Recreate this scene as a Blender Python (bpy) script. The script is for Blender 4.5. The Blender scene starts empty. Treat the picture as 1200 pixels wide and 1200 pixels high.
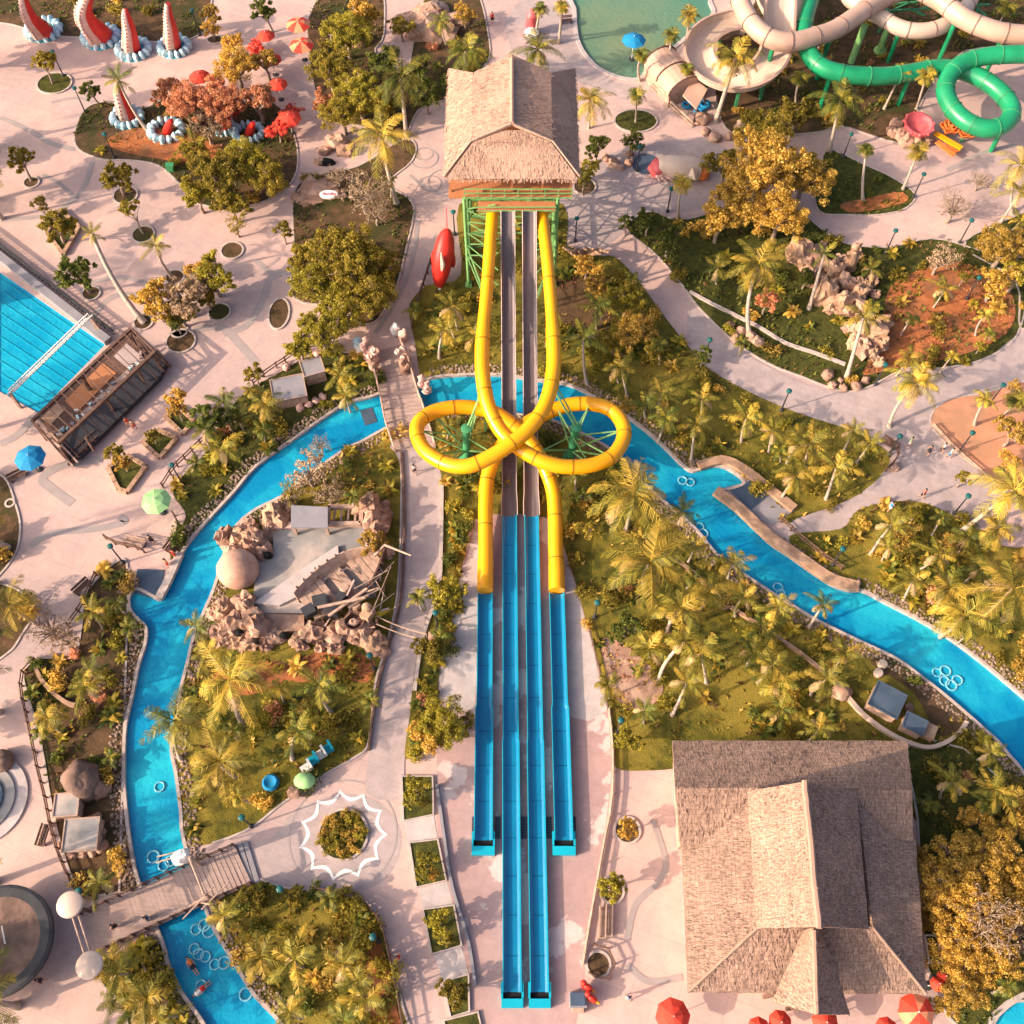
import bpy, math, random
from mathutils import Vector, Matrix, noise
from mathutils.geometry import delaunay_2d_cdt
R = math.radians
S = bpy.context.scene
C = S.collection
rnd = random.Random(7)
# ------------------------------------------------------------------ camera and survey grid
F, TH, H = 1200.0, R(28), 88.0
sT, cT = math.sin(TH), math.cos(TH)
def P(px, py, z=0.0):
    """world point at height z seen at photo position (px, py)"""
    u = (px-600)/F; w = (600-py)/F
    t = (H-z)/(cT-w*sT)
    return Vector((u*t, (sT+w*cT)*t, z))
def depth(p): return p.y*sT+(H-p.z)*cT
def mpp(px, py, z=0.0): return depth(P(px, py, z))/F      # metres per photo pixel there
cam = bpy.data.cameras.new('camera'); co = bpy.data.objects.new('camera', cam); C.objects.link(co)
co.location = (0, 0, H); co.rotation_euler = (TH, 0, 0)
cam.sensor_width = 36; cam.lens = 36.0; cam.clip_end = 3000
S.camera = co
# ------------------------------------------------------------------ light
AZ, EL = R(20), R(26)
sun = bpy.data.lights.new('sun', 'SUN'); so = bpy.data.objects.new('sun', sun); C.objects.link(so)
sun.energy = 3.2; sun.angle = R(0.5); sun.color = (1.0, 0.77, 0.56)
so.rotation_euler = Vector((math.cos(AZ)*math.cos(EL), math.sin(AZ)*math.cos(EL), -math.sin(EL))).to_track_quat('-Z', 'Y').to_euler()
W = bpy.data.worlds.new('World'); S.world = W; W.use_nodes = True
wn = W.node_tree; bg = wn.nodes['Background']
sky = wn.nodes.new('ShaderNodeTexSky'); sky.sky_type = 'NISHITA'; sky.sun_disc = False
sky.sun_elevation = EL; sky.sun_rotation = math.atan2(-math.cos(AZ), -math.sin(AZ)); sky.dust_density = 5.0; sky.air_density = 0.55; sky.ozone_density = 0.3
wn.links.new(sky.outputs[0], bg.inputs[0]); bg.inputs[1].default_value = 0.15
S.view_settings.view_transform = 'Standard'; S.view_settings.look = 'None'; S.view_settings.gamma = 1; S.view_settings.exposure = 1.08
# ------------------------------------------------------------------ materials
def _base(name):
    m = bpy.data.materials.new(name); m.use_nodes = True
    nt = m.node_tree; b = nt.nodes['Principled BSDF']
    return m, nt, b
def mat(name, c1, c2=None, scale=1.0, rough=.75, bump=0.0, c3=None, s3=.12, spec=.3, stretch=None, detail=5, bscale=None, metal=0, lo=.35, hi=.65, lo3=.5, hi3=.62):
    """noise mix of c1/c2, optional large patches of c3, optional bump"""
    m, nt, b = _base(name); N, L = nt.nodes, nt.links
    b.inputs['Roughness'].default_value = rough; b.inputs['Specular IOR Level'].default_value = spec; b.inputs['Metallic'].default_value = metal
    c1 = (*c1, 1); c2 = (*c2, 1) if c2 else tuple(x*.8 for x in c1[:3])+(1,)
    tc = N.new('ShaderNodeTexCoord'); vec = tc.outputs['Object']
    if stretch:
        mp = N.new('ShaderNodeMapping'); mp.inputs['Scale'].default_value = stretch; L.new(vec, mp.inputs[0]); vec = mp.outputs[0]
    n = N.new('ShaderNodeTexNoise'); n.inputs['Scale'].default_value = scale; n.inputs['Detail'].default_value = detail; L.new(vec, n.inputs['Vector'])
    r = N.new('ShaderNodeValToRGB'); r.color_ramp.elements[0].position = lo; r.color_ramp.elements[0].color = c1
    r.color_ramp.elements[1].position = hi; r.color_ramp.elements[1].color = c2; L.new(n.outputs[0], r.inputs[0]); out = r.outputs[0]
    if c3:
        n3 = N.new('ShaderNodeTexNoise'); n3.inputs['Scale'].default_value = s3; n3.inputs['Detail'].default_value = 6; n3.inputs['Roughness'].default_value = .6; L.new(tc.outputs['Object'], n3.inputs['Vector'])
        r3 = N.new('ShaderNodeMapRange'); r3.inputs[1].default_value = lo3; r3.inputs[2].default_value = hi3; L.new(n3.outputs[0], r3.inputs[0])
        mx = N.new('ShaderNodeMix'); mx.data_type = 'RGBA'; L.new(r3.outputs[0], mx.inputs[0]); L.new(out, mx.inputs[6]); mx.inputs[7].default_value = (*c3, 1); out = mx.outputs[2]
    L.new(out, b.inputs['Base Color'])
    if bump:
        bp = N.new('ShaderNodeBump'); bp.inputs['Strength'].default_value = bump; bp.inputs['Distance'].default_value = .1
        if bscale:
            n2 = N.new('ShaderNodeTexNoise'); n2.inputs['Scale'].default_value = bscale; n2.inputs['Detail'].default_value = 4; L.new(vec, n2.inputs['Vector']); L.new(n2.outputs[0], bp.inputs['Height'])
        else: L.new(n.outputs[0], bp.inputs['Height'])
        L.new(bp.outputs[0], b.inputs['Normal'])
    return m
def joints(m, w, h, mortar=.74, ms=.02, jit=.06):
    nt = m.node_tree; N, L = nt.nodes, nt.links; b = N['Principled BSDF']; src = b.inputs['Base Color'].links[0].from_socket
    tc = N.new('ShaderNodeTexCoord'); mp = N.new('ShaderNodeMapping'); mp.inputs['Rotation'].default_value = (0, 0, .35); L.new(tc.outputs['Object'], mp.inputs[0])
    bk = N.new('ShaderNodeTexBrick'); bk.inputs['Scale'].default_value = 1; bk.inputs['Brick Width'].default_value = w; bk.inputs['Row Height'].default_value = h; bk.inputs['Mortar Size'].default_value = ms; bk.inputs['Mortar Smooth'].default_value = .3
    bk.inputs['Color1'].default_value = (1, 1, 1, 1); bk.inputs['Color2'].default_value = (1-jit, 1-jit, 1-jit, 1); bk.inputs['Mortar'].default_value = (mortar,)*3+(1,); L.new(mp.outputs[0], bk.inputs['Vector'])
    n = N.new('ShaderNodeTexNoise'); n.inputs['Scale'].default_value = 1.4; n.inputs['Detail'].default_value = 10; n.inputs['Roughness'].default_value = .7; L.new(tc.outputs['Object'], n.inputs['Vector'])
    r = N.new('ShaderNodeMapRange'); r.inputs[1].default_value = .3; r.inputs[2].default_value = .7; r.inputs[3].default_value = .86; r.inputs[4].default_value = 1.08; L.new(n.outputs[0], r.inputs[0])
    x = N.new('ShaderNodeMix'); x.data_type = 'RGBA'; x.blend_type = 'MULTIPLY'; x.inputs[0].default_value = 1; L.new(src, x.inputs[6]); L.new(bk.outputs[0], x.inputs[7])
    hs = N.new('ShaderNodeHueSaturation'); L.new(r.outputs[0], hs.inputs['Value']); L.new(x.outputs[2], hs.inputs['Color']); L.new(hs.outputs[0], b.inputs['Base Color'])
    return m
def foliage(name, cols, trans=.45):
    m, nt, b = _base(name); N, L = nt.nodes, nt.links
    g = N.new('ShaderNodeNewGeometry'); r = N.new('ShaderNodeValToRGB')
    e = r.color_ramp.elements
    for i, c in enumerate(cols):
        k = e[i] if i < 2 else e.new(1)
        k.position = i/(len(cols)-1); k.color = (*c, 1)
    L.new(g.outputs['Random Per Island'], r.inputs[0])
    oi = N.new('ShaderNodeObjectInfo'); hs = N.new('ShaderNodeHueSaturation')
    mr = N.new('ShaderNodeMapRange'); mr.inputs[3].default_value = .8; mr.inputs[4].default_value = 1.35; L.new(oi.outputs['Random'], mr.inputs[0]); L.new(mr.outputs[0], hs.inputs['Value'])
    L.new(r.outputs[0], hs.inputs['Color']); L.new(hs.outputs[0], b.inputs['Base Color'])
    b.inputs['Roughness'].default_value = .55; b.inputs['Specular IOR Level'].default_value = .25
    t = N.new('ShaderNodeBsdfTranslucent'); L.new(hs.outputs[0], t.inputs[0])
    mx = N.new('ShaderNodeMixShader'); mx.inputs[0].default_value = trans
    L.new(b.outputs[0], mx.inputs[1]); L.new(t.outputs[0], mx.inputs[2]); L.new(mx.outputs[0], N['Material Output'].inputs[0])
    return m
def thatch(name, a, b_, rows=True):
    """straw: fine streaks running down the slope (mesh UV v) and rough courses"""
    m, nt, b = _base(name); N, L = nt.nodes, nt.links
    uv = N.new('ShaderNodeUVMap'); mp = N.new('ShaderNodeMapping'); mp.inputs['Scale'].default_value = (5.0, 1.1, 1); L.new(uv.outputs[0], mp.inputs[0])
    n = N.new('ShaderNodeTexNoise'); n.inputs['Scale'].default_value = 1.6; n.inputs['Detail'].default_value = 8; n.inputs['Roughness'].default_value = .72; L.new(mp.outputs[0], n.inputs['Vector'])
    bk = N.new('ShaderNodeTexBrick'); bk.inputs['Scale'].default_value = 1.0; bk.inputs['Brick Width'].default_value = .55; bk.inputs['Row Height'].default_value = .34
    bk.inputs['Mortar Size'].default_value = .035; bk.inputs['Mortar Smooth'].default_value = .6; bk.inputs['Color1'].default_value = (1, 1, 1, 1); bk.inputs['Color2'].default_value = (.78, .78, .78, 1); bk.inputs['Mortar'].default_value = (.45, .45, .45, 1)
    nz = N.new('ShaderNodeTexNoise'); nz.inputs['Scale'].default_value = .9; nz.inputs['Detail'].default_value = 4; L.new(uv.outputs[0], nz.inputs['Vector'])
    ad = N.new('ShaderNodeMix'); ad.data_type = 'RGBA'; ad.blend_type = 'LINEAR_LIGHT'; ad.inputs[0].default_value = .35; L.new(uv.outputs[0], ad.inputs[6]); L.new(nz.outputs[1], ad.inputs[7]); L.new(ad.outputs[2], bk.inputs['Vector'])
    r = N.new('ShaderNodeValToRGB'); r.color_ramp.elements[0].position = .36; r.color_ramp.elements[0].color = (*b_, 1); r.color_ramp.elements[1].position = .56; r.color_ramp.elements[1].color = (*a, 1); L.new(n.outputs[0], r.inputs[0])
    mu = N.new('ShaderNodeMix'); mu.data_type = 'RGBA'; mu.blend_type = 'MULTIPLY'; mu.inputs[0].default_value = .6 if rows else .12; L.new(r.outputs[0], mu.inputs[6]); L.new(bk.outputs[0], mu.inputs[7])
    n3 = N.new('ShaderNodeTexNoise'); n3.inputs['Scale'].default_value = .22; n3.inputs['Detail'].default_value = 5; L.new(uv.outputs[0], n3.inputs['Vector'])
    m3 = N.new('ShaderNodeMapRange'); m3.inputs[1].default_value = .3; m3.inputs[2].default_value = .7; m3.inputs[3].default_value = .82; m3.inputs[4].default_value = 1.12; L.new(n3.outputs[0], m3.inputs[0])
    hs = N.new('ShaderNodeHueSaturation'); L.new(m3.outputs[0], hs.inputs['Value']); L.new(mu.outputs[2], hs.inputs['Color']); L.new(hs.outputs[0], b.inputs['Base Color'])
    bp = N.new('ShaderNodeBump'); bp.inputs['Strength'].default_value = .9; bp.inputs['Distance'].default_value = .12; L.new(n.outputs[0], bp.inputs['Height']); L.new(bp.outputs[0], b.inputs['Normal'])
    b.inputs['Roughness'].default_value = .95; b.inputs['Specular IOR Level'].default_value = .1
    return m
def water(name, c1, c2, scale=.25, rough=.12):
    m, nt, b = _base(name); N, L = nt.nodes, nt.links
    tc = N.new('ShaderNodeTexCoord')
    n = N.new('ShaderNodeTexNoise'); n.inputs['Scale'].default_value = scale; n.inputs['Detail'].default_value = 5; n.inputs['Roughness'].default_value = .55; n.inputs['Distortion'].default_value = .6; L.new(tc.outputs['Object'], n.inputs['Vector'])
    r = N.new('ShaderNodeValToRGB'); r.color_ramp.elements[0].position = .42; r.color_ramp.elements[0].color = (*c1, 1); r.color_ramp.elements[1].position = .72; r.color_ramp.elements[1].color = (*c2, 1)
    L.new(n.outputs[0], r.inputs[0]); L.new(r.outputs[0], b.inputs['Base Color'])
    n2 = N.new('ShaderNodeTexNoise'); n2.inputs['Scale'].default_value = 2.2; n2.inputs['Detail'].default_value = 3; L.new(tc.outputs['Object'], n2.inputs['Vector'])
    bp = N.new('ShaderNodeBump'); bp.inputs['Strength'].default_value = .5; bp.inputs['Distance'].default_value = .12; L.new(n2.outputs[0], bp.inputs['Height']); L.new(bp.outputs[0], b.inputs['Normal'])
    b.inputs['Roughness'].default_value = rough; b.inputs['IOR'].default_value = 1.33
    return m
M = {}
M['pave'] = mat('pink_paving', (.62, .425, .365), (.53, .365, .325), .35, .85, .12, c3=(.44, .325, .31), s3=.05, bscale=6, lo3=.46, hi3=.64, detail=9)
M['pave_grey'] = mat('grey_paving', (.46, .36, .345), (.38, .305, .295), .5, .85, .1, bscale=6)
M['band'] = mat('grey_band', (.36, .295, .28), (.31, .26, .25), .8, .85)
M['apron'] = mat('worn_slide_apron', (.47, .30, .275), (.38, .255, .245), .22, .8, .1, c3=(.60, .48, .44), s3=.13, bscale=5, lo3=.52, hi3=.54, detail=9)
M['concrete'] = mat('pale_concrete', (.53, .45, .43), (.45, .385, .37), .6, .85, .1)
M['whitepaint'] = mat('white_paint', (.80, .76, .72), (.72, .68, .64), 1, .6)
M['lawn'] = mat('lawn_turf', (.15, .125, .020), (.06, .062, .013), 1.3, .95, .8, c3=(.24, .18, .032), s3=.16, spec=.1, bscale=7, lo3=.44, hi3=.60)
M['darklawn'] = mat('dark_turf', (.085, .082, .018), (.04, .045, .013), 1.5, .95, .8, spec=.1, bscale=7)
M['soil'] = mat('orange_soil', (.46, .165, .06), (.30, .10, .04), .8, .95, .6, c3=(.22, .10, .05), s3=.3, spec=.1, bscale=4)
M['dirt'] = mat('brown_soil', (.13, .075, .04), (.07, .045, .025), .8, .95, .6, c3=(.05, .05, .018), s3=.2, spec=.1, bscale=4)
M['sand'] = mat('terracotta_sand', (.56, .27, .16), (.47, .215, .125), .8, .95, .5, spec=.1, c3=(.42, .22, .13), s3=.2)
M['river'] = water('river_water', (.003, .215, .42), (.02, .45, .57), .15)  # lighter turquoise noise patches stand in for sunlit water
M['murky'] = water('green_pool_water', (.075, .20, .14), (.20, .24, .13), .05)
M['poolwall'] = mat('pool_lining', (.05, .38, .55), (.04, .30, .5), .5)
M['stone'] = mat('bank_stone', (.36, .25, .19), (.16, .11, .085), 3, .9, .3)
M['kerb'] = mat('stone_kerb', (.52, .43, .38), (.40, .32, .29), 2, .9, .2)
M['rock'] = mat('pink_rock', (.44, .26, .185), (.24, .14, .10), .7, .9, .6, c3=(.46, .30, .22), s3=.5, bscale=3)
M['rockdark'] = mat('brown_rock', (.26, .16, .12), (.14, .09, .07), .8, .9, .6, bscale=3)
M['sandstone'] = mat('tan_sandstone', (.48, .30, .195), (.30, .18, .115), .9, .9, .5, bscale=3)
M['domerock'] = mat('smooth_tan_rock', (.56, .36, .26), (.44, .26, .18), .8, .7, .2, c3=(.40, .22, .16), s3=.5, bscale=3)
M['thatch'] = thatch('golden_thatch', (.49, .315, .235), (.34, .21, .155), False)
M['shingle'] = thatch('weathered_palm_shingle', (.43, .28, .21), (.20, .125, .095))
M['wood'] = mat('dark_wood', (.16, .085, .06), (.09, .05, .038), 2, .8, .2)
M['deck'] = mat('deck_boards', (.42, .30, .26), (.33, .235, .205), 1.0, .85, .2, stretch=(1, 6, 1))
M['orangewood'] = mat('orange_boards', (.46, .19, .085), (.38, .145, .06), 2.0, .7, .1, stretch=(6, 1, 1))
M['palewood'] = mat('pale_timber', (.48, .325, .25), (.34, .225, .17), 2, .85, .2)
M['yellow'] = mat('yellow_fibreglass', (.84, .37, .003), (.80, .33, .003), .5, .32, spec=.45)
M['yellowrim'] = mat('amber_flange', (.36, .15, .005), (.32, .13, .005), 1, .5)
M['blueflume'] = mat('blue_fibreglass', (.003, .20, .37), (.002, .165, .32), .3, .3, spec=.45)
M['seamblue'] = mat('dark_blue_joint', (.002, .10, .20), (.002, .08, .16), 1, .4)
M['cyan'] = mat('cyan_fibreglass', (.005, .38, .50), (.005, .32, .44), .5, .35, spec=.4)
M['greyflume'] = mat('grey_fibreglass', (.16, .125, .125), (.11, .085, .088), .4, .3, spec=.45, stretch=(4, .3, 1))
M['flumerim'] = mat('pale_flume_rim', (.62, .50, .46), (.5, .4, .37), 1, .5)
M['green'] = mat('green_fibreglass', (.012, .27, .115), (.01, .20, .085), .5, .35, spec=.45)
M['greensteel'] = mat('green_steel', (.20, .40, .14), (.14, .30, .10), 1, .5)
M['greenpost'] = mat('deep_green_steel', (.06, .27, .12), (.04, .20, .09), 1, .45)
M['beige'] = mat('beige_fibreglass', (.50, .33, .25), (.44, .28, .21), .5, .4, spec=.4)
M['cream'] = mat('cream_fibreglass', (.60, .45, .36), (.54, .40, .31), .5, .4, spec=.4)
M['seam'] = mat('dark_seam', (.22, .14, .11), (.18, .11, .09), 1, .6)
M['teal'] = mat('teal_paint', (.012, .11, .105), (.01, .08, .08), 1, .5)
M['darksteel'] = mat('dark_steel', (.05, .05, .055), (.03, .03, .035), 1, .5)
M['red'] = mat('red_paint', (.66, .035, .02), (.52, .025, .02), 1, .45)
M['redfab'] = mat('red_canvas', (.72, .06, .03), (.62, .05, .03), 2, .8)
M['peachfab'] = mat('peach_canvas', (.80, .30, .15), (.72, .26, .13), 2, .8)
M['bluefab'] = mat('blue_canvas', (.01, .23, .46), (.01, .19, .4), 2, .8)
M['greenfab'] = mat('mint_canvas', (.36, .62, .26), (.30, .55, .22), 2, .8)
M['white'] = mat('off_white', (.78, .74, .70), (.68, .64, .60), 2, .6)
M['foam'] = mat('pale_blue_wave', (.36, .62, .70), (.62, .76, .80), 1.2, .5)
M['pinkskin'] = mat('pale_pink_skin', (.70, .45, .38), (.6, .36, .3), 2, .6)
M['coral'] = mat('coral_pink', (.72, .14, .15), (.60, .09, .10), 2, .5)
M['orange'] = mat('orange_paint', (.75, .22, .06), (.66, .17, .04), 2, .5)
M['ring'] = mat('clear_vinyl', (.05, .36, .50), (.24, .52, .60), 2, .15, spec=.6)
M['panel'] = mat('blue_grey_panel', (.075, .105, .15), (.055, .08, .115), .8, .35)
M['greyroof'] = mat('grey_membrane', (.27, .25, .27), (.22, .21, .23), .8, .7)
M['slab'] = mat('blue_grey_slab', (.30, .285, .275), (.20, .195, .195), .5, .85, .2, c3=(.46, .37, .32), s3=.22, lo3=.45, hi3=.6)
M['skin'] = mat('skin', (.50, .27, .18), (.45, .24, .16), 2, .6)
M['bark'] = mat('grey_bark', (.34, .26, .20), (.22, .16, .12), 3, .9, .3)
M['palmbark'] = mat('palm_bark', (.50, .40, .33), (.36, .28, .22), 3, .9, .4, stretch=(1, 1, 5))
M['black'] = mat('dark_interior', (.012, .011, .011), (.008, .008, .008), 1, .9)  # near-black colour painted for the shade inside hollows
M['plain_blue'] = mat('blue_cloth', (.03, .22, .5), None, 1, .8)
M['plain_dark'] = mat('dark_cloth', (.03, .03, .04), None, 1, .8)
M['leafolive'] = foliage('olive_leaves', [(.10, .09, .013), (.28, .215, .026), (.48, .345, .05)])
M['leafgreen'] = foliage('green_leaves', [(.045, .07, .015), (.12, .145, .024), (.25, .24, .036)])
M['leafgold'] = foliage('golden_leaves', [(.20, .13, .02), (.46, .29, .04), (.64, .41, .075), (.80, .54, .15)])
M['leafrust'] = foliage('rust_leaves', [(.30, .14, .04), (.60, .27, .11), (.78, .42, .25), (.72, .24, .15)])
M['leafdry'] = foliage('dry_leaves', [(.22, .15, .08), (.40, .28, .17), (.55, .40, .26)])
M['leaflime'] = foliage('yellow_green_leaves', [(.15, .14, .017), (.33, .275, .03), (.52, .41, .05)])
M['palmgreen'] = foliage('palm_fronds_green', [(.08, .085, .014), (.22, .19, .024), (.42, .33, .045)], .35)
M['palmgold'] = foliage('palm_fronds_gold', [(.20, .145, .018), (.44, .295, .034), (.64, .42, .07)], .3)
M['palmdry'] = foliage('palm_fronds_dry', [(.30, .20, .07), (.42, .28, .12), (.5, .36, .18)], .25)
M['flower'] = foliage('red_flowers', [(.6, .06, .04), (.75, .12, .08), (.78, .22, .12)])
joints(M['pave'], 3.6, 2.4); joints(M['pave_grey'], 1.6, .8, .8, .02); joints(M['concrete'], 4, 4, .8); joints(M['apron'], 5, 5, .85, .02)
M['openwater'] = water('turquoise_pool_water', (.003, .27, .45), (.02, .42, .56), .2)
M['mulch'] = foliage('orange_mulch', [(.20, .07, .03), (.42, .15, .055), (.55, .24, .10)], .1)
M['litter'] = foliage('leaf_litter', [(.07, .05, .02), (.20, .11, .04), (.34, .18, .07)])
# ------------------------------------------------------------------ mesh builder
class MB:
    def __init__(s): s.v = []; s.f = []; s.m = []; s.uv = None
    def add(s, v, f, m=0):
        n = len(s.v); s.v += [tuple(x) for x in v]; s.f += [tuple(i+n for i in q) for q in f]; s.m += [m]*len(f)
        return s
    def box(s, c, d, rz=0, m=0, M4=None):
        x, y, z = d[0]/2, d[1]/2, d[2]/2
        v = [Vector((a*x, b*y, e*z)) for a in (-1, 1) for b in (-1, 1) for e in (-1, 1)]
        if M4 is None: M4 = Matrix.Rotation(rz, 3, 'Z')
        v = [M4 @ p + Vector(c) for p in v]
        return s.add(v, [(0, 1, 3, 2), (4, 6, 7, 5), (0, 4, 5, 1), (2, 3, 7, 6), (0, 2, 6, 4), (1, 5, 7, 3)], m)
    def bar(s, a, b, w, h=None, m=0):
        a = Vector(a); b = Vector(b); h = h or w; d = b-a; L = d.length
        if L < 1e-6: return s
        d /= L; up = Vector((0, 0, 1)) if abs(d.z) < .95 else Vector((0, 1, 0))
        x = d.cross(up).normalized(); y = x.cross(d)
        v = [p+x*i*w/2+y*j*h/2 for p in (a, b) for i, j in ((-1, -1), (1, -1), (1, 1), (-1, 1))]
        return s.add(v, [(0, 3, 2, 1), (4, 5, 6, 7), (0, 1, 5, 4), (1, 2, 6, 5), (2, 3, 7, 6), (3, 0, 4, 7)], m)
    def tube(s, path, r, n=10, caps=True, m=0, closed=False):
        path = [Vector(p) for p in path]; k = len(path); rs = r if isinstance(r, (list, tuple)) else [r]*k
        v = []; f = []; X = None
        for i, p in enumerate(path):
            if closed: d = path[(i+1) % k]-path[i-1]
            else: d = path[min(i+1, k-1)]-path[max(i-1, 0)]
            d.normalize()
            if X is None: X = d.orthogonal().normalized()
            X = (X-d*X.dot(d)).normalized(); Y = d.cross(X)
            v += [p+(X*math.cos(a)+Y*math.sin(a))*rs[i] for a in (2*math.pi*j/n for j in range(n))]
        for i in range(k if closed else k-1):
            i2 = (i+1) % k
            f += [(i*n+j, i*n+(j+1) % n, i2*n+(j+1) % n, i2*n+j) for j in range(n)]
        if caps and not closed: f += [tuple(range(n-1, -1, -1)), tuple(range((k-1)*n, k*n))]
        return s.add(v, f, m)
    def ball(s, c, r, seg=10, rings=7, jit=0, sq=0, seed=0, m=0, rz=0, flat=False):
        r = (r, r, r) if not isinstance(r, (tuple, list)) else r
        v = []; f = []; c = Vector(c); q = Matrix.Rotation(rz, 3, 'Z'); off = Vector((seed*7.3, seed*3.1, seed*1.7))
        def pt(d):
            k = 1+jit*noise.noise(d*1.7+off)+jit*.55*noise.noise(d*4.1+off)+jit*.25*noise.noise(d*9.3+off)
            if flat and d.z < 0: d = Vector((d.x, d.y, d.z*.2))
            return c+q @ Vector((d.x*r[0]*k, d.y*r[1]*k, d.z*r[2]*k))
        v.append(pt(Vector((0, 0, 1))))
        for i in range(1, rings):
            t = math.pi*i/rings
            for j in range(seg):
                a = 2*math.pi*(j+.5*(i % 2))/seg
                v.append(pt(Vector((math.sin(t)*math.cos(a), math.sin(t)*math.sin(a), math.cos(t)))))
        v.append(pt(Vector((0, 0, -1)))); e = len(v)-1
        f += [(0, 1+j, 1+(j+1) % seg) for j in range(seg)]
        for i in range(rings-2):
            for j in range(seg):
                a = 1+i*seg; f.append((a+j, a+seg+j, a+seg+(j+1) % seg, a+(j+1) % seg))
        a = 1+(rings-2)*seg; f += [(a+j, e, a+(j+1) % seg) for j in range(seg)]
        return s.add(v, f, m)
    def prism(s, poly, z0, z1, m=0, bottom=True):
        n = len(poly); poly = [(p[0], p[1]) for p in poly]
        if sum(poly[i][0]*poly[(i+1) % n][1]-poly[(i+1) % n][0]*poly[i][1] for i in range(n)) < 0: poly = poly[::-1]
        v = [(x, y, z0) for x, y in poly]+[(x, y, z1) for x, y in poly]
        f = [tuple(range(n, 2*n))]+[(i, (i+1) % n, n+(i+1) % n, n+i) for i in range(n)]
        if bottom: f.append(tuple(range(n-1, -1, -1)))
        return s.add(v, f, m)
    def lathe(s, c, prof, n=16, m=0, sx=1, sy=1, rz=0):
        c = Vector(c); v = []; f = []
        for r, z in prof:
            for j in range(n):
                a = 2*math.pi*j/n+rz; v.append(c+Vector((math.cos(a)*r*sx, math.sin(a)*r*sy, z)))
        for i in range(len(prof)-1): f += [(i*n+j, i*n+(j+1) % n, (i+1)*n+(j+1) % n, (i+1)*n+j) for j in range(n)]
        if prof[-1][0] > 1e-4: f.append(tuple(range((len(prof)-1)*n, len(prof)*n)))
        if prof[0][0] > 1e-4: f.append(tuple(range(n-1, -1, -1)))
        return s.add(v, f, m)
    def sweep(s, path, prof, closed=False, m=0, ups=None, mats=None):
        """profile (across, up) carried along a path; across is horizontal"""
        path = [Vector(p) for p in path]; k = len(path); n = len(prof); v = []
        for i, p in enumerate(path):
            d = (path[(i+1) % k]-path[i-1]) if closed else (path[min(i+1, k-1)]-path[max(i-1, 0)])
            d.normalize(); x = d.cross(Vector((0, 0, 1)))
            x = x.normalized() if x.length > 1e-4 else Vector((1, 0, 0)); y = x.cross(d)
            pr = prof[i] if isinstance(prof[0], list) else prof
            v += [p+x*a+y*b for a, b in pr]
        n = len(v)//k; f = []; mm = []
        for i in range(k if closed else k-1):
            i2 = (i+1) % k
            for j in range(n):
                f.append((i*n+j, i*n+(j+1) % n, i2*n+(j+1) % n, i2*n+j)); mm.append(mats[j] if mats else m)
        if not closed:
            f += [tuple(range(n-1, -1, -1)), tuple(range((k-1)*n, k*n))]; mm += [mats[0] if mats else m]*2
        n0 = len(s.f); s.add(v, f, m); s.m[n0:] = mm
        return s
    def mesh(s, name, mats, smooth=False):
        me = bpy.data.meshes.new(name); me.from_pydata(s.v, [], s.f)
        for k in (mats if isinstance(mats, (list, tuple)) else [mats]): me.materials.append(k)
        if any(s.m): me.polygons.foreach_set('material_index', s.m)
        if smooth: me.polygons.foreach_set('use_smooth', [True]*len(s.f)); me.set_sharp_from_angle(angle=R(52))
        if s.uv:
            u = me.uv_layers.new(name='UVMap'); flat = [x for p in s.uv for x in p]; u.data.foreach_set('uv', flat)
        me.update()
        return me
    def build(s, name, mats, parent=None, smooth=False):
        o = bpy.data.objects.new(name, s.mesh(name, mats, smooth)); C.objects.link(o)
        if parent is not None: rel(o, parent)
        return o
def rel(o, p):
    o.parent = p
    q = p; off = Vector()
    while q is not None: off = off+q.location; q = q.parent
    o.location = -off if o.data else Vector()          # meshes are written in world space; roots here are never rotated
def tag(o, label, cat, group=None):
    o['label'] = label; o['category'] = cat
    if group: o['group'] = group
    return o
def thing(name, label, cat, loc=(0, 0, 0), group=None):
    o = bpy.data.objects.new(name, None); C.objects.link(o); o.location = loc; o.empty_display_size = .3
    return tag(o, label, cat, group)
def struct(o, kind='structure'): o['kind'] = kind; return o
def cr(pts, k=6, closed=False):
    """Catmull-Rom through points of any dimension"""
    pts = [tuple(p) for p in pts]; n = len(pts); out = []
    for i in range(n if closed else n-1):
        g = (lambda j: pts[j % n]) if closed else (lambda j: pts[max(0, min(n-1, j))])
        a, b, c, d = g(i-1), g(i), g(i+1), g(i+2)
        for t in (q/k for q in range(k)):
            out.append(tuple(.5*(2*y+(z-x)*t+(2*x-5*y+4*z-w)*t*t+(3*y-x-3*z+w)*t**3) for x, y, z, w in zip(a, b, c, d)))
    if not closed: out.append(pts[-1])
    return out
def PP(pts, z=0, k=0, closed=False):
    if k: pts = cr(pts, k, closed)
    return [P(p[0], p[1], p[2] if len(p) > 2 else z) for p in pts]
def inside(x, y, poly):
    c = False; j = len(poly)-1
    for i in range(len(poly)):
        a, b = poly[i], poly[j]
        if (a[1] > y) != (b[1] > y) and x < (b[0]-a[0])*(y-a[1])/(b[1]-a[1])+a[0]: c = not c
        j = i
    return c
def circle(px, py, rpx, ry=None, n=24, z=0):
    c = P(px, py, z); a = rpx*mpp(px, py, z); b = a if ry is None else ry*mpp(px, py, z)
    return [Vector((c.x+a*math.cos(t), c.y+b*math.sin(t), z)) for t in (2*math.pi*i/n for i in range(n))]
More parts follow.
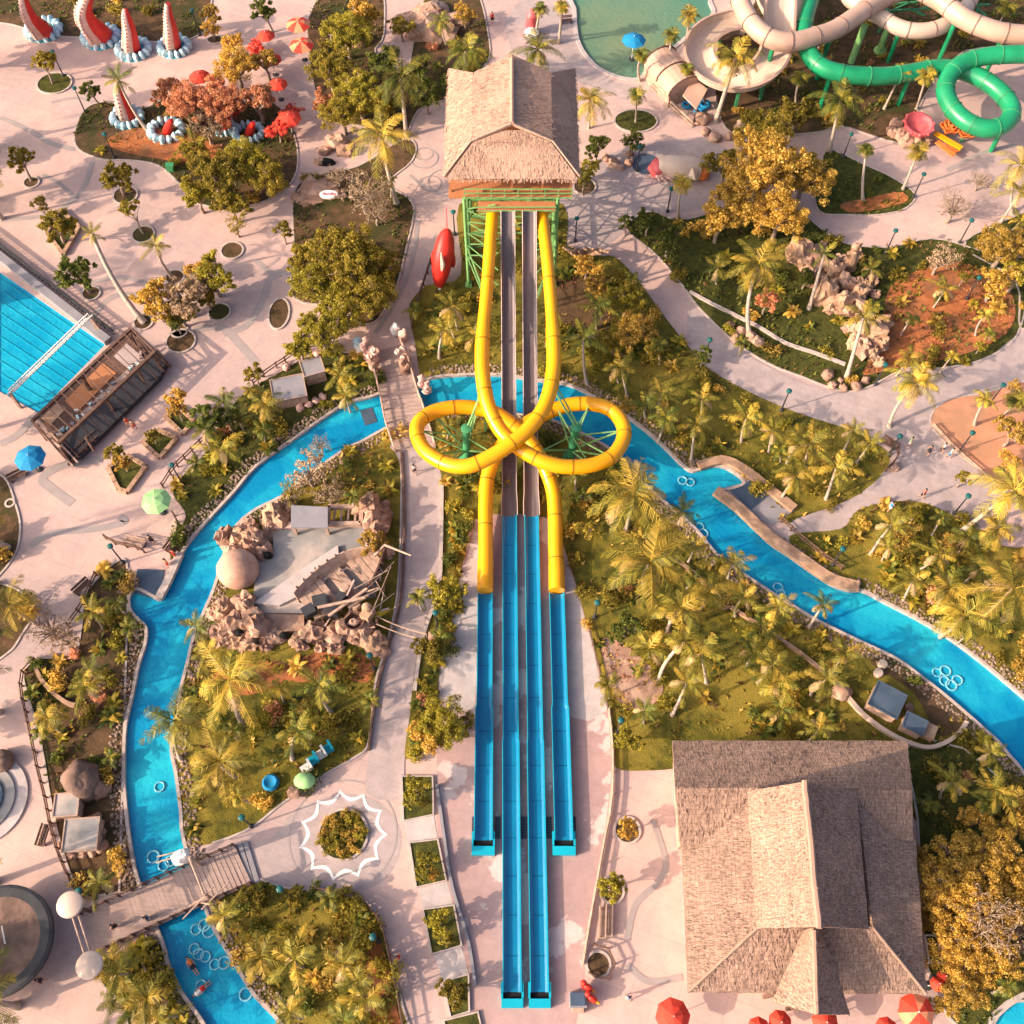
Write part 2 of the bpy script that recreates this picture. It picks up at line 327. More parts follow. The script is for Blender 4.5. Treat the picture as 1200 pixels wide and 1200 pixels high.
# ------------------------------------------------------------------ deferred labels: what a thing is + the nearest landmark
LANDMARKS = [('slide tower', 600, 200), ('brown timber grandstand', 115, 465), ('striped blue pool', 50, 400), ('wooden arch bridge', 465, 450), ('long plank bridge', 200, 1050),
 ('scalloped flower circle', 402, 978), ('big shingled hall', 935, 1030), ('pirate shipwreck', 410, 695), ('tan dome rock', 278, 670), ('left yellow loop', 545, 515), ('right yellow loop', 680, 515),
 ('green tube loop', 1150, 110), ('cream bowl slide', 860, 68), ('murky green pool', 745, 40), ('barrel snack hut', 795, 95), ('pale squid sculpture', 795, 198), ('pink shell sculpture', 1072, 150),
 ('golden boulder pile', 1000, 320), ('terracotta sand bed', 1150, 510), ('orange soil slope', 1110, 390), ('larger blue panel roof', 1040, 820), ('curved hose wall', 1080, 870), ('round brown roof', 20, 1100),
 ('red rocket sculpture', 520, 295), ('mint green umbrella', 182, 586), ('grandstand blue umbrella', 34, 535), ('blue pool umbrella', 742, 45), ('peach tree island', 200, 165), ('four tentacle sculptures', 130, 40),
 ('grey paired box roofs', 355, 440), ('grey stone huts', 92, 960), ('brown boulder', 98, 915), ('grey boat ramp', 900, 585), ('dark slipway', 178, 682), ('outer left blue flume end', 569, 990), ('outer right blue flume end', 660, 990),
 ('inner blue flume ends', 616, 1165), ('beached green chairs', 365, 900), ('oval grass planter', 745, 142), ('pink patterned forecourt', 960, 610), ('triangle lawn', 1020, 220), ('bare twiggy tree', 435, 225), ('square stone planters', 165, 535),
 ('river bend', 870, 660), ('right river reach', 1050, 735), ('left river reach', 190, 880), ('top river channel', 560, 460), ('lower river channel', 240, 1140), ('lone ochre palm', 275, 795), ('round sink hole basin', 10, 930), ('red umbrella cluster', 330, 50), ('green pedestal', 200, 195), ('low rock grotto', 500, 45), ('winding grey path', 1000, 270), ('white-curbed garden path', 910, 440), ('floor kiosk', 682, 1170)]
DEFER = []
def defer(o, desc, cat, px, py, group=None):
    o['category'] = cat
    if group: o['group'] = group
    DEFER.append((o, desc, px, py))
ORD = ['', 'second ', 'third ', 'fourth ', 'fifth ', 'sixth ', 'seventh ', 'eighth ', 'ninth ', 'tenth ', 'eleventh ', 'twelfth ', 'thirteenth ', 'fourteenth ', 'fifteenth ', 'sixteenth ']
def finish_labels():
    bins = {}
    for o, desc, px, py in DEFER:
        n, lx, ly = min(LANDMARKS, key=lambda l: (l[1]-px)**2+(l[2]-py)**2)
        dx, dy = px-lx, py-ly; d = math.hypot(dx, dy)
        h = 'left' if dx < 0 else 'right'
        v = 'above' if dy < 0 else 'below'
        if d < 8: rel_ = 'at'
        elif abs(dx) > 2.2*abs(dy): rel_ = h+' of'
        elif abs(dy) > 2.2*abs(dx): rel_ = v
        else: rel_ = ('above and ' if dy < 0 else 'below and ')+h+' of'
        bins.setdefault((desc, n, rel_), []).append((d, o))
    for (desc, n, r), L in bins.items():
        L.sort(key=lambda t: t[0])
        for i, (d, o) in enumerate(L):
            o['label'] = f'{desc} {r} the {n}'+(f', {ORD[min(i, 15)]}nearest' if len(L) > 1 else '')
# ------------------------------------------------------------------ water outlines (photo survey -> ground)
RIV_UP = [(258,1240),(237,1197),(212,1162),(197,1130),(190,1103),(163,1036),(152,985),(146,930),(145,895),(147,850),(155,815),(162,780),(170,755),(171,736),(163,727),(153,715),(151,700),(160,690),(178,698),(188,702),(195,688),(212,650),(225,630),(250,602),(275,575),(300,546),(350,510),(375,492),(407,472),(437,464),(465,452),(496,445),(525,440),(585,439),(627,445),(660,449),(682,457),(707,472),(732,486),(760,507),(780,525),(800,545),(812,552),(826,547),(845,546),(863,555),(872,566),(856,573),(840,575),(850,587),(870,603),(900,634),(925,651),(950,669),(975,685),(995,692),(1010,692),(1040,707),(1075,725),(1112,747),(1150,775),(1180,800),(1225,838)]
RIV_DN = [(1225,945),(1195,900),(1182,885),(1170,870),(1150,852),(1125,830),(1100,809),(1075,790),(1050,772),(1012,754),(987,742),(957,727),(932,712),(900,692),(870,672),(840,650),(825,632),(812,617),(790,598),(760,572),(740,551),(710,523),(667,501),(640,491),(600,485),(550,478),(500,479),(452,502),(425,517),(407,525),(385,540),(355,562),(330,582),(300,597),(278,615),(268,635),(260,660),(250,692),(240,715),(226,750),(221,772),(215,795),(210,817),(204,850),(201,880),(206,905),(212,950),(216,987),(245,1075),(265,1112),(282,1140),(300,1168),(330,1200),(355,1242)]
up = [(p.x, p.y) for p in PP(RIV_UP, 0, 3)]; dn = [(p.x, p.y) for p in PP(RIV_DN, 0, 3)]
RIVER = up+dn
POOL = [(p.x, p.y) for p in PP([(670,-25),(673,10),(675,38),(680,55),(691,71),(706,83),(730,92),(750,92),(762,76),(785,60),(802,46),(822,30),(836,15),(832,2),(826,-25)], 0, 4, True)]
CORNER = [(p.x, p.y) for p in PP([(1150,1215),(1163,1192),(1180,1177),(1225,1150),(1225,1225)])]
BASIN = [(p.x, p.y) for p in PP([(-2,318),(123,404),(45,484),(-2,458)])]
# ground sheet with the water cut out of it
def cut_sheet(name, outer, holes, z, m, k=0):
    verts, faces = [], []
    for poly in [outer]+holes:
        n = len(verts); verts += [Vector(p[:2]) for p in poly]; faces.append(list(range(n, n+len(poly))))
    edges = [(f[i], f[(i+1) % len(f)]) for f in faces for i in range(len(f))]
    r = delaunay_2d_cdt(verts, edges, [], 0, 1e-4)
    mb = MB(); fs = []
    bb = [(min(p[0] for p in h), max(p[0] for p in h), min(p[1] for p in h), max(p[1] for p in h)) for h in holes]
    for f in r[2]:
        x = sum(r[0][i].x for i in f)/3; y = sum(r[0][i].y for i in f)/3
        if not inside(x, y, outer): continue
        if any(b[0] < x < b[1] and b[2] < y < b[3] and inside(x, y, h) for h, b in zip(holes, bb)): continue
        fs.append(tuple(f))
    mb.add([(p.x, p.y, z) for p in r[0]], fs)
    return struct(mb.build(name, m))
WATERS = [RIVER, POOL, CORNER, BASIN]
cut_sheet('ground', [(-420, -200), (420, -200), (420, 620), (-420, 620)], WATERS, 0, M['pave'])
def basin(name, poly, zw, m, depth_=1.0):
    mb = MB(); mb.prism(poly, -depth_-.02, -depth_, bottom=False)
    n = len(poly)
    w = MB(); w.add([(x, y, -depth_) for x, y in poly]+[(x, y, -.001) for x, y in poly], [(i, (i+1) % n, n+(i+1) % n, n+i) for i in range(n)])
    struct(w.build(name+'_lining', M['poolwall']))
    s = MB(); s.add([(x, y, zw) for x, y in poly], [tuple(range(n))]); return struct(s.build(name+'_water', m))
basin('river', RIVER, -.22, M['river']); basin('pool', POOL, -.15, M['murky']); basin('corner_pool', CORNER, -.2, M['river'])
def lane(mat_name): return None
# kerbs and banks of set stones along the water
def bank(path, closed=False, w=.28, name='river_kerb', m='kerb'):
    mb = MB(); mb.sweep([Vector((x, y, .0)) for x, y in path], [(-w/2, -.3), (w/2, -.3), (w/2, .12), (-w/2, .12)], closed); return struct(mb.build(name, M[m]))
bank(up); bank(dn); bank(POOL, True, .5, 'pool_kerb', 'concrete'); bank(CORNER, True, .5, 'pool_kerb', 'kerb')
sm = MB(); kk = 0
def stones(path, side, rows, r0=.3):
    global kk
    acc = 0; path = [Vector((x, y, 0)) for x, y in path]
    for a, b in zip(path, path[1:]):
        d = b-a; L = d.length
        if L < 1e-3: continue
        d /= L; nrm = Vector((-d.y, d.x, 0))*side
        n = max(1, int(L/.30))
        for i in range(n):
            for rr in range(rows):
                p = a+d*(L*(i+rnd.random())/n)+nrm*(r0+.27*rr+rnd.uniform(-.12, .12))
                if inside(p.x, p.y, RIVER) or any(inside(p.x, p.y, z_) for z_ in RAMPS): continue
                q = rnd.uniform(.09, .19); kk += 1
                sm.ball((p.x, p.y, .05), (q*1.2, q, q*.75), 5, 4, .3, seed=kk, rz=rnd.random()*3)
RAMPS = [[(p.x, p.y) for p in PP(z_)] for z_ in ([(158,640),(198,640),(196,706),(156,700)], [(838,560),(890,545),(940,600),(912,630),(850,590)], [(432,400),(500,395),(515,530),(450,530)], [(95,1065),(300,985),(310,1040),(110,1120)])]
stones(up, 1, 4); stones(dn, 1, 4)
o = sm.build('bank_stones', M['stone']); o['kind'] = 'stuff'
# ------------------------------------------------------------------ lawns and beds
LAWN = {}
BZ = [0.03]
def bed(name, pts, m, z=.03, k=4, edge=True, holes=True):
    BZ[0] += .003; z = BZ[0]
    poly = [(p.x, p.y) for p in PP(pts, 0, k, True)]
    cut_sheet(name, poly, [RIVER, POOL] if holes else [], z, M[m])
    if edge:
        mb = MB(); mb.sweep([Vector((x, y, 0)) for x, y in poly if not any(inside(x+dx, y+dy, RIVER) for dx in (-1, 1, 0) for dy in (-1, 1, 0))], [(-.09, .0), (.09, .0), (.09, .1), (-.09, .1)], False)
        struct(mb.build('bed_kerb', M['kerb']))
    LAWN.setdefault(name, []).append(poly); return poly
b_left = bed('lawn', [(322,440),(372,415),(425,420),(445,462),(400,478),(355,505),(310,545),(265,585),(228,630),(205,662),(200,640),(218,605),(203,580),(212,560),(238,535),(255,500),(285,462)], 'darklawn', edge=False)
b_strip = bed('flower_bed', [(150,672),(152,692),(150,700),(152,716),(165,728),(170,742),(162,780),(155,815),(147,850),(145,900),(150,960),(162,1036),(140,1045),(98,1050),(85,1030),(70,985),(60,940),(48,870),(33,815),(28,790),(45,772),(85,770),(95,740),(100,700),(120,672),(145,655)], 'dirt')
b_isle = bed('lawn', [(226,750),(240,715),(262,660),(270,625),(300,595),(330,580),(385,540),(425,517),(452,502),(468,512),(470,600),(465,700),(452,760),(440,800),(432,870),(415,888),(380,908),(330,942),(285,975),(218,992),(212,950),(207,900),(210,820),(221,772)], 'lawn')
b_low = bed('lawn', [(246,1075),(275,1040),(300,1030),(335,1040),(395,1048),(430,1058),(448,1085),(460,1140),(472,1180),(478,1240),(345,1240),(300,1168),(265,1112)], 'lawn')
b_bl = bed('flower_bed', [(118,1140),(150,1115),(190,1105),(212,1162),(255,1240),(165,1240),(145,1180),(125,1160)], 'darklawn')
b_top = bed('garden_bed', [(480,360),(500,335),(540,322),(538,240),(600,236),(660,240),(664,288),(668,290),(700,300),(722,302),(750,332),(775,366),(798,396),(812,412),(830,432),(870,455),(925,478),(960,492),(1010,510),(1042,535),(1028,565),(985,590),(940,605),(915,612),(880,565),(845,546),(812,552),(760,507),(707,472),(640,446),(585,439),(525,440),(496,445),(486,400)], 'lawn', edge=False)
b_mid = bed('garden_lawn', [(518,560),(500,520),(505,484),(600,485),(667,501),(710,523),(740,551),(790,598),(840,650),(900,692),(957,727),(1050,772),(1125,830),(1170,870),(1205,905),(1220,965),(1075,965),(1060,890),(930,900),(800,890),(792,900),(760,903),(722,900),(716,870),(712,830),(690,740),(662,645),(640,607),(560,607),(545,650),(528,720),(514,790),(512,860),(476,890),(480,840),(490,760),(512,690),(519,640)], 'lawn', edge=False)
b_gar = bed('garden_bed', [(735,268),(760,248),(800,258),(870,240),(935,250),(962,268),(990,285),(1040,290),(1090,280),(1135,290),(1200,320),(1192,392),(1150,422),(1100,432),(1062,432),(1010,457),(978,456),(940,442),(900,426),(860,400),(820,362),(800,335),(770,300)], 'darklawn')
b_low2 = bed('garden_lawn', [(925,628),(985,620),(1005,598),(1045,588),(1085,590),(1130,612),(1175,640),(1230,660),(1230,832),(1180,798),(1112,745),(1040,705),(1010,690),(985,682),(950,660)], 'lawn', edge=False)
b_sand = bed('sand_bed', [(1090,495),(1108,470),(1150,462),(1230,455),(1230,610),(1165,562),(1120,530)], 'sand')
b_tube = bed('garden_bed', [(838,100),(845,40),(880,10),(930,-30),(1220,-30),(1220,55),(1130,60),(1075,130),(1085,170),(1040,165),(985,148),(960,155),(890,160),(850,150)], 'dirt')
b_tri = bed('triangle_lawn', [(968,178),(985,180),(1010,192),(1045,208),(1072,228),(1060,245),(1030,252),(995,252),(960,248),(955,215)], 'darklawn')
b_scu = bed('flower_bed', [(-20,-25),(-15,20),(18,30),(60,42),(125,45),(200,50),(232,42),(240,30),(225,-25)], 'dirt')
b_isl = bed('flower_bed', [(88,155),(100,128),(125,120),(165,128),(200,115),(260,120),(320,120),(345,160),(348,200),(330,225),(290,242),(235,240),(210,215),(185,194),(150,188),(120,187),(92,175)], 'dirt')
b_t1 = bed('garden_bed', [(362,20),(400,-20),(445,-20),(450,40),(440,62),(475,85),(490,20),(510,-20),(555,-15),(572,40),(570,75),(530,110),(520,118),(490,130),(470,165),(430,150),(395,140),(370,110)], 'dirt')
b_t2 = bed('garden_bed', [(345,225),(375,205),(420,195),(470,165),(487,170),(482,190),(455,215),(478,232),(485,250),(474,300),(465,335),(445,372),(430,380),(415,375),(400,360),(345,350),(345,300)], 'dirt')
b_r = bed('garden_bed', [(1130,290),(1165,265),(1230,250),(1230,360),(1196,385),(1190,330)], 'darklawn')
b_ll = bed('garden_bed', [(-20,560),(5,560),(18,590),(24,620),(15,655),(-20,680)], 'dirt')
b_ll2 = bed('garden_bed', [(-20,690),(18,690),(40,715),(25,745),(10,765),(-20,775)], 'dirt')
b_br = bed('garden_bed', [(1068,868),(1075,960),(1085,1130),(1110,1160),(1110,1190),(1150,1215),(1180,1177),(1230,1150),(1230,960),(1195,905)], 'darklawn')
# bare orange slopes inside the lawns (own soil colour)
bed('soil_patch', [(1035,365),(1045,335),(1075,318),(1120,308),(1165,325),(1188,352),(1184,385),(1150,408),(1105,422),(1050,432),(1012,440),(1022,420),(1042,398)], 'soil', .045, edge=False)
bed('soil_patch', [(330,790),(370,765),(425,768),(440,780),(430,800),(395,795),(350,800)], 'soil', .045, edge=False)
bed('soil_patch', [(250,790),(300,775),(340,780),(330,800),(290,815),(255,810)], 'soil', .045, edge=False)
bed('soil_patch', [(125,165),(170,150),(240,165),(300,190),(230,192),(150,180)], 'soil', .045, edge=False)
bed('soil_patch', [(435,1090),(452,1120),(465,1180),(470,1215),(440,1200),(430,1150)], 'soil', .045, edge=False)
bed('soil_patch', [(705,750),(730,755),(770,790),(775,815),(745,835),(715,810),(708,780)], 'rock', .045, edge=False)
bed('soil_patch', [(985,240),(1020,232),(1055,226),(1060,238),(1000,250)], 'soil', .045, edge=False)
bed('soil_patch', [(1020,778),(1045,770),(1110,820),(1130,845),(1100,862),(1070,812)], 'dirt', .045, edge=False)
bed('soil_patch', [(650,330),(700,320),(730,345),(720,380),(680,400),(655,370)], 'dirt', .045, edge=False)
# ------------------------------------------------------------------ paved areas
def sheet(name, pts, m, z, k=0, closed=True):
    mb = MB(); q = PP(pts, z, k, closed); mb.add(q, [tuple(range(len(q)))]); return struct(mb.build(name, M[m]))
sheet('slide_plaza', [(560,603),(641,603),(662,645),(690,738),(713,832),(717,900),(708,985),(697,1060),(686,1135),(670,1230),(540,1230),(528,1150),(520,1050),(512,960),(512,870),(518,770),(530,715),(545,655)], 'apron', .012)
sheet('slide_plaza_concrete', [(642,606),(661,645),(689,738),(712,832),(690,845),(668,840),(663,760),(656,690),(648,640)], 'concrete', .018)
sheet('slide_plaza_concrete', [(559,606),(547,655),(533,712),(520,772),(516,820),(535,835),(556,830),(560,740),(562,690)], 'concrete', .018)
sheet('grey_forecourt', [(905,628),(965,580),(1010,560),(1060,560),(1050,590),(1005,600),(985,620),(935,640)], 'pave_grey', .012)
sheet('pool_terrace', [(590,30),(605,5),(660,-25),(668,-25),(674,50),(690,75),(720,96),(752,100),(735,118),(690,100),(640,85),(600,60)], 'pave_grey', .012)
sheet('pool_terrace', [(690,190),(740,170),(820,160),(900,195),(880,235),(800,250),(750,245),(735,268),(700,300),(668,285),(655,235)], 'pave_grey', .012)
sheet('grey_crossing', [(320,980),(345,950),(400,930),(445,940),(470,975),(460,1020),(420,1045),(340,1040),(300,1030),(285,1000)], 'pave_grey', .008, 3)
def bandstrip(pts, w, m='band', z=.02, name='paving_band', k=6, closed=False):
    q = PP(pts, z, k, closed); n = len(q); v = []
    for i in range(n):
        d = (q[(i+1) % n]-q[i-1]) if closed else (q[min(i+1, n-1)]-q[max(i-1, 0)])
        d.z = 0; d.normalize(); nn = Vector((-d.y, d.x, 0)); v += [q[i]+nn*w/2, q[i]-nn*w/2]
    mb = MB(); mb.add(v, [(2*i, 2*i+1, (2*i+3) % (2*n), (2*i+2) % (2*n)) for i in range(n if closed else n-1)])
    return struct(mb.build(name, M[m]))
for i, (pts, w) in enumerate([([(0,137),(35,153),(60,168),(88,175)], .7), ([(108,190),(100,215),(85,235),(55,252),(0,258)], .6), ([(110,370),(128,350),(150,345),(190,350)], .7), ([(208,396),(235,385),(262,385),(278,400),(300,425)], .9), ([(262,392),(290,380),(308,350),(318,325),(345,318)], .8),
        ([(300,305),(320,320),(340,312),(350,290)], .6), ([(180,335),(145,325),(112,330),(95,340)], .6), ([(85,590),(60,572),(50,560),(75,545),(120,538)], .9), ([(35,640),(60,625),(110,620),(145,612),(140,605)], .7), ([(0,520),(20,510),(38,490)], .8), ([(128,130),(95,115),(60,120)], .5), ([(50,205),(70,215),(90,235)], .5),
        ([(490,258),(484,300),(468,345),(440,390)], .5), ([(480,205),(500,220),(530,232)], .4), ([(1110,200),(1150,180),(1190,170)], .6), ([(780,280),(815,300),(840,330)], .4), ([(735,1100),(745,1060),(770,1035),(780,1010),(765,960)], .5), ([(735,1130),(760,1150),(800,1145)], .5)]):
    bandstrip(pts, w, z=.02+.0005*i)
def ring_sheet(px, py, r1, r0, m, z, name='paving_ring', n=40):
    a = circle(px, py, r1, n=n, z=z); b = circle(px, py, r0, n=n, z=z); mb = MB()
    mb.add(a+b, [(i, (i+1) % n, n+(i+1) % n, n+i) for i in range(n)]); return struct(mb.build(name, M[m]))
def disc_sheet(px, py, r, m, z, name, n=32):
    a = circle(px, py, r, n=n, z=z); mb = MB(); mb.add(a, [tuple(range(n))]); return struct(mb.build(name, M[m]))
ring_sheet(402, 978, 64, 62, 'band', .022); disc_sheet(402, 978, 41, 'pave_grey', .020, 'paving_disc')
c = P(402, 978); k_ = mpp(402, 978); q = []
for i in range(11):                                         # scalloped white line
    a0 = 2*math.pi*i/11; a1 = a0+2*math.pi/11
    for j in range(8):
        t = j/8; a = a0+(a1-a0)*t; r = (50-9*math.sin(math.pi*t)**.8)*k_; q.append((c.x+r*math.cos(a), c.y+r*math.sin(a)))
v = []
for x, y in q:
    d = Vector((x-c.x, y-c.y, 0)).normalized(); v += [Vector((x, y, .026))+d*.16, Vector((x, y, .026))-d*.16]
n = len(q); mb = MB(); mb.add(v, [(2*i, 2*i+1, (2*i+3) % (2*n), (2*i+2) % (2*n)) for i in range(n)]); struct(mb.build('scalloped_line', M['whitepaint']))
for x, y, r in ((505,215,13),(520,212,19),(497,180,11),(497,185,17)): ring_sheet(x, y, r, r-1.6, 'band', .020+.001*r, n=24)
for a, z in (((395,60),.015),): pass
# circular stepped basin and round roof at the left edge are built with the structures
# ------------------------------------------------------------------ slide tower
def uvfill(mb, faces_uv): mb.uv = faces_uv
def roof_slab(name, quads, m, parent, th=.28):
    """each quad: eave-left, eave-right, ridge-right, ridge-left (3-4 points); straw runs down the slope"""
    mb = MB(); uv = []
    for q in quads:
        q = [Vector(p) for p in q]; nrm = (q[1]-q[0]).cross(q[-1]-q[0]).normalized()
        if nrm.z < 0: nrm = -nrm
        ex = (q[1]-q[0]).normalized(); ey = nrm.cross(ex)
        lo = [p-nrm*th for p in q]; n = len(q)
        # subdivide the top face so the straw has an uneven surface
        if n == 4:
            nu = max(2, int((q[1]-q[0]).length/.9)); nv = max(2, int((q[3]-q[0]).length/.9)); base = len(mb.v); vs = []
            for j in range(nv+1):
                for i in range(nu+1):
                    a = q[0].lerp(q[1], i/nu); b = q[3].lerp(q[2], i/nu); p = a.lerp(b, j/nv)
                    edge = i in (0, nu) or j in (0, nv)
                    vs.append(p+nrm*(noise.noise(p*.55)*.13+noise.noise(p*1.7)*.06 if not edge else noise.noise(p*1.3)*.05)+(ey*noise.noise(p*3)*.16 if j == 0 else Vector()))
            fs = [(j*(nu+1)+i, j*(nu+1)+i+1, (j+1)*(nu+1)+i+1, (j+1)*(nu+1)+i) for j in range(nv) for i in range(nu)]
            mb.add(vs, fs)
            for f in fs: uv += [((vs[i]-q[0]).dot(ex), (vs[i]-q[0]).dot(ey)) for i in f]
        else:
            mb.add(q, [tuple(range(n))]); uv += [((p-q[0]).dot(ex), (p-q[0]).dot(ey)) for p in q]
        area = (q[1]-q[0]).length*(q[-1]-q[0]).length
        for _ in range(int(area*(7 if m is M['thatch'] else 6))):
            a, b = rnd.random(), rnd.random()**1.05
            p = (q[0].lerp(q[1], a)).lerp((q[3] if n == 4 else q[2]).lerp(q[2], a), b)+nrm*.03; l = rnd.uniform(.15, .45); w = rnd.uniform(.02, .06); dn = (-ey*l+ex*rnd.uniform(-.3, .3)*l)
            w4 = [p-ex*w+nrm*.02, p+ex*w+nrm*.02, p+dn+ex*w*.7+nrm*rnd.uniform(.02, .07), p+dn-ex*w*.7+nrm*rnd.uniform(.02, .07)]; mb.add(w4, [(0, 1, 2, 3)]); u0, v0 = rnd.random()*40, rnd.random()*40
            uv += [(u0, v0), (u0+.1, v0), (u0+.1, v0+.3), (u0, v0+.3)]
        for k in range(int((q[1]-q[0]).length*7)):
            p = q[0].lerp(q[1], rnd.random()); l = rnd.uniform(.12, .38); w = rnd.uniform(.03, .07); dn = (-ey*.8+Vector((0, 0, -.4)))*l+ex*rnd.uniform(-.15, .15)
            mb.add([p-ex*w, p+ex*w, p+dn+ex*w*.6, p+dn-ex*w*.6], [(0, 1, 2, 3)]); u0, v0 = rnd.random()*40, rnd.random()*40; uv += [(u0, v0), (u0+.1, v0), (u0+.1, v0+.3), (u0, v0+.3)]
        v = q+lo; fs = [(i, n+i, n+(i+1) % n, (i+1) % n) for i in range(n)]+[tuple(range(2*n-1, n-1, -1))]
        v = [p-nrm*.02 for p in v[:n]]+v[n:]
        mb.add(v, fs)
        for f in fs: uv += [((v[i]-q[0]).dot(ex), (v[i]-q[0]).dot(ey)-(.1 if i >= n else 0)) for i in f]
    mb.uv = uv
    return mb.build(name, m, parent, True)
def shade_flat_auto(o):
    me = o.data
    me.set_sharp_from_angle(angle=R(28))
YF = P(600, 232, 13).y
tw = thing('slide_tower', 'tall slide tower with golden thatched roof, orange deck and green steel legs', 'tower', (0, 82, 0))
ZE, ZK, ZR = 16.0, 18.2, 19.7
xe, xk = 6.55, 3.9; yf, yb = 75.0, 90.0
rk = [(-xe, ZE), (-xk, ZK), (0, ZR), (xk, ZK), (xe, ZE)]
fy = {0: (75.0, 90.3), 1: (77.4, 86.9), 2: (78.1, 87.7)}
L0, L1, Rg = fy[0], fy[1], fy[2]
quads = [((-xe, L0[1], ZE), (-xe, L0[0], ZE), (-xk, L1[0], ZK), (-xk, L1[1], ZK)), ((-xk, L1[1], ZK), (-xk, L1[0], ZK), (0, Rg[0], ZR), (0, Rg[1], ZR)),
         ((xe, L0[0], ZE), (xe, L0[1], ZE), (xk, L1[1], ZK), (xk, L1[0], ZK)), ((xk, L1[0], ZK), (xk, L1[1], ZK), (0, Rg[1], ZR), (0, Rg[0], ZR))]
ro = roof_slab('roof', quads, M['thatch'], tw, .35); shade_flat_auto(ro)
sk = roof_slab('front_hip', [((-xe+.1, 74.7, ZE-.15), (xe-.1, 74.7, ZE-.15), (xk-.1, 77.2, ZK-.15), (-xk+.1, 77.2, ZK-.15)), ((-xk+.1, 77.2, ZK-.15), (xk-.1, 77.2, ZK-.15), (.85, 77.9, ZR-.75), (-.85, 77.9, ZR-.75))], M['thatch'], tw, .3); shade_flat_auto(sk)
mb = MB()
for s in (-1, 1):
    mb.bar((s*.05, 78.0, ZR-.05), (s*xk, 77.3, ZK+.0), .12, .18); mb.bar((s*xk, 77.3, ZK+.0), (s*xe, 74.95, ZE+.0), .1, .16)
mb.build('verge_board', M['palewood'], tw)
mb = MB(); mb.tube([(0, y, ZR+.05+.05*noise.noise(Vector((y, 0, 0)))) for y in range(78, 88)], .2, 8); mb.build('ridge_roll', M['thatch'], ro)
# deck (platform) and its lower landing
mb = MB(); mb.prism([(-6.3, 75.3), (6.0, 75.3), (6.0, 88), (-6.3, 88)], 12.75, 13.0); dk = mb.build('deck', M['orangewood'], tw)
mb = MB(); mb.prism([(-3.4, 74.1), (4.3, 74.1), (4.3, 75.28), (-3.4, 75.28)], 12.1, 12.4); mb.build('landing', M['orangewood'], tw)
mb = MB()
for z in (12.95, 13.55, 14.1): mb.bar((-4.7, 75.2, z), (5.9, 75.2, z), .09)
for i in range(9): mb.bar((-4.7+10.6*i/8, 75.2, 12.9), (-4.7+10.6*i/8, 75.2, 14.1), .08)
for z in (12.4, 12.9): mb.bar((-3.5, 74.0, z), (4.4, 74.0, z), .09)
mb.build('guard_rail', M['greensteel'], dk)
for x in (-6.1, -3, 0, 3, 5.8):
    for y in (76, 87): mb = MB(); mb.bar((x, y, 13), (x, y, 16.4), .18); mb.build('roof_post', M['orangewood'], tw)
mb = MB(); mb.prism([(-6.2, 84), (5.9, 84), (5.9, 87.6), (-6.2, 87.6)], 13, 15.8); mb.build('back_room', M['orangewood'], tw)
for x in (-4.75, 4.55):
    for y in (75.1, 80.5, 86):
        mb = MB(); mb.tube([(x, y, 0), (x, y, 13)], .19, 8); mb.box((x, y, .15), (.7, .7, .3)); mb.build('leg', M['greensteel'], tw)
mb = MB()
for x in (-4.75, 4.55):
    for y0, y1 in ((75.1, 80.5), (80.5, 86)):
        for k in range(5):
            z0, z1 = 12.4-2.5*k, 12.4-2.5*(k+1)
            mb.bar((x, y0, z0), (x, y1, z1), .1); mb.bar((x, y1, z0), (x, y0, z1), .1); mb.bar((x, y0, z0), (x, y1, z0), .12)
for y in (80.5, 86):
    for k in range(5):
        z = 12.4-2.5*k; mb.bar((-4.75, y, z), (4.55, y, z), .12); mb.bar((-4.75, y, z), (4.55, y, z-2.5), .09); mb.bar((4.55, y, z), (-4.75, y, z-2.5), .09)
for s, x in ((1, -4.75), (-1, 4.55)):
    for z in (11.5, 9.8, 8.3, 6.5, 4.8): mb.bar((x, 75.1, z), (x+s*3.1, 74.6, z+rnd.uniform(-.9, 1.2)), .1); mb.bar((x, 75.1, z), (x+s*3.3, 74.2-(12-z)*.35, z-.8), .09)
    mb.bar((x, 75.1, 6.2), (x+s*1.9, 69.5, 5.2), .13); mb.bar((x, 75.1, 4.5), (x+s*1.9, 69.2, 5.0), .11)
mb.build('bracing', M['greensteel'], tw)
mb = MB()
for k in range(14): mb.box((-3.4+.0, 76.5+.55*k, 12.6-.55*k*.9), (1.5, .6, .08))
mb.build('stair', M['greensteel'], tw)
# ------------------------------------------------------------------ body slides
def flume_profile(hw, wall=.5, th=.07, floor=.12):
    return [(-hw, wall), (-hw+th, wall), (-hw+th*1.8, floor+.12), (-hw+.3, floor), (hw-.3, floor), (hw-th*1.8, floor+.12), (hw-th, wall), (hw, wall), (hw-.06, .0), (-hw+.06, .0)]
def lanex(x0, y): return x0-.0062*(y-4)
def flume(root, name, m, x0, ys, hw, zf, wall=.5, mats=None):
    mb = MB(); pts = [Vector((lanex(x0, y), y, zf(y))) for y in ys]
    pr = [flume_profile(hw(y), wall) for y in ys]
    mb.sweep(pts, pr, mats=mats)
    return mb.build(name, m, root)
RIM = [1, 0, 0, 0, 0, 0, 1, 0, 0, 0]
y_end_in = P(600, 1163, .3).y; y_end_out = P(600, 985, .3).y; y_join = P(600, 605, .4).y; y_out0 = P(600, 694, .6).y
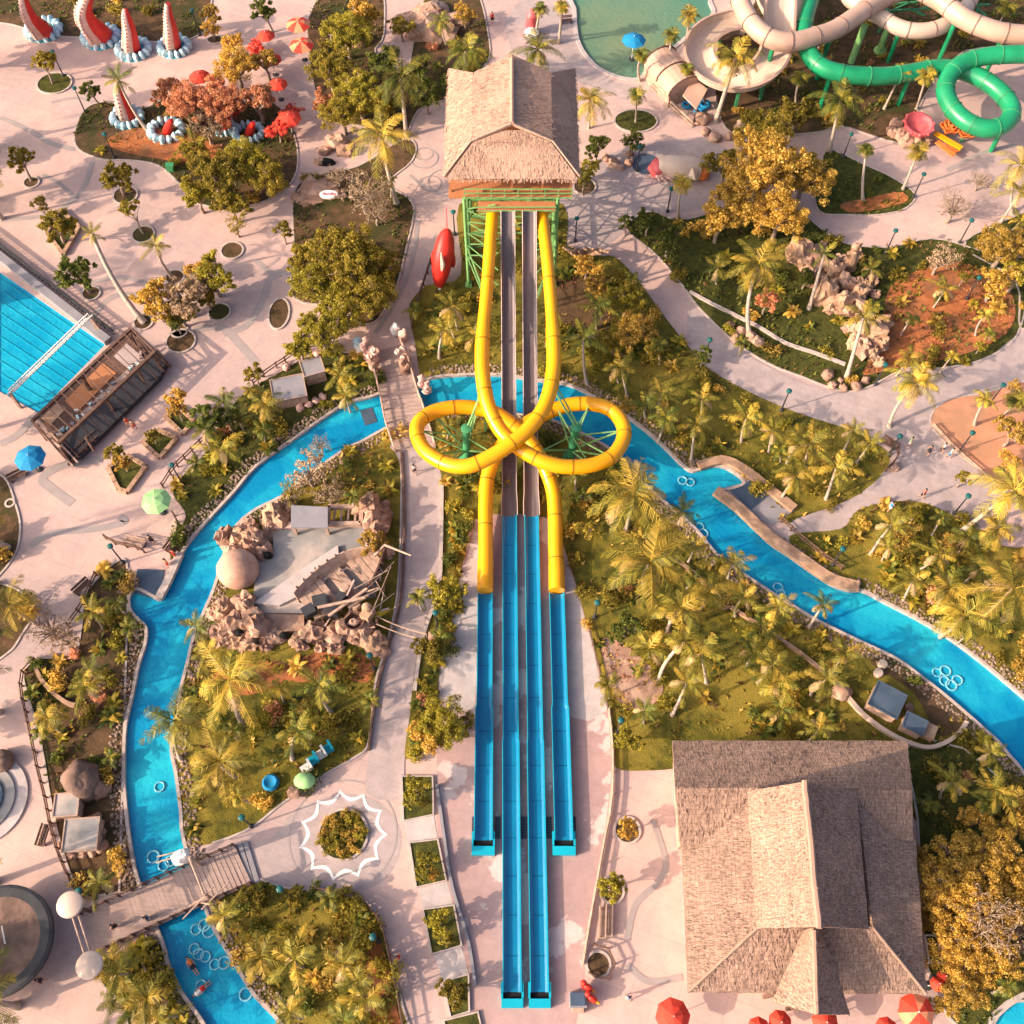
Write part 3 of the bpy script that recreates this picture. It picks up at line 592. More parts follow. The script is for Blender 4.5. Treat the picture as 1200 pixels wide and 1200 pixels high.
for x0, side in ((.02, 'left'), (2.14, 'right')):
    rt = thing('speed_slide', f'{side} of the two long straight slides, grey drop running into blue flume', 'water slide', (x0, 30, 0), 'straight speed slides')
    ys = [y_end_in+.2+(y_join-y_end_in-.2)*i/24 for i in range(25)]
    def hwf(y): return .66+(.03 if y > 24 else .06)
    ys = [y_end_in, 12, 24, 24.3, 30, 38, y_join]
    fl = flume(rt, 'runout_flume', [M['blueflume'], M['cyan']], x0, ys, lambda y: .74 if y < 24.1 else .69, lambda y: .22, .5, RIM)
    for y in range(8, 46, 4): mb = MB(); mb.box((lanex(x0, y), y+.5, .11), (.9, .25, .21)); mb.build('cradle', M['concrete'], rt)
    def zdrop(y):
        t = (y-y_join)/(74.0-y_join); return .24+12.0*(t**1.55)
    for y in range(7, 46, 3): mb = MB(); mb.box((lanex(x0, y), y, .346), (1.02, .07, .012)); mb.build('joint_strip', M['seamblue'], fl)
    ys = [y_join+.03+(74.0-y_join)*i/22 for i in range(23)]
    flume(rt, 'drop_flume', [M['greyflume'], M['flumerim']], x0, ys, lambda y: .72 if y > y_join+1.6 else .80-.0*y, zdrop, .55, RIM)
    for i in range(5):
        mb = MB(); y = y_join+4+5.2*i; z = zdrop(y); x = lanex(x0, y)
        if z > .8: mb.bar((x, y, 0), (x, y, z), .22); mb.bar((x-.7, y, z-.05), (x+.7, y, z-.05), .2); mb.build('prop', M['greenpost'], rt)
    xe_ = lanex(x0, y_end_in)
    mb = MB(); mb.prism([(xe_-.84, y_end_in-1.1), (xe_+.84, y_end_in-1.1), (xe_+.84, y_end_in-.45), (xe_-.84, y_end_in-.45)], 0, .62)
    for s in (-1, 1): mb.box((xe_+s*.8, y_end_in+.15, .33), (.16, 1.15, .66))
    mb.build('end_stop', M['cyan'], rt)
    mb = MB(); mb.box((xe_, y_end_in-.2, .2), (1.4, .45, .3)); mb.build('drain', M['black'], rt)
def tube_slide(root, name, pts, r, m, rim, k=5, step=7, rr=1.08, start_big=None):
    q = PP(pts, 0, k); mb = MB(); mb.tube(q, r if not start_big else [r*start_big(i/(len(q)-1)) for i in range(len(q))], 16); o = mb.build(name, m, root, True)
    for i in range(step, len(q)-2, step):
        d = (q[i+1]-q[i-1]).normalized(); rad = (r if not start_big else r*start_big(i/(len(q)-1)))*rr
        mb = MB(); mb.tube([q[i]-d*.05, q[i]+d*.05], rad, 16); mb.build('flange', rim, o)
    return q
left_tube = [(577,250,11.6),(573.5,300,11.0),(570,345,10.2),(566,390,9.4),(565,430,8.6),(569,463,7.9),(576,485,7.4),(587,505,7.0),(600,518,6.8),(614,529,6.7),(637,541,6.5),(664,547,6.2),(694,545,5.9),(717,535,5.7),(730,516,5.5),(730,498,5.3),(717,481,5.1),(695,473.5,4.9),(670,474,4.7),(650,480,4.5),(630,489,4.2),(608,502,3.8),(590,520,3.3),(578,540,2.6),(571,562,2.0),(569,594,1.5),(569,630,1.15),(569,660,1.0),(568.5,692,.95)]
right_tube = [(635,250,11.6),(641,300,11.0),(645,345,10.2),(648,390,9.4),(649,425,8.9),(645,455,8.6),(636,480,8.4),(619,503,8.2),(600,519,8.0),(575,535,7.6),(549,546,7.2),(524,544,6.8),(500,530,6.4),(489,511,6.1),(491,495,5.9),(507,483,5.6),(531,477.5,5.4),(556,478,5.1),(580,484,4.8),(598,495,4.4),(615,510,3.9),(629,529,3.3),(640,551,2.6),(648,575,2.0),(650.5,605,1.5),(651,640,1.15),(652,665,1.0),(652.5,692,.95)]
big = lambda t: 1.0 if t > .2 else (.86 if t < .1 else .86+.14*min(1, (t-.1)/.012))
for pts, x0, side in ((left_tube, -2.3, 'left'), (right_tube, 4.36, 'right')):
    rt = thing('tube_slide', f'yellow looping tube slide ending in the outer {side} blue flume', 'water slide', (x0, 40, 0), 'yellow looping tube slides')
    tube_slide(rt, 'tube', pts, .71, M['yellow'], M['yellowrim'], 5, 8, 1.05, big)
    mb = MB(); a, b = P(pts[-2][0], pts[-2][1]-4, 1.0), P(pts[-1][0], pts[-1][1], .95); mb.tube([a, a.lerp(b, .5), b], .755, 16); mb.build('outlet_collar', M['yellow'], rt, True)
    yj = b.y-.1; hw = .72
    dx = (lanex(x0, y_end_out)-b.x)
    def fx(y): return b.x+dx*(yj-y)/(yj-y_end_out)
    ys = [y_end_out, 22, 27, 27.3, 32, yj]
    mb = MB(); mb.sweep([Vector((fx(y), y, .2)) for y in ys], [flume_profile(.78 if y < 27.1 else .70, .6) for y in ys], mats=RIM); fl = mb.build('runout_flume', [M['blueflume'], M['cyan']], rt)
    for y in range(19, 37, 3): mb = MB(); mb.box((fx(y), y, .326), (1.02, .07, .012)); mb.build('joint_strip', M['seamblue'], fl)
    xe_ = fx(y_end_out)
    mb = MB(); mb.prism([(xe_-.95, y_end_out-1.2), (xe_+.95, y_end_out-1.2), (xe_+.95, y_end_out-.5), (xe_-.95, y_end_out-.5)], 0, .66)
    for s in (-1, 1): mb.box((xe_+s*.88, y_end_out+.1, .35), (.15, 1.15, .7))
    mb.build('end_stop', M['cyan'], rt)
    mb = MB(); mb.box((xe_, y_end_out-.25, .22), (1.5, .45, .32)); mb.build('drain', M['black'], rt)
    for f, z in ((.16, 9.6), (.1, 10.3)):
        mb = MB(); p = PP(pts, 0, 5)[int(f*5*len(pts))]; mb.bar((p.x, p.y, 0), (p.x, p.y, p.z-.6), .2); mb.build('prop', M['greensteel'], rt)
for px, py, tx, nm in ((547,538,547,'left'),(668,537,675,'right')):
    b = P(px, py); tp = Vector((P(tx, 490, 5.6).x, b.y, 5.6)); L = P(510 if nm == 'left' else 705, 512, 0)
    rt = thing('loop_column', f'green steel column with spread arms holding up the {nm} yellow loop', 'slide support', b, 'green loop columns')
    mb = MB(); mb.tube([b, tp], [.42, .36], 12); mb.lathe(tp, [(.55, -.1), (.55, .12), (.2, .25)], 12); mb.lathe(b, [(.8, 0), (.8, .15), (.45, .35)], 12); mb.build('post', M['greenpost'], rt, True)
    arm = [(505,533),(512,490),(560,479),(575,530),(530,541),(495,505)] if nm == 'left' else [(728,505),(715,535),(655,482),(636,528),(690,544),(690,476)]
    mb = MB()
    for ax, ay in arm:
        e = P(ax, ay, 5.2); mb.bar(b+Vector((0, 0, 1.6)), e, .14); mb.bar(b+Vector((0, 0, 4.2)), e, .1)
    e = P(566 if nm == 'left' else 648, 455, 7.6); mb.bar(tp, e, .16); mb.bar(tp+Vector((.3, 0, 0)), e+Vector((0, .8, .3)), .14)
    mb.build('arm', M['greensteel'], rt)
for i, (x, y, w) in enumerate([(556.5,970,7),(583.5,970,6),(614,970,6),(643.5,970,6),(671.5,970,7)]):
    a = P(x, y); w_ = w*mpp(x, y); mb = MB(); mb.box((a.x, a.y, .07), (w_, 1.75, .14), m=0)
    for j in range(8): mb.box((a.x, a.y-.75+.215*j, .15), (w_-.08, .06, .03), m=1)
    o = mb.build('drain_grate', [M['darksteel'], M['panel']])
    tag(o, ['leftmost black grate plate, outside the outer left blue flume', 'black grate plate between outer left and inner left blue flumes', 'black grate plate midway between the two inner blue flumes', 'black grate plate between inner right and outer right blue flumes', 'rightmost black grate plate, outside the outer right blue flume'][i], 'grate', 'black grates across the slide lanes')
# ------------------------------------------------------------------ the big hall
hall = thing('shingled_hall', 'big hall with weathered palm shingle roofs and a raised central ridge', 'building', P(935, 1040))
A = [P(788,868,4.2), P(1063,868,4.2), P(1070,925,6.6), P(792,922,6.6)]
def Q(x, y, z): return P(x, y, z)
ra = roof_slab('north_roof', [(Q(788,868,4.2), Q(1063,868,4.2), Q(1069,925,6.6), Q(791,922,6.6)), (Q(1070,985,4.6), Q(797,990,4.6), Q(791,922.3,6.62), Q(1069,925.3,6.62))], M['shingle'], hall); shade_flat_auto(ra)
e = 6.1
rb = roof_slab('main_roof', [(Q(806,1163,4.0), Q(799,992,4.0), Q(879,925,e), Q(888,1087,e)),
                            (Q(1086,1165,4.0), Q(806,1163,4.0), Q(888,1087,e), Q(1023,1086,e)),
                            (Q(1071,960,4.0), Q(1086,1165,4.0), Q(1023,1086,e), Q(1004,927,e)),
                            (Q(799,992,4.0), Q(1071,960,4.0), Q(1004,927,e), Q(879,925,e))], M['shingle'], hall); shade_flat_auto(rb)
rc = roof_slab('raised_roof', [(Q(886,1088,7.2), Q(876,927,7.2), Q(943,916,12.4), Q(960,1086,12.4)), (Q(1004,928,7.2), Q(1018,1089,7.2), Q(960,1086,12.4), Q(943,916,12.4))], M['shingle'], hall, .35); shade_flat_auto(rc)
rd = roof_slab('porch_roof', [(Q(905,1174,4.2), Q(941,1090,6.2), Q(954,1087,8.3), Q(957,1189,7.6)), (Q(967,1090,6.2), Q(996,1189,4.6), Q(957,1189,7.6), Q(954,1087,8.3))], M['shingle'], hall); shade_flat_auto(rd)
for a, b, w, rf_ in ((Q(943,915,12.45), Q(960,1088,12.45), .24, rc), (Q(954,1090,8.35), Q(957,1188,7.7), .2, rd), (Q(888,1087,6.14), Q(807,1162,4.05), .12, rb), (Q(1023,1087,6.14), Q(1085,1164,4.05), .12, rb)):
    mb = MB(); mb.tube([a.lerp(b, t/14)+Vector((.06*noise.noise(Vector((t, a.x, 0))), .0, .05*noise.noise(Vector((t, a.y, 3))))) for t in range(15)], w, 7); mb.build('ridge_roll', M['shingle'], rf_)
def wallbox(name, pts, z0, z1, m, parent):
    mb = MB(); mb.prism([(p.x, p.y) for p in pts], z0, z1); return mb.build(name, m, parent)
wallbox('wall', [Q(812,990,4), Q(1062,960,4), Q(1076,1150,4), Q(818,1150,4)], 0, 3.9, M['palewood'], hall)
wallbox('wall', [Q(796,880,4), Q(1058,880,4), Q(1062,955,4), Q(802,985,4)], 0, 3.9, M['palewood'], hall)
wallbox('clerestory_wall', [Q(890,935,7), Q(992,937,7), Q(1006,1080,7), Q(898,1080,7)], 5.2, 7.0, M['wood'], hall)
g0, g1, g2 = Q(896,1083,7.0), Q(1010,1084,7.0), Q(960,1083,12.0)
mb = MB(); mb.add([g0, g1, g2, g0+Vector((0, .3, 0)), g1+Vector((0, .3, 0)), g2+Vector((0, .3, 0))], [(0, 1, 2), (5, 4, 3), (0, 3, 4, 1), (1, 4, 5, 2), (2, 5, 3, 0)]); mb.build('gable_panel', M['wood'], hall)
for p in (Q(910,1165,4.3), Q(988,1180,4.3), Q(938,1180,4.3)): mb = MB(); mb.bar((p.x, p.y, 0), (p.x, p.y, 4.3), .25); mb.build('porch_post', M['wood'], hall)
mb = MB()
for x0, y0 in ((-.1, 0), (1.5, 0)):
    p = P(1088, 1112, 1.0)
    for a, b in (((0, 0), (0, 2.0)), ((0, 2.0), (1.0, 2.0)), ((1.0, 2.0), (1.0, 0)), ((1, 0), (0, 0))): mb.bar((p.x+x0+a[0], p.y-1+a[1], 1), (p.x+x0+b[0], p.y-1+b[1], 1), .12)
    for s in (0, 1):
        for t in (0, 2): mb.bar((p.x+x0+s, p.y-1+t, 0), (p.x+x0+s, p.y-1+t, 1), .08)
o = mb.build('white_pipe_frame', M['white']); tag(o, 'pair of white pipe frames between the hall wall and golden tree', 'frame')
# ------------------------------------------------------------------ bridges
def deck_slab(name, poly, z0, z1, m, parent): 
    mb = MB(); mb.prism([(p.x, p.y) for p in poly], z0, z1); return mb.build(name, m, parent)
br = thing('arch_bridge', 'wooden arch bridge with carved coral rails over the top river channel', 'bridge', P(465, 450))
mid = [((437,414),(470,404)), ((440,440),(480,430)), ((447,470),(490,465)), ((453,500),(500,492)), ((463,530),(510,525))]
mb = MB(); zs = [.1, .55, .75, .55, .1]
for i in range(4):
    (a, b), (c, d) = mid[i], mid[i+1]
    for j in range(6):
        t0, t1 = j/6, (j+.93)/6
        q = []
        for t in (t0, t1):
            z = zs[i]+(zs[i+1]-zs[i])*t
            l = P(a[0]+(c[0]-a[0])*t, a[1]+(c[1]-a[1])*t); r_ = P(b[0]+(d[0]-b[0])*t, b[1]+(d[1]-b[1])*t); l.z = r_.z = z; q += [l, r_]
        top = [q[0], q[1], q[3], q[2]]; mb.add(top+[p-Vector((0, 0, .3)) for p in top], [(0, 1, 2, 3), (7, 6, 5, 4), (0, 4, 5, 1), (1, 5, 6, 2), (2, 6, 7, 3), (3, 7, 4, 0)])
mb.build('deck', M['deck'], br)
for s in (0, 1):
    ln = [P(m_[s][0], m_[s][1]) for m_ in mid]; ln = [Vector((p.x, p.y, z)) for p, z in zip(ln, zs)]; ln = [Vector(v) for v in cr(ln, 4)]
    mb = MB()
    for h in (.45, .95): mb.tube([p+Vector((0, 0, h)) for p in ln], .09, 6)
    for p in ln[::2]: mb.bar(p, p+Vector((0, 0, 1.1)), .16)
    mb.build('rail', M['palewood'], br)
for s, spots in ((-1, [(438,425),(441,440),(433,418)]), (1, [(474,425),(478,438),(500,462)])):
    for j, (x, y) in enumerate(spots):
        mb = MB(); b = P(x, y)
        for k in range(7): mb.ball(b+Vector((rnd.uniform(-.5, .5), rnd.uniform(-.5, .5), .4+.32*k)), rnd.uniform(.28, .48), 7, 5, .5, seed=j*9+k)
        mb.build('coral_carving', M['rock' if j % 2 else 'pinkskin'], br)
for (x, y, nm, m_) in ((420,408,'grey shell finial on the left rail head of the arch bridge','foam'),(424,414,'white shell finial beside the grey one on the arch bridge','white'),(464,392,'tall white coral finial on the right rail head of the arch bridge','white'),(473,398,'round pink coral finial on the right rail head of the arch bridge','pinkskin')):
    mb = MB(); b = P(x, y, 0); mb.ball(b+Vector((0, 0, .7)), (.55, .5, .9), 9, 7, .35, seed=x); mb.ball(b+Vector((.2, -.2, 1.5)), (.35, .35, .5), 8, 6, .4, seed=y); o = mb.build('shell_finial', M[m_], None, True); tag(o, nm, 'sculpture')
# path from bridge down to the circle
walk = [(458,520),(511,515),(517,560),(517,640),(511,690),(492,750),(481,840),(474,892),(470,935),(430,930),(433,880),(441,800),(455,750),(468,690),(472,600),(468,540)]
mb = MB(); q = PP(walk, .05, 3, True); mb.add(q, [tuple(range(len(q)))]); struct(mb.build('footpath', M['pave_grey']))
def paved(name, pts, m='pave', z=.05, k=4):
    mb = MB(); q = PP(pts, z, k, True); mb.add(q, [tuple(range(len(q)))]); return struct(mb.build(name, M[m]))
paved('footpath', [(808,362),(830,372),(850,395),(880,418),(915,437),(960,455),(1010,458),(1060,436),(1110,432),(1155,420),(1200,388),(1240,380),(1240,455),(1150,463),(1108,472),(1092,492),(1120,530),(1160,565),(1180,610),(1125,605),(1080,592),(1045,590),(1010,580),(1030,560),(1045,530),(1010,508),(960,492),(920,478),(870,455),(832,432),(808,400)], 'pave_grey', .055)
pb = thing('plank_bridge', 'long weathered plank bridge with rope rails over the lower left river', 'bridge', P(200, 1045))
c0, c1, c2, c3 = P(98,1072), P(276,992), P(296,1036), P(114,1118)
mb = MB(); n = 34
for i in range(n):
    t0, t1 = i/n, (i+.975)/n; z = .25+.35*math.sin(math.pi*(i+.5)/n)
    q = [c0.lerp(c1, t0), c0.lerp(c1, t1), c3.lerp(c2, t1), c3.lerp(c2, t0)]; q = [Vector((p.x, p.y, z+rnd.uniform(-.015, .015))) for p in q]
    mb.add(q+[p-Vector((0, 0, .3)) for p in q], [(3, 2, 1, 0), (4, 5, 6, 7), (0, 1, 5, 4), (1, 2, 6, 5), (2, 3, 7, 6), (3, 0, 4, 7)])
mb.build('deck', M['deck'], pb)
for a, b in ((c0, c1), (c3, c2)):
    mb = MB(); n = 12; tops = []
    for i in range(n+1):
        t = i/n; p = a.lerp(b, t); z = .2+.35*math.sin(math.pi*t); mb.bar((p.x, p.y, z-.3), (p.x, p.y, z+1.1), .14); tops.append(Vector((p.x, p.y, z+1.0)))
    for dz in (0, -.45): 
        for p, q in zip(tops, tops[1:]): mb.tube([p+Vector((0, 0, dz)), p.lerp(q, .5)+Vector((0, 0, dz-.12)), q+Vector((0, 0, dz))], .05, 5)
    mb.build('rope_rail', M['wood'], pb)
mb = MB(); a, b = P(268,992), P(282,1040)
for k in range(4):
    o_ = Vector((.45*k, .12*k, 0)); mb.box((a+o_).lerp(b+o_, .5)+Vector((0, 0, .10+.0*k)), (.38, (b-a).length, .2-.03*k), math.atan2((b-a).y, (b-a).x)-math.pi/2)
mb.build('step', M['greyroof'], pb)
gt = thing('bridge_gate', 'gate of two big pale drum discs joined by twin beams at the plank bridge entrance', 'gate', P(105, 1105))
d0, d1 = P(82,1060,4.6), P(105,1131,4.6)
for p in (d0, d1):
    mb = MB(); mb.lathe(p, [(.0, -.25), (.95, -.22), (1.0, -.05), (1.0, .1), (.93, .16), (0, .2)], 28); mb.build('drum_disc', M['cream'], gt, True)
    mb = MB(); mb.tube([(p.x, p.y, 0), (p.x, p.y, 4.5)], .14, 8); mb.build('post', M['wood'], gt)
for o_ in (-.22, .28):
    mb = MB(); mb.tube([d0+Vector((o_, 0, -.3)), d1+Vector((o_, 0, -.3))], .07, 6); mb.build('beam', M['palewood'], gt)
gt = thing('bridge_gate', 'rustic timber gate with white rock crown and crossed poles on the plank bridge', 'gate', P(235, 1030))
d0, d1 = P(222,1005,4.0), P(239,1048,3.6)
for p in (d0, d1):
    mb = MB(); mb.tube([(p.x, p.y, 0), p], .13, 8); mb.build('post', M['palewood'], gt)
mb = MB(); mb.tube([d0, d1], .1, 6); mb.build('beam', M['palewood'], gt)
mb = MB(); mb.ball(P(212,1005,3.2), (.75, .6, .8), 9, 7, .4, seed=3); mb.ball(P(216,1000,3.9), .4, 8, 6, .4, seed=4); mb.build('rock_crown', M['white'], gt)
mb = MB()
for a, b in (((184,1004),(225,994)),((183,1011),(220,1000)),((214,1077),(250,1040)),((228,1056),(246,1060)),((236,1066),(268,1034)),((222,1062),(243,1050))): mb.tube([P(*a, 2.6), P(*b, 3.2)], .06, 5)
mb.build('crossed_pole', M['palewood'], gt)
# ------------------------------------------------------------------ rocks
RK = [0]
def boulder(px, py, rpx, m='rock', h=.8, desc='rounded pinkish boulder', sy=.85, jit=.45, grp=None, z=0):
    RK[0] += 1; k = rpx*mpp(px, py); p = P(px, py, z+.3*k*h)
    mb = MB(); mb.ball(p, (k, k*sy, k*h), 12, 9, jit, seed=RK[0], rz=rnd.random()*3); o = mb.build('boulder', M[m], None, False); defer(o, desc, 'boulder', px, py, grp or 'garden boulders'); return o
def soft(o): o.data.polygons.foreach_set('use_smooth', [True]*len(o.data.polygons)); o.data.update()
for x, y, r in ((868,388,7),(880,395,7),(855,382,6),(888,400,8),(862,396,6),(868,404,5),(970,440,8),(975,452,6),(988,455,6),(1003,453,7),(1014,446,6),(985,446,4)): soft(boulder(x, y, r))
for x, y, r in ((822,140,10),(838,162,8),(868,148,8),(828,155,6),(855,160,6),(720,192,8),(710,185,5),(737,190,6),(738,180,5),(728,196,5)): soft(boulder(x, y, r))
gm = [(945,312,8),(960,330,9),(978,350,9),(995,365,8),(1000,400,9),(1022,415,9),(985,305,8),(942,292,8),(1010,335,7),(1026,345,6),(960,292,9),(1030,425,7),(995,385,8),(972,362,7),(935,300,18),(955,305,14),(975,318,15),(968,345,18),(990,335,13),(985,358,15),(1005,348,12),(1012,368,15),(1018,392,17),(1030,405,12),(1010,410,12),(1004,335,9),(1016,336,8),(950,325,12),(992,312,10),(1002,300,10),(1022,330,9),(1035,380,10)]
gr = thing('rock_outcrop', 'tall pile of golden sandstone boulders with a spout figure on top', 'rock formation', P(990, 360))
for i, (x, y, r) in enumerate(gm):
    k = r*mpp(x, y); mb = MB(); mb.ball(P(x, y, .4+.03*k), (k, k*.8, k*1.15), 13, 10, .6, seed=i+40, rz=i); mb.build('boulder', M['sandstone' if i % 3 else 'rock'], gr)
mb = MB(); mb.tube([P(998,312,0), P(1000,305,2.5), P(1003,292,3.8), P(1010,284,4.3)], [.5, .4, .3, .2], 8); mb.ball(P(1003,290,4), .5, 8, 6, .3); mb.build('spout_figure', M['sandstone'], gr, True)
big = boulder(98, 915, 27, 'rockdark', .8, 'large brown boulder', .8, .35); soft(big)
soft(boulder(118, 925, 14, 'rock', .8, 'peach boulder leaning on the brown one')); soft(boulder(850,708,8,'rock',.9,'peach boulder on the garden wall'))
soft(boulder(986,812,12,'rock',.9,'tan boulder at the wall end'))
soft(boulder(405,48,9)); soft(boulder(420,49,10,'rock',1.0,'round pink rock ball')); soft(boulder(675,536,6)); soft(boulder(1048,548,7))
# grotto at the top
g = thing('rock_grotto', 'low domed brown rock grotto among palms at the top edge', 'rock formation', P(500, 45))
for i, (x, y, r) in enumerate(((500,35,30),(480,30,20),(520,40,18),(505,15,20),(535,25,14))):
    k = r*mpp(x, y); mb = MB(); mb.ball(P(x, y, .1), (k, k*.85, k*.55), 14, 9, .35, seed=i+70); mb.build('rock_dome', M['rock'], g)
g = thing('rock_arch', 'low pink rock arch opening onto paving below the tall top palm', 'rock formation', P(385, 180))
for i, (x, y, r) in enumerate(((395,168,14),(380,178,8),(405,178,11),(375,190,7))):
    k = r*mpp(x, y); mb = MB(); mb.ball(P(x, y, .2), (k, k*.7, k*.9), 10, 8, .45, seed=i+80); mb.build('rock_lump', M['rock'], g)
mb = MB(); mb.ball(P(382,191,.1), (1.2, .5, .7), 10, 6); mb.build('opening', M['black'], g)  # solid black ball painted as the shade under the arch
g = thing('rock_mound', 'flat orange rock mound with a pale oval sign face', 'rock formation', P(372, 225))
for i, (x, y, r) in enumerate(((370,225,24),(355,232,14),(358,208,9),(390,228,16))):
    k = r*mpp(x, y); mb = MB(); mb.ball(P(x, y, .0), (k, k*.8, k*.45), 10, 8, .5, seed=i+90); mb.build('rock_lump', M['rock'], g)
mb = MB(); sp = P(385,228,1.35); mb.lathe(sp, [(1.05, -.06), (1.05, .06), (.0, .08)], 24, sx=1, sy=.62); mb.build('oval_sign', M['white'], g)
mb = MB()
for i in range(5):
    x = sp.x-.62+.3*i; mb.tube([(x, sp.y-.15, sp.z+.1), (x+.08, sp.y+(.28 if i in (0, 3) else .12), sp.z+.1), (x+.2, sp.y-.1, sp.z+.1), (x+.28, sp.y+.05, sp.z+.1)], .035, 5)
mb.build('lettering', M['coral'], g)
# ------------------------------------------------------------------ shipwreck playground
pg = thing('splash_platform', 'square grey splash platform with a flat roof and rocky surround', 'play platform', P(370, 660))
deck_slab('slab', PP([(322,620),(430,618),(452,640),(440,700),(355,722),(300,722),(300,660),(322,650)]), 0, .8, M['slab'], pg)
deck_slab('retaining_wall', PP([(298,725),(300,722),(358,724),(358,742),(298,745)]), 0, .75, M['rock'], pg)
deck_slab('flat_roof', PP([(341,592),(384,594),(384,618),(341,618)], 2.6), 2.4, 2.6, M['greyroof'], pg)
for x, y in ((344,617),(382,617),(344,596),(382,598)): p = P(x, y, 2.4); mb = MB(); mb.bar((p.x, p.y, 0), (p.x, p.y, 2.4), .25); mb.build('roof_post', M['palewood'], pg)
mb = MB(); q = [P(385,594,1.6), P(424,594,1.6), P(423,614,1.6), P(384,615,1.6)]
for a, b in zip(q, q[1:]+q[:1]): mb.bar(a, b, .4, .5)
for i in range(4): mb.bar(q[0].lerp(q[1], .2+.2*i)+Vector((0, 0, -.2)), q[3].lerp(q[2], .15+.22*i)+Vector((0, 0, -.2)), .2, .1)
mb.build('crate_pergola', M['palewood'], pg)
deck_slab('coral_band', PP([(322,618),(430,616),(432,622),(322,625)]), .8, 1.1, M['pinkskin'], pg)
deck_slab('ramp', PP([(300,712),(375,660),(398,645),(400,668),(380,690),(330,715)]), .8, 1.15, M['concrete'], pg)
rr = thing('rock_castle', 'pink sculpted rockwork with cave mouths around the splash platform', 'rock formation', P(290, 640))
cas = [(285,632,12,1.6),(300,640,14,1.7),(310,650,10,1.6),(278,645,12,1.3),(325,608,14,1.4),(335,598,10,1.5),(318,622,9,1.2),(292,618,9,.9),(432,600,13,1.8),(440,615,14,1.7),(436,632,9,1.4),(448,604,9,1.0),(262,715,11,1.2),(275,735,13,1.1),(290,710,12,1.6),(300,735,15,1.5),(285,752,11,1.0),(320,745,11,.8),(258,740,10,.9),(368,742,12,1.0),(352,748,9,.8),(392,745,11,.9),(412,738,13,.9),(425,742,14,1.1),(438,752,12,.8),(447,760,9,.7),(310,755,8,.7)]
for i, (x, y, r, h) in enumerate(cas):
    k = r*1.3*mpp(x, y); mb = MB(); mb.ball(P(x, y, .2*k), (k, k*.9, k*h*.85), 14, 11, .55, seed=i+110, rz=i*1.3); mb.build('rock_lump', M['rock' if i % 4 else 'sandstone'], rr)
for i in range(34):
    x, y = [(rnd.uniform(262, 335), rnd.uniform(598, 655)), (rnd.uniform(250, 330), rnd.uniform(708, 758)), (rnd.uniform(350, 450), rnd.uniform(738, 764)), (rnd.uniform(428, 456), rnd.uniform(592, 648))][i % 4]
    if y < 690 and x < 330 and x > 305 and y > 640 or (x < 275 and y < 625): continue
    k = rnd.uniform(5, 11)*mpp(x, y); mb = MB(); mb.ball(P(x, y, .2*k), (k, k*rnd.uniform(.6, 1), k*rnd.uniform(.7, 1.4)), 11, 9, .75, seed=i+300, rz=i*1.7); mb.build('rock_lump', M['rock' if i % 3 else 'domerock'], rr)
mb = MB()
for i in range(26): x, y = rnd.uniform(370, 455), rnd.uniform(668, 735); a_ = rnd.random()*3.1; l_ = rnd.uniform(.5, 1.7); p = P(x, y, rnd.uniform(1.2, 2.2)); mb = MB(); mb.bar(p, p+Vector((math.cos(a_)*l_, math.sin(a_)*l_, rnd.uniform(-.5, .7))), rnd.uniform(.08, .2), rnd.uniform(.06, .12)); o = mb.build('broken_plank', M[rnd.choice(('palewood', 'wood', 'deck'))]); defer(o, 'loose broken plank lying on the wreck', 'plank', x, y, 'loose planks on the shipwreck')
for x, y, z in ((314,651,1.2),(280,742,.9),(333,745,.6)): mb = MB(); mb.ball(P(x, y, z), (.5, .35, .5), 8, 6); mb.build('cave_mouth_shade', M['black'], rr)  # black balls stand in for the shade inside the rock hollows
mb = MB(); mb.ball(P(279,667,1.3), (1.95, 1.95, 1.85), 20, 14, .06, seed=5); o = mb.build('dome_rock', M['domerock'], None, True); tag(o, 'smooth tan dome rock at the river edge beside the splash platform', 'rock')
sh = thing('pirate_shipwreck', 'broken pirate shipwreck of weathered timber leaning on the splash platform', 'shipwreck', P(410, 700))
a, b = P(362,722,0), P(455,655,0); ax = (b-a).normalized(); nx = Vector((-ax.y, ax.x, 0)); L = (b-a).length
def hull(t, s, z): 
    w = 2.3*math.sin(math.pi*min(1, .25+.62*t))**.8*(1 if t < .6 else max(.05, 1-((t-.6)/.42)**2)); return a+ax*(L*t)+nx*(s*w)+Vector((0, 0, z))
for s, nm in ((1, 'hull_side'), (-1, 'hull_side')):
    mb = MB(); n = 14; v = []
    for i in range(n+1):
        t = i/n
        for k in range(5): z = .5+k*.45+.5*t*t; v.append(hull(t, s*(.62+.095*k), z)); 
    mb.add(v, [(i*5+k, (i+1)*5+k, (i+1)*5+k+1, i*5+k+1) for i in range(n) for k in range(4) if not (s < 0 and i in (3, 4, 8) and k > 1)])
    o = mb.build(nm, M['palewood'] if s > 0 else M['wood'], sh); md = o.modifiers.new('t', 'SOLIDIFY'); md.thickness = .14
mb = MB()
for i in range(12):
    if i in (4, 7): continue
    t = .05+.075*i; mb.bar(hull(t, -.8, 1.3), hull(t, .8, 1.3), .62, .1)
mb.build('ship_deck', M['palewood'], sh)
for i in range(9):
    t = .06+.1*i
    for s in (-1, 1): mb = MB(); mb.bar(hull(t, s*1.02, .6), hull(t, s*1.04, 2.4+.4*rnd.random()), .14); mb.build('rib', M['wood'], sh)
mb = MB(); mb.tube([hull(.86, 0, 2.4), hull(1.0, 0, 3.0), P(482,651,4.2)], [.16, .13, .07], 8); mb.build('bowsprit', M['palewood'], sh)
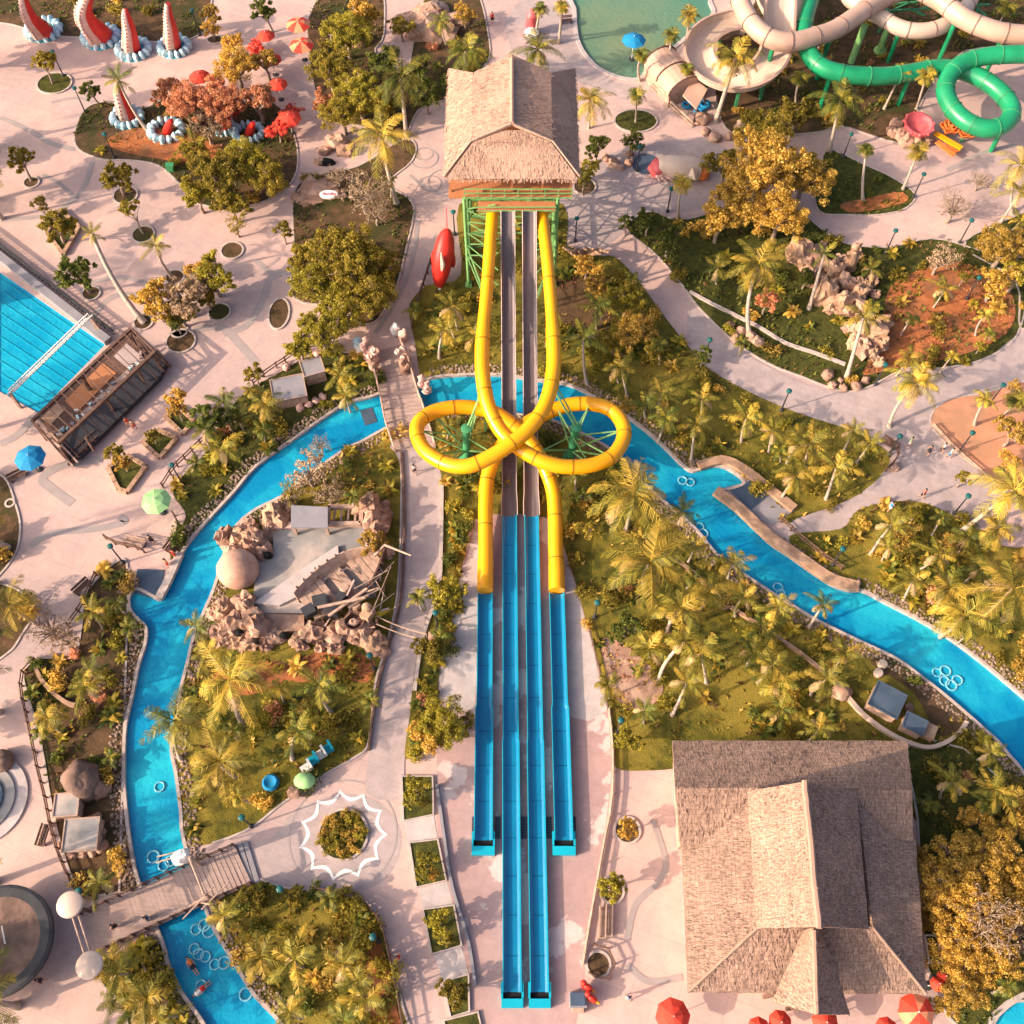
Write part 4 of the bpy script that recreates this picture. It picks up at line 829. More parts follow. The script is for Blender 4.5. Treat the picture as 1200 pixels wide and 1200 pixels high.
for p0, p1 in (((372,712,3),(428,700,3.4)), ((385,722,2.6),(430,690,3.2)), ((408,712,2.4),(432,697,2.6))): mb = MB(); mb.tube([P(*p0), P(*p1)], .15, 7); mb.build('fallen_mast', M['palewood'], sh)
for p0, p1 in (((430,690,4.5),(462,658,3)), ((435,720,4),(458,664,3)), ((415,690,3),(455,668,3.2)), ((432,718,3.4),(462,695,2.2)), ((424,700,3),(446,690,3)), ((440,680,3.5),(452,700,2))): mb = MB(); mb.tube([P(*p0), P(*p1)], .045, 5); mb.build('rigging', M['palewood'], sh)
for x, y, r in ((375,705,.75), (388,718,.7), (362,716,.65), (400,700,.5)): mb = MB(); mb.box(P(x, y, 1.75), (r*1.7, r*1.5, .8), rnd.random()); mb.build('hatch', M['darksteel'], sh)
for x, y in ((405,692),(418,712)): mb = MB(); p = P(x, y, 1.5); mb.lathe(p, [(.4, 0), (.52, .4), (.4, .85), (.0, .86)], 10); o = mb.build('barrel', M['palewood']); defer(o, 'weathered barrel on the ship deck', 'barrel', x, y, 'barrels on the shipwreck')
o = thing('crows_nest', 'tan-hooded brown lookout basket at the stern of the shipwreck', 'sculpture', P(422, 728))
mb = MB(); mb.lathe(P(416,730,1.6), [(.7, 0), (.95, .7), (.85, .7), (.65, .1)], 14); mb.build('basket', M['wood'], o)
mb = MB(); mb.box(P(431,719,2.4), (.9, 1.2, 1.1), -.5); mb.ball(P(430,712,3.0), .5, 8, 6); mb.build('hood', M['sandstone'], o)
mb = MB(); mb.ball(P(415,729,2.0), (.5, .4, .35), 8, 6, .6, seed=9); mb.build('bundle', M['palewood'], o)
o = thing('rope_crossing', 'twin rope line strung across the grey path from the shipwreck', 'rope bridge', P(470, 732))
mb = MB()
for d in (0, 1): 
    pa, pb_ = P(441,722+9*d,2.2), P(500,743+7*d,2.4); pts = [pa.lerp(pb_, t/8)+Vector((0, 0, -.5*math.sin(math.pi*t/8))) for t in range(9)]; mb.tube(pts, .06, 5)
    if d: 
        for u, v in list(zip(pts, prev))[4:]: mb.tube([u, v], .04, 4)
    prev = pts
mb.build('rope', M['palewood'], o); mb = MB()
for x, y in ((441,726),(500,747)): p = P(x, y, 2.3); mb.bar((p.x, p.y, 0), p, .2)
mb.build('anchor_post', M['wood'], o)
soft(boulder(512,748,11,'rock',.9,'grey pink rock beside the rope post'))
# ------------------------------------------------------------------ striped pool, arch and timber stand
bl = PP([(-60,268),(123,404),(45,484),(-60,432)], 0)
basin_o = None
struct(MB().add([(x, y, -1.0) for x, y in BASIN]+[(x, y, 0) for x, y in BASIN], [(i, (i+1) % 4, 4+(i+1) % 4, 4+i) for i in range(4)]).build('striped_pool_lining', M['poolwall']))
struct(MB().add([(x, y, -.12) for x, y in BASIN], [(0, 1, 2, 3)]).build('striped_pool_water', M['openwater']))
rt = thing('lane_rope_set', 'ten parallel thin lane dividers lying in the striped blue pool', 'lane dividers', P(60, 400))
for i in range(10):
    t = (i+.5)/10; a = Vector((*BASIN[0], -.08)).lerp(Vector((*BASIN[3], -.08)), t); b = Vector((*BASIN[1], -.08)).lerp(Vector((*BASIN[2], -.08)), t)
    mb = MB(); mb.bar(a, b, .09, .05); mb.build('lane_divider', M['cyan'], rt)
rt = thing('pool_wall', 'long grey pool side wall with a dark capping along the striped blue pool', 'wall', P(60, 340))
mb = MB(); a, b = P(-30,278), P(128,402); mb.bar(a+Vector((0, 0, .3)), b+Vector((0, 0, .3)), .9, .6); mb.build('wall_body', M['greyroof'], rt)
mb = MB(); a, b = P(-30,268), P(136,395); n = 40
for i in range(n): p = a.lerp(b, i/n); mb.bar((p.x, p.y, 0), (p.x, p.y, 1.1), .1)
mb.bar(a+Vector((0, 0, 1.05)), b+Vector((0, 0, 1.05)), .2); mb.bar(a+Vector((0, 0, .5)), b+Vector((0, 0, .5)), .12); mb.build('rail', M['darksteel'], rt)
rt = thing('truss_gantry', 'white lattice truss gantry spanning the striped blue pool', 'gantry', P(60, 420))
a, b = P(105,371,2.6), P(12,461,2.6); mb = MB()
for o_ in (Vector((.28, .2, .0)), Vector((-.28, -.2, 0)), Vector((0, 0, .5))): mb.bar(a+o_, b+o_, .12)
n = 26
for i in range(n):
    p, q = a.lerp(b, i/n), a.lerp(b, (i+1)/n); A_, B_, D_ = Vector((.28, .2, 0)), Vector((-.28, -.2, 0)), Vector((0, 0, .5)); mb.bar(p+A_, q+B_, .08); mb.bar(p+B_, q+A_, .08); mb.bar(p+D_, q+A_, .07)
mb.build('truss', M['white'], rt)
for e_, f in ((a, P(119,389)), (b, P(24,478))): mb = MB(); mb.bar(e_, f, .25); mb.bar(e_, (e_.x, e_.y, 0), .22); mb.build('leg', M['palewood'], rt)
st = thing('timber_grandstand', 'dark timber pergola stand with orange deck boards below the striped blue pool', 'pergola', P(115, 465))
deck_slab('floor', PP([(42,490),(150,388),(195,428),(85,540)]), 0, .35, M['wood'], st)
deck_slab('board_panel', PP([(78,472),(122,428),(138,440),(92,486)]), .35, .42, M['orangewood'], st)
deck_slab('board_panel', PP([(50,492),(70,474),(80,480),(62,500)]), .35, .42, M['sandstone'], st)
deck_slab('board_panel', PP([(95,488),(150,436),(163,446),(110,500)]), .35, .40, M['deck'], st)
deck_slab('board_panel', PP([(135,420),(150,405),(172,424),(158,440)]), .35, .41, M['pave_grey'], st)
def beam(a, b, w, name='beam', m='wood'): mb = MB(); mb.bar(P(*a), P(*b), w, w*1.1); mb.build(name, M[m], st)
beam((38,493,2.8),(154,385,2.8),.3); beam((68,520,3.1),(182,412,3.1),.32); beam((80,545,.5),(105,520,.5),.2)
for a, b in (((38,493,2.8),(85,546,.6)), ((154,385,2.8),(182,412,3.1)), ((154,387,2.6),(172,412,.6)), ((182,412,3.1),(200,430,.5)), ((68,472,2.4),(86,488,2.5)), ((100,512,3),(110,528,1.2)), ((160,430,3),(168,446,1.2)), ((160,395,2.8),(184,420,2.5))): beam(a, b, .2, 'rafter')
for x, y in ((42,497),(70,525),(152,392),(182,418),(95,440),(125,468)):
    p = P(x, y, 2.9); mb = MB(); mb.bar((p.x, p.y, 0), p, .28); mb.build('post', M['wood'], st)
for i in range(5):
    p, q = P(80+i*4,536+i*.5,1.2), P(106+i*2,510-i,1.2); 
mb = MB()
for k in range(2):
    a, b = P(82+k*6,541-k*6,1.0), P(108+k*6,517-k*6,1.0); mb.bar(a, b, .1)
for i in range(8):
    p = P(82+26*i/7,541-24*i/7,0); mb.bar(p, p+Vector((0, 0, 1.0)), .09); q = P(88+26*i/7,535-24*i/7,0); mb.bar(p+Vector((0, 0, 1)), q+Vector((0, 0, 1)), .08)
mb.build('railing', M['wood'], st)
for i in range(15): t_ = i/14; mb = MB(); mb.bar(P(38,493,3.0).lerp(P(154,385,3.0), t_), P(68,520,3.2).lerp(P(182,412,3.2), t_), .09); mb.build('rafter', M['wood'], st)
for i in range(12): t_ = (i+.5)/12; mb = MB(); mb.bar(P(68,520,3.0).lerp(P(182,412,3.0), t_), P(88,541,1.2).lerp(P(198,432,1.2), t_), .1); mb.build('lattice_strut', M['wood'], st)
for i in range(40):
    mb = MB(); t = rnd.random(); p = P(70+t*100+rnd.uniform(-8, 8), 512-t*95+rnd.uniform(-8, 8), .55); mb.box(p, (rnd.uniform(.15, .5), rnd.uniform(.1, .3), .3), rnd.random()*3); mb.build('seat', M[rnd.choice(('whitepaint', 'greyroof', 'deck', 'foam'))], st)
deck_slab('rear_shade_block', PP([(98,540),(190,448),(200,430),(188,415),(74,525),(85,542)]), .35, .9, M['plain_dark'], st)  # dark block stands in for the shade at the back of the stand
rt = thing('side_railing', 'pale slanting handrail down the left side of the timber stand', 'railing', P(62, 520)); mb = MB()
for d in (0, 5): mb.bar(P(40+d,497-d,1.3), P(86+d,547-d,1.0), .16)
mb.build('rail', M['palewood'], rt); mb = MB()
for i in range(6): p = P(42+44*i/5,500+46*i/5); mb.bar(p, p+Vector((0, 0, 1.2)), .12)
mb.build('post', M['wood'], rt)
# ------------------------------------------------------------------ tube slides at the top right
def joint_tube(name, label, pts, r, m, k=5, step=6, props=()):
    rt = thing(name, label, 'water slide', P(pts[len(pts)//2][0], pts[len(pts)//2][1]), 'tube slides at the top right')
    q = tube_slide(rt, 'tube', pts, r, m, M['seam'] if m != M['green'] else M['greenpost'], k, step, 1.07)
    for i in props:
        p = q[i]; mb = MB(); mb.tube([(p.x, p.y, 0), (p.x, p.y, p.z-r*.8)], .3, 8); mb.build('support', M['green'], rt)
    return rt
joint_tube('tube_slide', 'long beige tube slide sweeping over the cream bowl', [(862,-30,8),(866,-5,8),(875,18,7.8),(889,36,7.6),(908,47,7.4),(930,49,7.2),(955,43,7.0),(980,34,6.8),(1003,19,6.7),(1025,4,6.6),(1050,-8,6.5),(1080,-20,6.4)], 1.12, M['beige'], 5, 6, (20, 34))
joint_tube('tube_slide', 'short beige tube slide curving off the right edge at the top', [(1050,-30,7.4),(1082,-10,7.2),(1105,3,7.0),(1128,21,6.8),(1155,33,6.6),(1185,40,6.4),(1240,42,6.2)], 1.15, M['beige'], 5, 6, (14, 24))
joint_tube('tube_slide', 'pale cream half-loop tube slide between the two beige tubes', [(985,-40,5.6),(990,-8,5.4),(1010,8,5.2),(1032,20,5.0),(1048,30,4.9),(1068,36,4.8),(1092,35,4.7),(1113,26,4.6),(1128,15,4.5),(1140,-5,4.4)], .95, M['cream'], 5, 6, (22,))
joint_tube('tube_slide', 'bright green tube slide with a full loop at the right edge', [(955,-30,6.4),(951,-5,6.2),(944,22,6.0),(942,42,5.8),(948,62,5.6),(962,78,5.4),(985,86,5.2),(1012,89,5.0),(1040,89,4.8),(1068,85,4.7),(1098,80,4.6),(1128,83,4.5),(1155,95,4.4),(1176,112,4.3),(1186,130,4.2),(1178,145,4.1),(1158,151,4.0),(1135,144,4.0),(1117,128,4.2),(1108,108,4.6),(1112,90,5.1),(1126,75,5.6),(1150,67,6.0),(1180,64,6.3),(1240,63,6.6)], 1.05, M['green'], 5, 6, (28, 45, 75))
rt = thing('green_support', 'slanting lime green pipe support with a flared foot beneath the tubes', 'slide support', P(1010, 50))
mb = MB(); mb.tube([P(1014,28,5), P(997,74,.6)], .42, 10); mb.build('pipe', M['greensteel'], rt); mb = MB(); mb.tube([P(1040,34,4.5), P(1031,58,1.2)], [.4, .4], 10); mb.lathe(P(1031,60,.3), [(.8, 0), (.8, .25), (.45, .6)], 12); mb.build('flared_pipe', M['greensteel'], rt)
rt = thing('truss_support', 'green lattice truss behind the tube slides at the top', 'slide support', P(1085, 8)); mb = MB()
for i in range(7): mb.bar(P(1030+18*i,12-1*i,3.5), P(1048+18*i,3 if i % 2 else 18,3.5), .2)
mb.bar(P(1025,14,3.5), P(1160,5,3.5), .2); mb.bar(P(1025,6,3.5), P(1160,-4,3.5), .2); mb.build('truss', M['greenpost'], rt)
mb = MB()
for x, y in ((1040,10),(1150,4)): p = P(x, y, 3.5); mb.bar((p.x, p.y, 0), p, .25)
mb.build('post', M['greenpost'], rt)
bw = thing('bowl_slide', 'open cream bowl slide spiralling around a palm at the top right', 'water slide', P(860, 68))
sp = [(918,-30,7.5),(914,-5,7.0),(912,18,6.3),(911,40,5.6),(909,60,5.0),(902,78,4.5),(888,92,4.0),(868,99,3.5),(846,97,3.1),(827,86,2.8),(818,68,2.5),(823,50,2.3),(838,38,2.1),(858,32,1.9),(872,33,1.8)]
q = PP(sp, 0, 5); tp = lambda i: 1.0+.5*min(1, i/30); pr = [[(-1.9, 1.0), (-1.7, 1.0), (-1.35, .25), (-.7, 0), (.7, 0), (1.35, .25), (1.7, 1.0), (1.9, 1.0), (1.55, .1), (.8, -.2), (-.8, -.2), (-1.55, .1)] for i in q]
mb = MB(); mb.sweep(q, pr); o = mb.build('flume', M['cream'], bw, False)
mb = MB(); mb.sweep([Vector(p)+Vector((0, 0, .02)) for p in q], [(-1.97, .95), (-1.66, 1.06), (-1.66, 1.1), (-1.97, 1.05)]); mb.sweep([Vector(p)+Vector((0, 0, .02)) for p in q], [(1.66, 1.06), (1.97, .95), (1.97, 1.05), (1.66, 1.1)]); mb.build('rim', M['beige'], bw)
for i in range(8, len(q)-3, 9): p = q[i]; mb = MB(); mb.bar((p.x, p.y, 0), (p.x, p.y, p.z-.15), .35); mb.build('support', M['greenpost'], bw)
bw = thing('bowl_slide', 'cream open flume curving behind the bowl at the top edge', 'water slide', P(930, 15))
q = PP([(885,-25,4),(900,12,3.6),(912,24,3.3),(926,20,3.0),(934,0,2.8),(936,-25,2.6)], 0, 5); mb = MB(); mb.sweep(q, [(-1.1, .8), (-1.0, .8), (-.8, .1), (.8, .1), (1.0, .8), (1.1, .8), (.9, -.05), (-.9, -.05)]); mb.build('flume', M['cream'], bw)
for p in (q[6], q[14], q[20]): mb = MB(); mb.bar((p.x, p.y, 0), p, .3); mb.build('support', M['greenpost'], bw)
# barrel hut
hu = thing('barrel_hut', 'tan barrel roofed snack hut with a small side canopy by the green pool', 'hut', P(795, 95))
a, b = P(772,76,1.0), P(802,112,1.0); d = (b-a).normalized(); nx = Vector((-d.y, d.x, 0)); mb = MB(); v = []; n = 10
for p in (a, b): v += [p+nx*(2.3*math.cos(math.pi*i/n))+Vector((0, 0, .8+1.7*math.sin(math.pi*i/n))) for i in range(n+1)]
mb.add(v, [(i, i+1, n+2+i, n+1+i) for i in range(n)]+[tuple(range(n+1)), tuple(range(2*n+1, n, -1))]); mb.build('barrel_roof', M['beige'], hu, False)
mb = MB()
for t in (0, .52, 1): mb.tube([a.lerp(b, t)+nx*(2.36*math.cos(math.pi*i/n))+Vector((0, 0, .8+1.76*math.sin(math.pi*i/n))) for i in range(n+1)], .1, 6)
mb.build('roof_hoop', M['wood'], hu)
mb = MB(); c_ = a.lerp(b, .5); mb.box((c_.x, c_.y, .9), ((b-a).length*.98, 4.4, 1.8), math.atan2(d.y, d.x)); mb.build('wall', M['palewood'], hu)
deck_slab('canopy', PP([(812,92),(829,105),(816,128),(800,112)], 2.4), 2.3, 2.5, M['beige'], hu)
mb = MB()
for x, y in ((828,106),(816,127),(812,94)): p = P(x, y, 2.3); mb.bar((p.x, p.y, 0), p, .15)
mb.build('canopy_post', M['wood'], hu)
mb = MB(); a, b = P(763,98,.8), P(812,143,.8); mb.bar(a, b, .2); mb.bar(a-Vector((0, 0, .5)), b-Vector((0, 0, .5)), .15)
for i in range(8): p = a.lerp(b, i/7); mb.bar((p.x, p.y, 0), p, .15)
mb.build('fence', M['palewood'], hu)
def torus(c, R_, r_, n=20, k=8):
    mb = MB(); mb.tube([Vector(c)+Vector((R_*math.cos(t), R_*math.sin(t), 0)) for t in (2*math.pi*i/n for i in range(n))], r_, k, closed=True); return mb
RING = torus((0, 0, 0), .42, .085).mesh('swim_ring', M['ring'], True)
RINGB = torus((0, 0, 0), .48, .17).mesh('swim_ring_blue', M['bluefab'], True)
def ring(px, py, me=RING, z=-.18, desc='clear vinyl swim ring floating'):
    o = bpy.data.objects.new('swim_ring', me); C.objects.link(o); o.location = P(px, py, z); o.rotation_euler = (rnd.uniform(-.05, .05), rnd.uniform(-.05, .05), 0); s = rnd.uniform(.9, 1.15); o.scale = (s, s, s)
    defer(o, desc, 'swim ring', px, py, 'swim rings'); return o
for x, y in ((233,1118),(241,1121),(228,1112),(252,1130),(263,1128),(230,1089),(240,1084),(245,1091),(288,1165),(236,1155),(180,1004),(192,1014),(200,1009),(187,922),(912,688),(915,695),(1098,788),(1108,786),(1107,798),(1122,797),(1115,803),(800,563),(820,617),(824,625),(809,565),(268,632)): ring(x, y)
for x, y, z in ((805,123,.3),(822,125,.3),(826,122,.55),(818,130,.3)): ring(x, y, RINGB, z, 'blue swim ring')
rt = thing('life_slab', 'dark sunken mat in the top river channel', 'mat', P(432, 490)); mb = MB(); a = P(432,488,-.2); mb.box(a, (1.3, 1.9, .06), .35); mb.build('mat_body', M['panel'], rt)
# ------------------------------------------------------------------ sculptures
def wave_base(mb, b, r, n=15, h=.9):
    for i in range(n):
        t = 2*math.pi*i/n; mb.ball(b+Vector((r*math.cos(t), r*.9*math.sin(t), h*.35)), (r*.30, r*.2, h*(.6+.25*rnd.random())), 7, 5, .2, seed=i, rz=t)
def tentacle(label, base, pts, r0, red_side=1, wr=2.0):
    b = P(*base); rt = thing('tentacle_sculpture', label, 'sculpture', b, 'red tentacle sculptures')
    q = PP(pts, 0, 4); n = len(q); rs = [r0*(1-.72*(i/(n-1))**1.2) for i in range(n)]
    mb = MB(); mb.tube(q, rs, 12); mb.build('tentacle', M['red'], rt, True)
    mb = MB(); off = Vector((-red_side, -.8, .1)).normalized()
    mb.tube([p+off*rs[i]*.5+Vector((0, -.05, 0)) for i, p in enumerate(q)], [r*.88 for r in rs], 10)
    for i in range(2, n): 
        for s in (-1, 1): tg_ = (q[min(i+1, n-1)]-q[i-1]).normalized(); lt = tg_.cross(off).normalized(); mb.ball(q[i]+off*rs[i]*1.25+lt*s*rs[i]*.5, rs[i]*.30, 7, 5)
    mb.build('pale_underside', M['pinkskin'], rt, True)
    mb = MB(); wave_base(mb, b, wr); mb.build('wave_base', M['foam'], rt, True)
    mb = MB(); mb.lathe(b, [(wr*1.12, 0), (wr*1.05, .12), (0, .14)], 20); mb.build('plinth', M['cyan'], rt)
tentacle('leftmost top tentacle, thick red leaning left out of a blue wave ring', (52,37), [(54,38,0),(48,32,2),(38,22,4),(31,8,6),(26,-10,8)], 1.15)
tentacle('tall curved tentacle with red outer flank, second from left at the top', (119,45), [(122,44,0),(115,36,2.2),(105,26,4.2),(100,12,6),(104,-4,8),(112,-16,9.4)], 1.35, 1, 2.1)
tentacle('short hooked tentacle with a bulb tip, third from left at the top', (157,60), [(157,60,0),(155,48,2),(153,34,4),(149,20,5.6),(147,10,6.4)], .95, 1, 1.9)
tentacle('slim straight tentacle, fourth from left at the top', (205,57), [(205,55,0),(203,44,2.2),(201,30,4.4),(198,16,6.2),(197,4,7.6)], .9, 1, 1.8)
tentacle('red cone tentacle rising at the left tip of the peach tree island', (150,140), [(152,138,0),(147,124,1.8),(141,108,3.8),(139,96,5)], .95, 1, 1.7)
for x, y, r, lab in ((196,155,1.9,'wide pale wave ring with a collapsed crest beneath the peach trees'), (292,158,1.6,'small wave ring half hidden below the peach trees on their right'), (263,152,1.2,'tiny blue wave crest between the two wave rings under peach trees')):
    rt = thing('wave_sculpture', lab, 'sculpture', P(x, y)); mb = MB(); wave_base(mb, P(x, y), r); mb.build('wave_ring', M['foam'], rt, True)
    mb = MB(); mb.tube([P(x, y, 0), P(x+2, y-8, 1.4), P(x+5, y-14, 2.6)], [.6, .5, .25], 8); mb.build('tentacle_stub', M['red'], rt, True)
fi = thing('rocket_sculpture', 'red finned fish-shaped rocket sculpture standing beside the slide tower', 'sculpture', P(517, 330))
ax = [P(515,334,.2), P(516,322,1.6), P(518,306,3.0), P(521,290,4.2), P(523,276,5.2), P(524,268,5.8)]
mb = MB(); mb.tube(cr(ax, 4), [.12+1.02*math.sin(math.pi*min(1, .08+.9*i/20))**.8 for i in range(21)], 14); mb.build('body', M['red'], fi, True)
mb = MB(); mb.bar(P(524,268,5.8), P(523,243,8.2), .12); mb.build('nose_spike', M['coral'], fi)
for s, x in ((-1, 508), (1, 531)): mb = MB(); p = P(x, 304, 2.6); mb.ball(p, (.28, .9, 1.0), 8, 6); mb.build('fin', M['red'], fi, True)
mb = MB(); mb.tube([P(517,296,5.0), P(519,310,3.6), P(517,322,2.2)], [.1, .28, .1], 6); mb.build('pale_stripe', M['pinkskin'], fi)
mb = MB(); mb.bar(P(515,334,0), P(515,340,0), .3); mb.tube([P(515,336,0), P(515,330,.8)], .22, 8); mb.build('tail_mount', M['whitepaint'], fi)
o = thing('squid_sculpture', 'fallen pale squid sculpture with pink head on the grey terrace', 'sculpture', P(795, 198))
mb = MB(); q = [P(772,196,1.0), P(783,194,1.3), P(798,197,1.2), P(812,198,1.0), P(820,199,.9)]; mb.tube(cr(q, 4), [.5+.95*math.sin(math.pi*min(.95, .1+.6*i/16)) for i in range(17)], 12); mb.build('mantle', M['cream'], o, True)
mb = MB(); mb.add([P(805,190,1.4), P(820,184,1.7), P(818,200,1.9), P(815,212,1.3), P(803,206,1.2), P(812,198,2.2)], [(0, 1, 5), (1, 2, 5), (2, 3, 5), (3, 4, 5), (4, 0, 5), (0, 4, 3, 2, 1)]); mb.build('fin', M['cream'], o)
mb = MB(); mb.ball(P(771,197,.8), (1.1, 1.1, 1.1), 10, 8, .25, seed=2); mb.build('head', M['coral'], o, True)
mb = MB()
for i in range(6): mb.tube([P(772,198,.6), P(770+i*3,207+i % 3,.5), P(773+i*4,212-i % 2*3,.2)], [.3, .2, .08], 7)
mb.build('tentacle', M['pinkskin'], o, True)
mb = MB(); mb.ball(P(824,203,.8), (1.0, .8, .8), 8, 6, .3); mb.build('tail_block', M['orange'], o, True)
disc_sheet(757, 192, 17, 'panel', .024, 'dark_paving_disc')
o = thing('shell_sculpture', 'giant open coral pink clam shell with a beaded rim in the right garden', 'sculpture', P(1072, 150))
mb = MB(); c_ = P(1075,150,1.4); mb.lathe(c_, [(.0, -.5), (1.0, -.4), (1.7, .2), (1.85, .7), (1.65, .75), (1.4, .3), (.7, .1), (0, .05)], 20, sx=.95, sy=1.1); mb.build('shell_bowl', M['coral'], o, True)
mb = MB()
for i in range(11): t = 2*math.pi*i/11; mb.ball(c_+Vector((1.75*math.cos(t), 1.95*math.sin(t), .6)), .2, 7, 5)
mb.build('scalloped_rim', M['coral'], o, True)
mb = MB()
for x, y, r in ((1050,148,.9),(1055,158,.8),(1062,165,.9),(1075,168,.8),(1045,155,.7),(1085,165,.7)): mb.ball(P(x, y, .4), r, 9, 7, .5, seed=x)
mb.build('rock_base', M['rock'], o)
for x, y, lab in ((1112,152,'left orange rose-shaped flower sculpture beneath the green loop'), (1131,157,'right orange rose-shaped flower sculpture beneath the green loop')):
    o = thing('flower_sculpture', lab, 'sculpture', P(x, y), 'orange flower sculptures'); b = P(x, y, 1.2)
    for k in range(3):
        mb = MB(); n_ = 20; r0_ = 1.15-.36*k; pr_ = [(r0_*.35, -.3), (r0_*.8, .1), (r0_, .55+.12*k), (r0_*.9, .57+.12*k), (r0_*.7, .12), (.05, -.1)]
        mb.lathe(b+Vector((0, 0, .12*k)), pr_, n_); mb.v = [(b.x+(x_-b.x)*(1+.16*math.sin(5*math.atan2(y_-b.y, x_-b.x)+k)), b.y+(y_-b.y)*(1+.16*math.sin(5*math.atan2(y_-b.y, x_-b.x)+k)), z_) for x_, y_, z_ in mb.v]
        mb.build('petal_ring', M['orange'], o, True)
    mb = MB(); mb.tube([(b.x, b.y, 0), b], .18, 6); mb.build('stem', M['greenpost'], o)
o = thing('signboard', 'slanting yellow plank signboard below the orange flower sculptures', 'sign', P(1110, 168))
for (a, b) in (((1096,156,1.2),(1127,174,1.4)), ((1098,166,.9),(1118,182,.9)), ((1105,160,.8),(1122,178,.7))): mb = MB(); mb.bar(P(*a), P(*b), .7, .14); mb.build('plank', M['yellow' if a[1] < 160 else 'orange'], o)
mb = MB()
for x, y in ((1100,160),(1122,172)): p = P(x, y, 1.2); mb.bar((p.x, p.y, 0), p, .14)
mb.build('post', M['wood'], o)
o = thing('hydrant_sculpture', 'pink barrel-bodied totem sculpture by the pool terrace palms', 'sculpture', P(623, 38))
mb = MB(); mb.lathe(P(623,40), [(.8, 0), (.75, 1.2), (.9, 1.4), (.6, 2.6), (.75, 2.8), (.4, 3.4), (0, 3.6)], 12); mb.build('body', M['coral'], o, True); mb = MB(); mb.lathe(P(623,40,1.9), [(.9, 0), (.9, .35), (.7, .4)], 12); mb.build('band', M['white'], o)
o = thing('coral_stump', 'flared orange driftwood stump sculpture right of the slide tower', 'sculpture', P(680, 300)); mb = MB()
for i in range(7): mb.tube([P(682,303,.3), P(672+5*i,296-((i*3) % 5),1.6), P(660+9*i,290+((i*7) % 9),2.4)], [.5, .35, .1], 7)
mb.build('branch', M['sandstone'], o, True)
o = thing('chair_sculpture', 'row of turquoise and white beach chairs with a green striped ball', 'beach chairs', P(372, 893))
for i, (x, y) in enumerate(((384,880),(376,886),(367,893),(360,902))):
    b = P(x, y); mb = MB(); mb.box(b+Vector((0, 0, .45)), (.9, .8, .12), .6); mb.box(b+Vector((.35, .25, .85)), (.2, .9, .9), .6); mb.build('chair', M['cyan' if i % 2 == 0 else 'white'], o)
mb = MB(); mb.ball(P(357,915,.8), (.95, .75, .8), 12, 9); mb.build('striped_ball', M['greenfab'], o, True)
mb = MB(); mb.ball(P(346,928,.5), (.6, .6, .5), 9, 7, .4); mb.build('rock_foot', M['rock'], o)
o = thing('ball_stool', 'dark blue round pod seat on the lawn near the striped ball', 'seat', P(318, 918)); mb = MB(); mb.lathe(P(318,918), [(.5, 0), (.75, .3), (.55, .6), (.3, .45), (0, .4)], 14); mb.build('pod', M['bluefab'], o, True)
# ------------------------------------------------------------------ umbrellas
def umbrella(px, py, rpx, cols, label, h=2.5, grp=None, n=8):
    z = h; b = P(px, py, z); r = rpx*mpp(px, py, z)
    rt = thing('umbrella', label, 'umbrella', (b.x, b.y, 0), grp); th = rnd.random()
    v = [Vector((b.x, b.y, z+.35))]; f = []; mi = []
    for i in range(n): t = 2*math.pi*i/n+th; v += [Vector((b.x+r*math.cos(t), b.y+r*math.sin(t), z-.28)), Vector((b.x+.92*r*math.cos(t+math.pi/n), b.y+.92*r*math.sin(t+math.pi/n), z-.26)), Vector((b.x+.55*r*math.cos(t), b.y+.55*r*math.sin(t), z+.10))]
    for i in range(n):
        a, m_, c_ = 1+3*i, 2+3*i, 1+3*((i+1) % n); f += [(0, a+2, c_+2), (a+2, a, m_), (a+2, m_, c_+2), (c_+2, m_, c_)]; mi += [i % len(cols)]*4
    mb = MB(); mb.add(v, f); mb.m = mi; o = mb.build('canopy', [M[c_] for c_ in cols], rt); md = o.modifiers.new('t', 'SOLIDIFY'); md.thickness = .02
    mb = MB(); mb.tube([(b.x, b.y, 0), (b.x, b.y, z+.45)], .04, 6); mb.build('pole', M['white'], rt)
    mb = MB(); mb.lathe((b.x, b.y, 0), [(.35, 0), (.35, .1), (.1, .18)], 12); mb.build('base', M['darksteel'], rt); return rt
umbrella(182, 586, 18, ['greenfab'], 'mint green umbrella on the paving between river and stone planters')
umbrella(34, 535, 18.5, ['bluefab'], 'blue umbrella on paving below the timber stand')
umbrella(743, 45, 14.5, ['bluefab'], 'blue umbrella standing in the murky green pool', 3)
umbrella(349, 27, 15, ['redfab', 'peachfab'], 'red and peach striped umbrella, upper of the touching pair', 2.6, 'red umbrellas at the upper left'); umbrella(353, 51, 15, ['peachfab', 'redfab'], 'red and peach striped umbrella, lower of the touching pair', 2.4, 'red umbrellas at the upper left')
for x, y, r, d in ((311,40,11,'red umbrella beside a clipped shrub left of the peach striped pair'), (318,68,12,'faded red umbrella below the shrub, beside the peach crowns'), (325,97,12,'pink-red umbrella nearest the right rim of the peach crowns'), (338,137,15,'brightest red umbrella, lowest along the peach tree island'), (233,88,13,'red umbrella poking from the top of the peach crowns'), (252,115,11,'small red umbrella in the middle of the peach crowns')):
    umbrella(x, y, r, ['redfab'], d, 2.5, 'red umbrellas at the upper left')
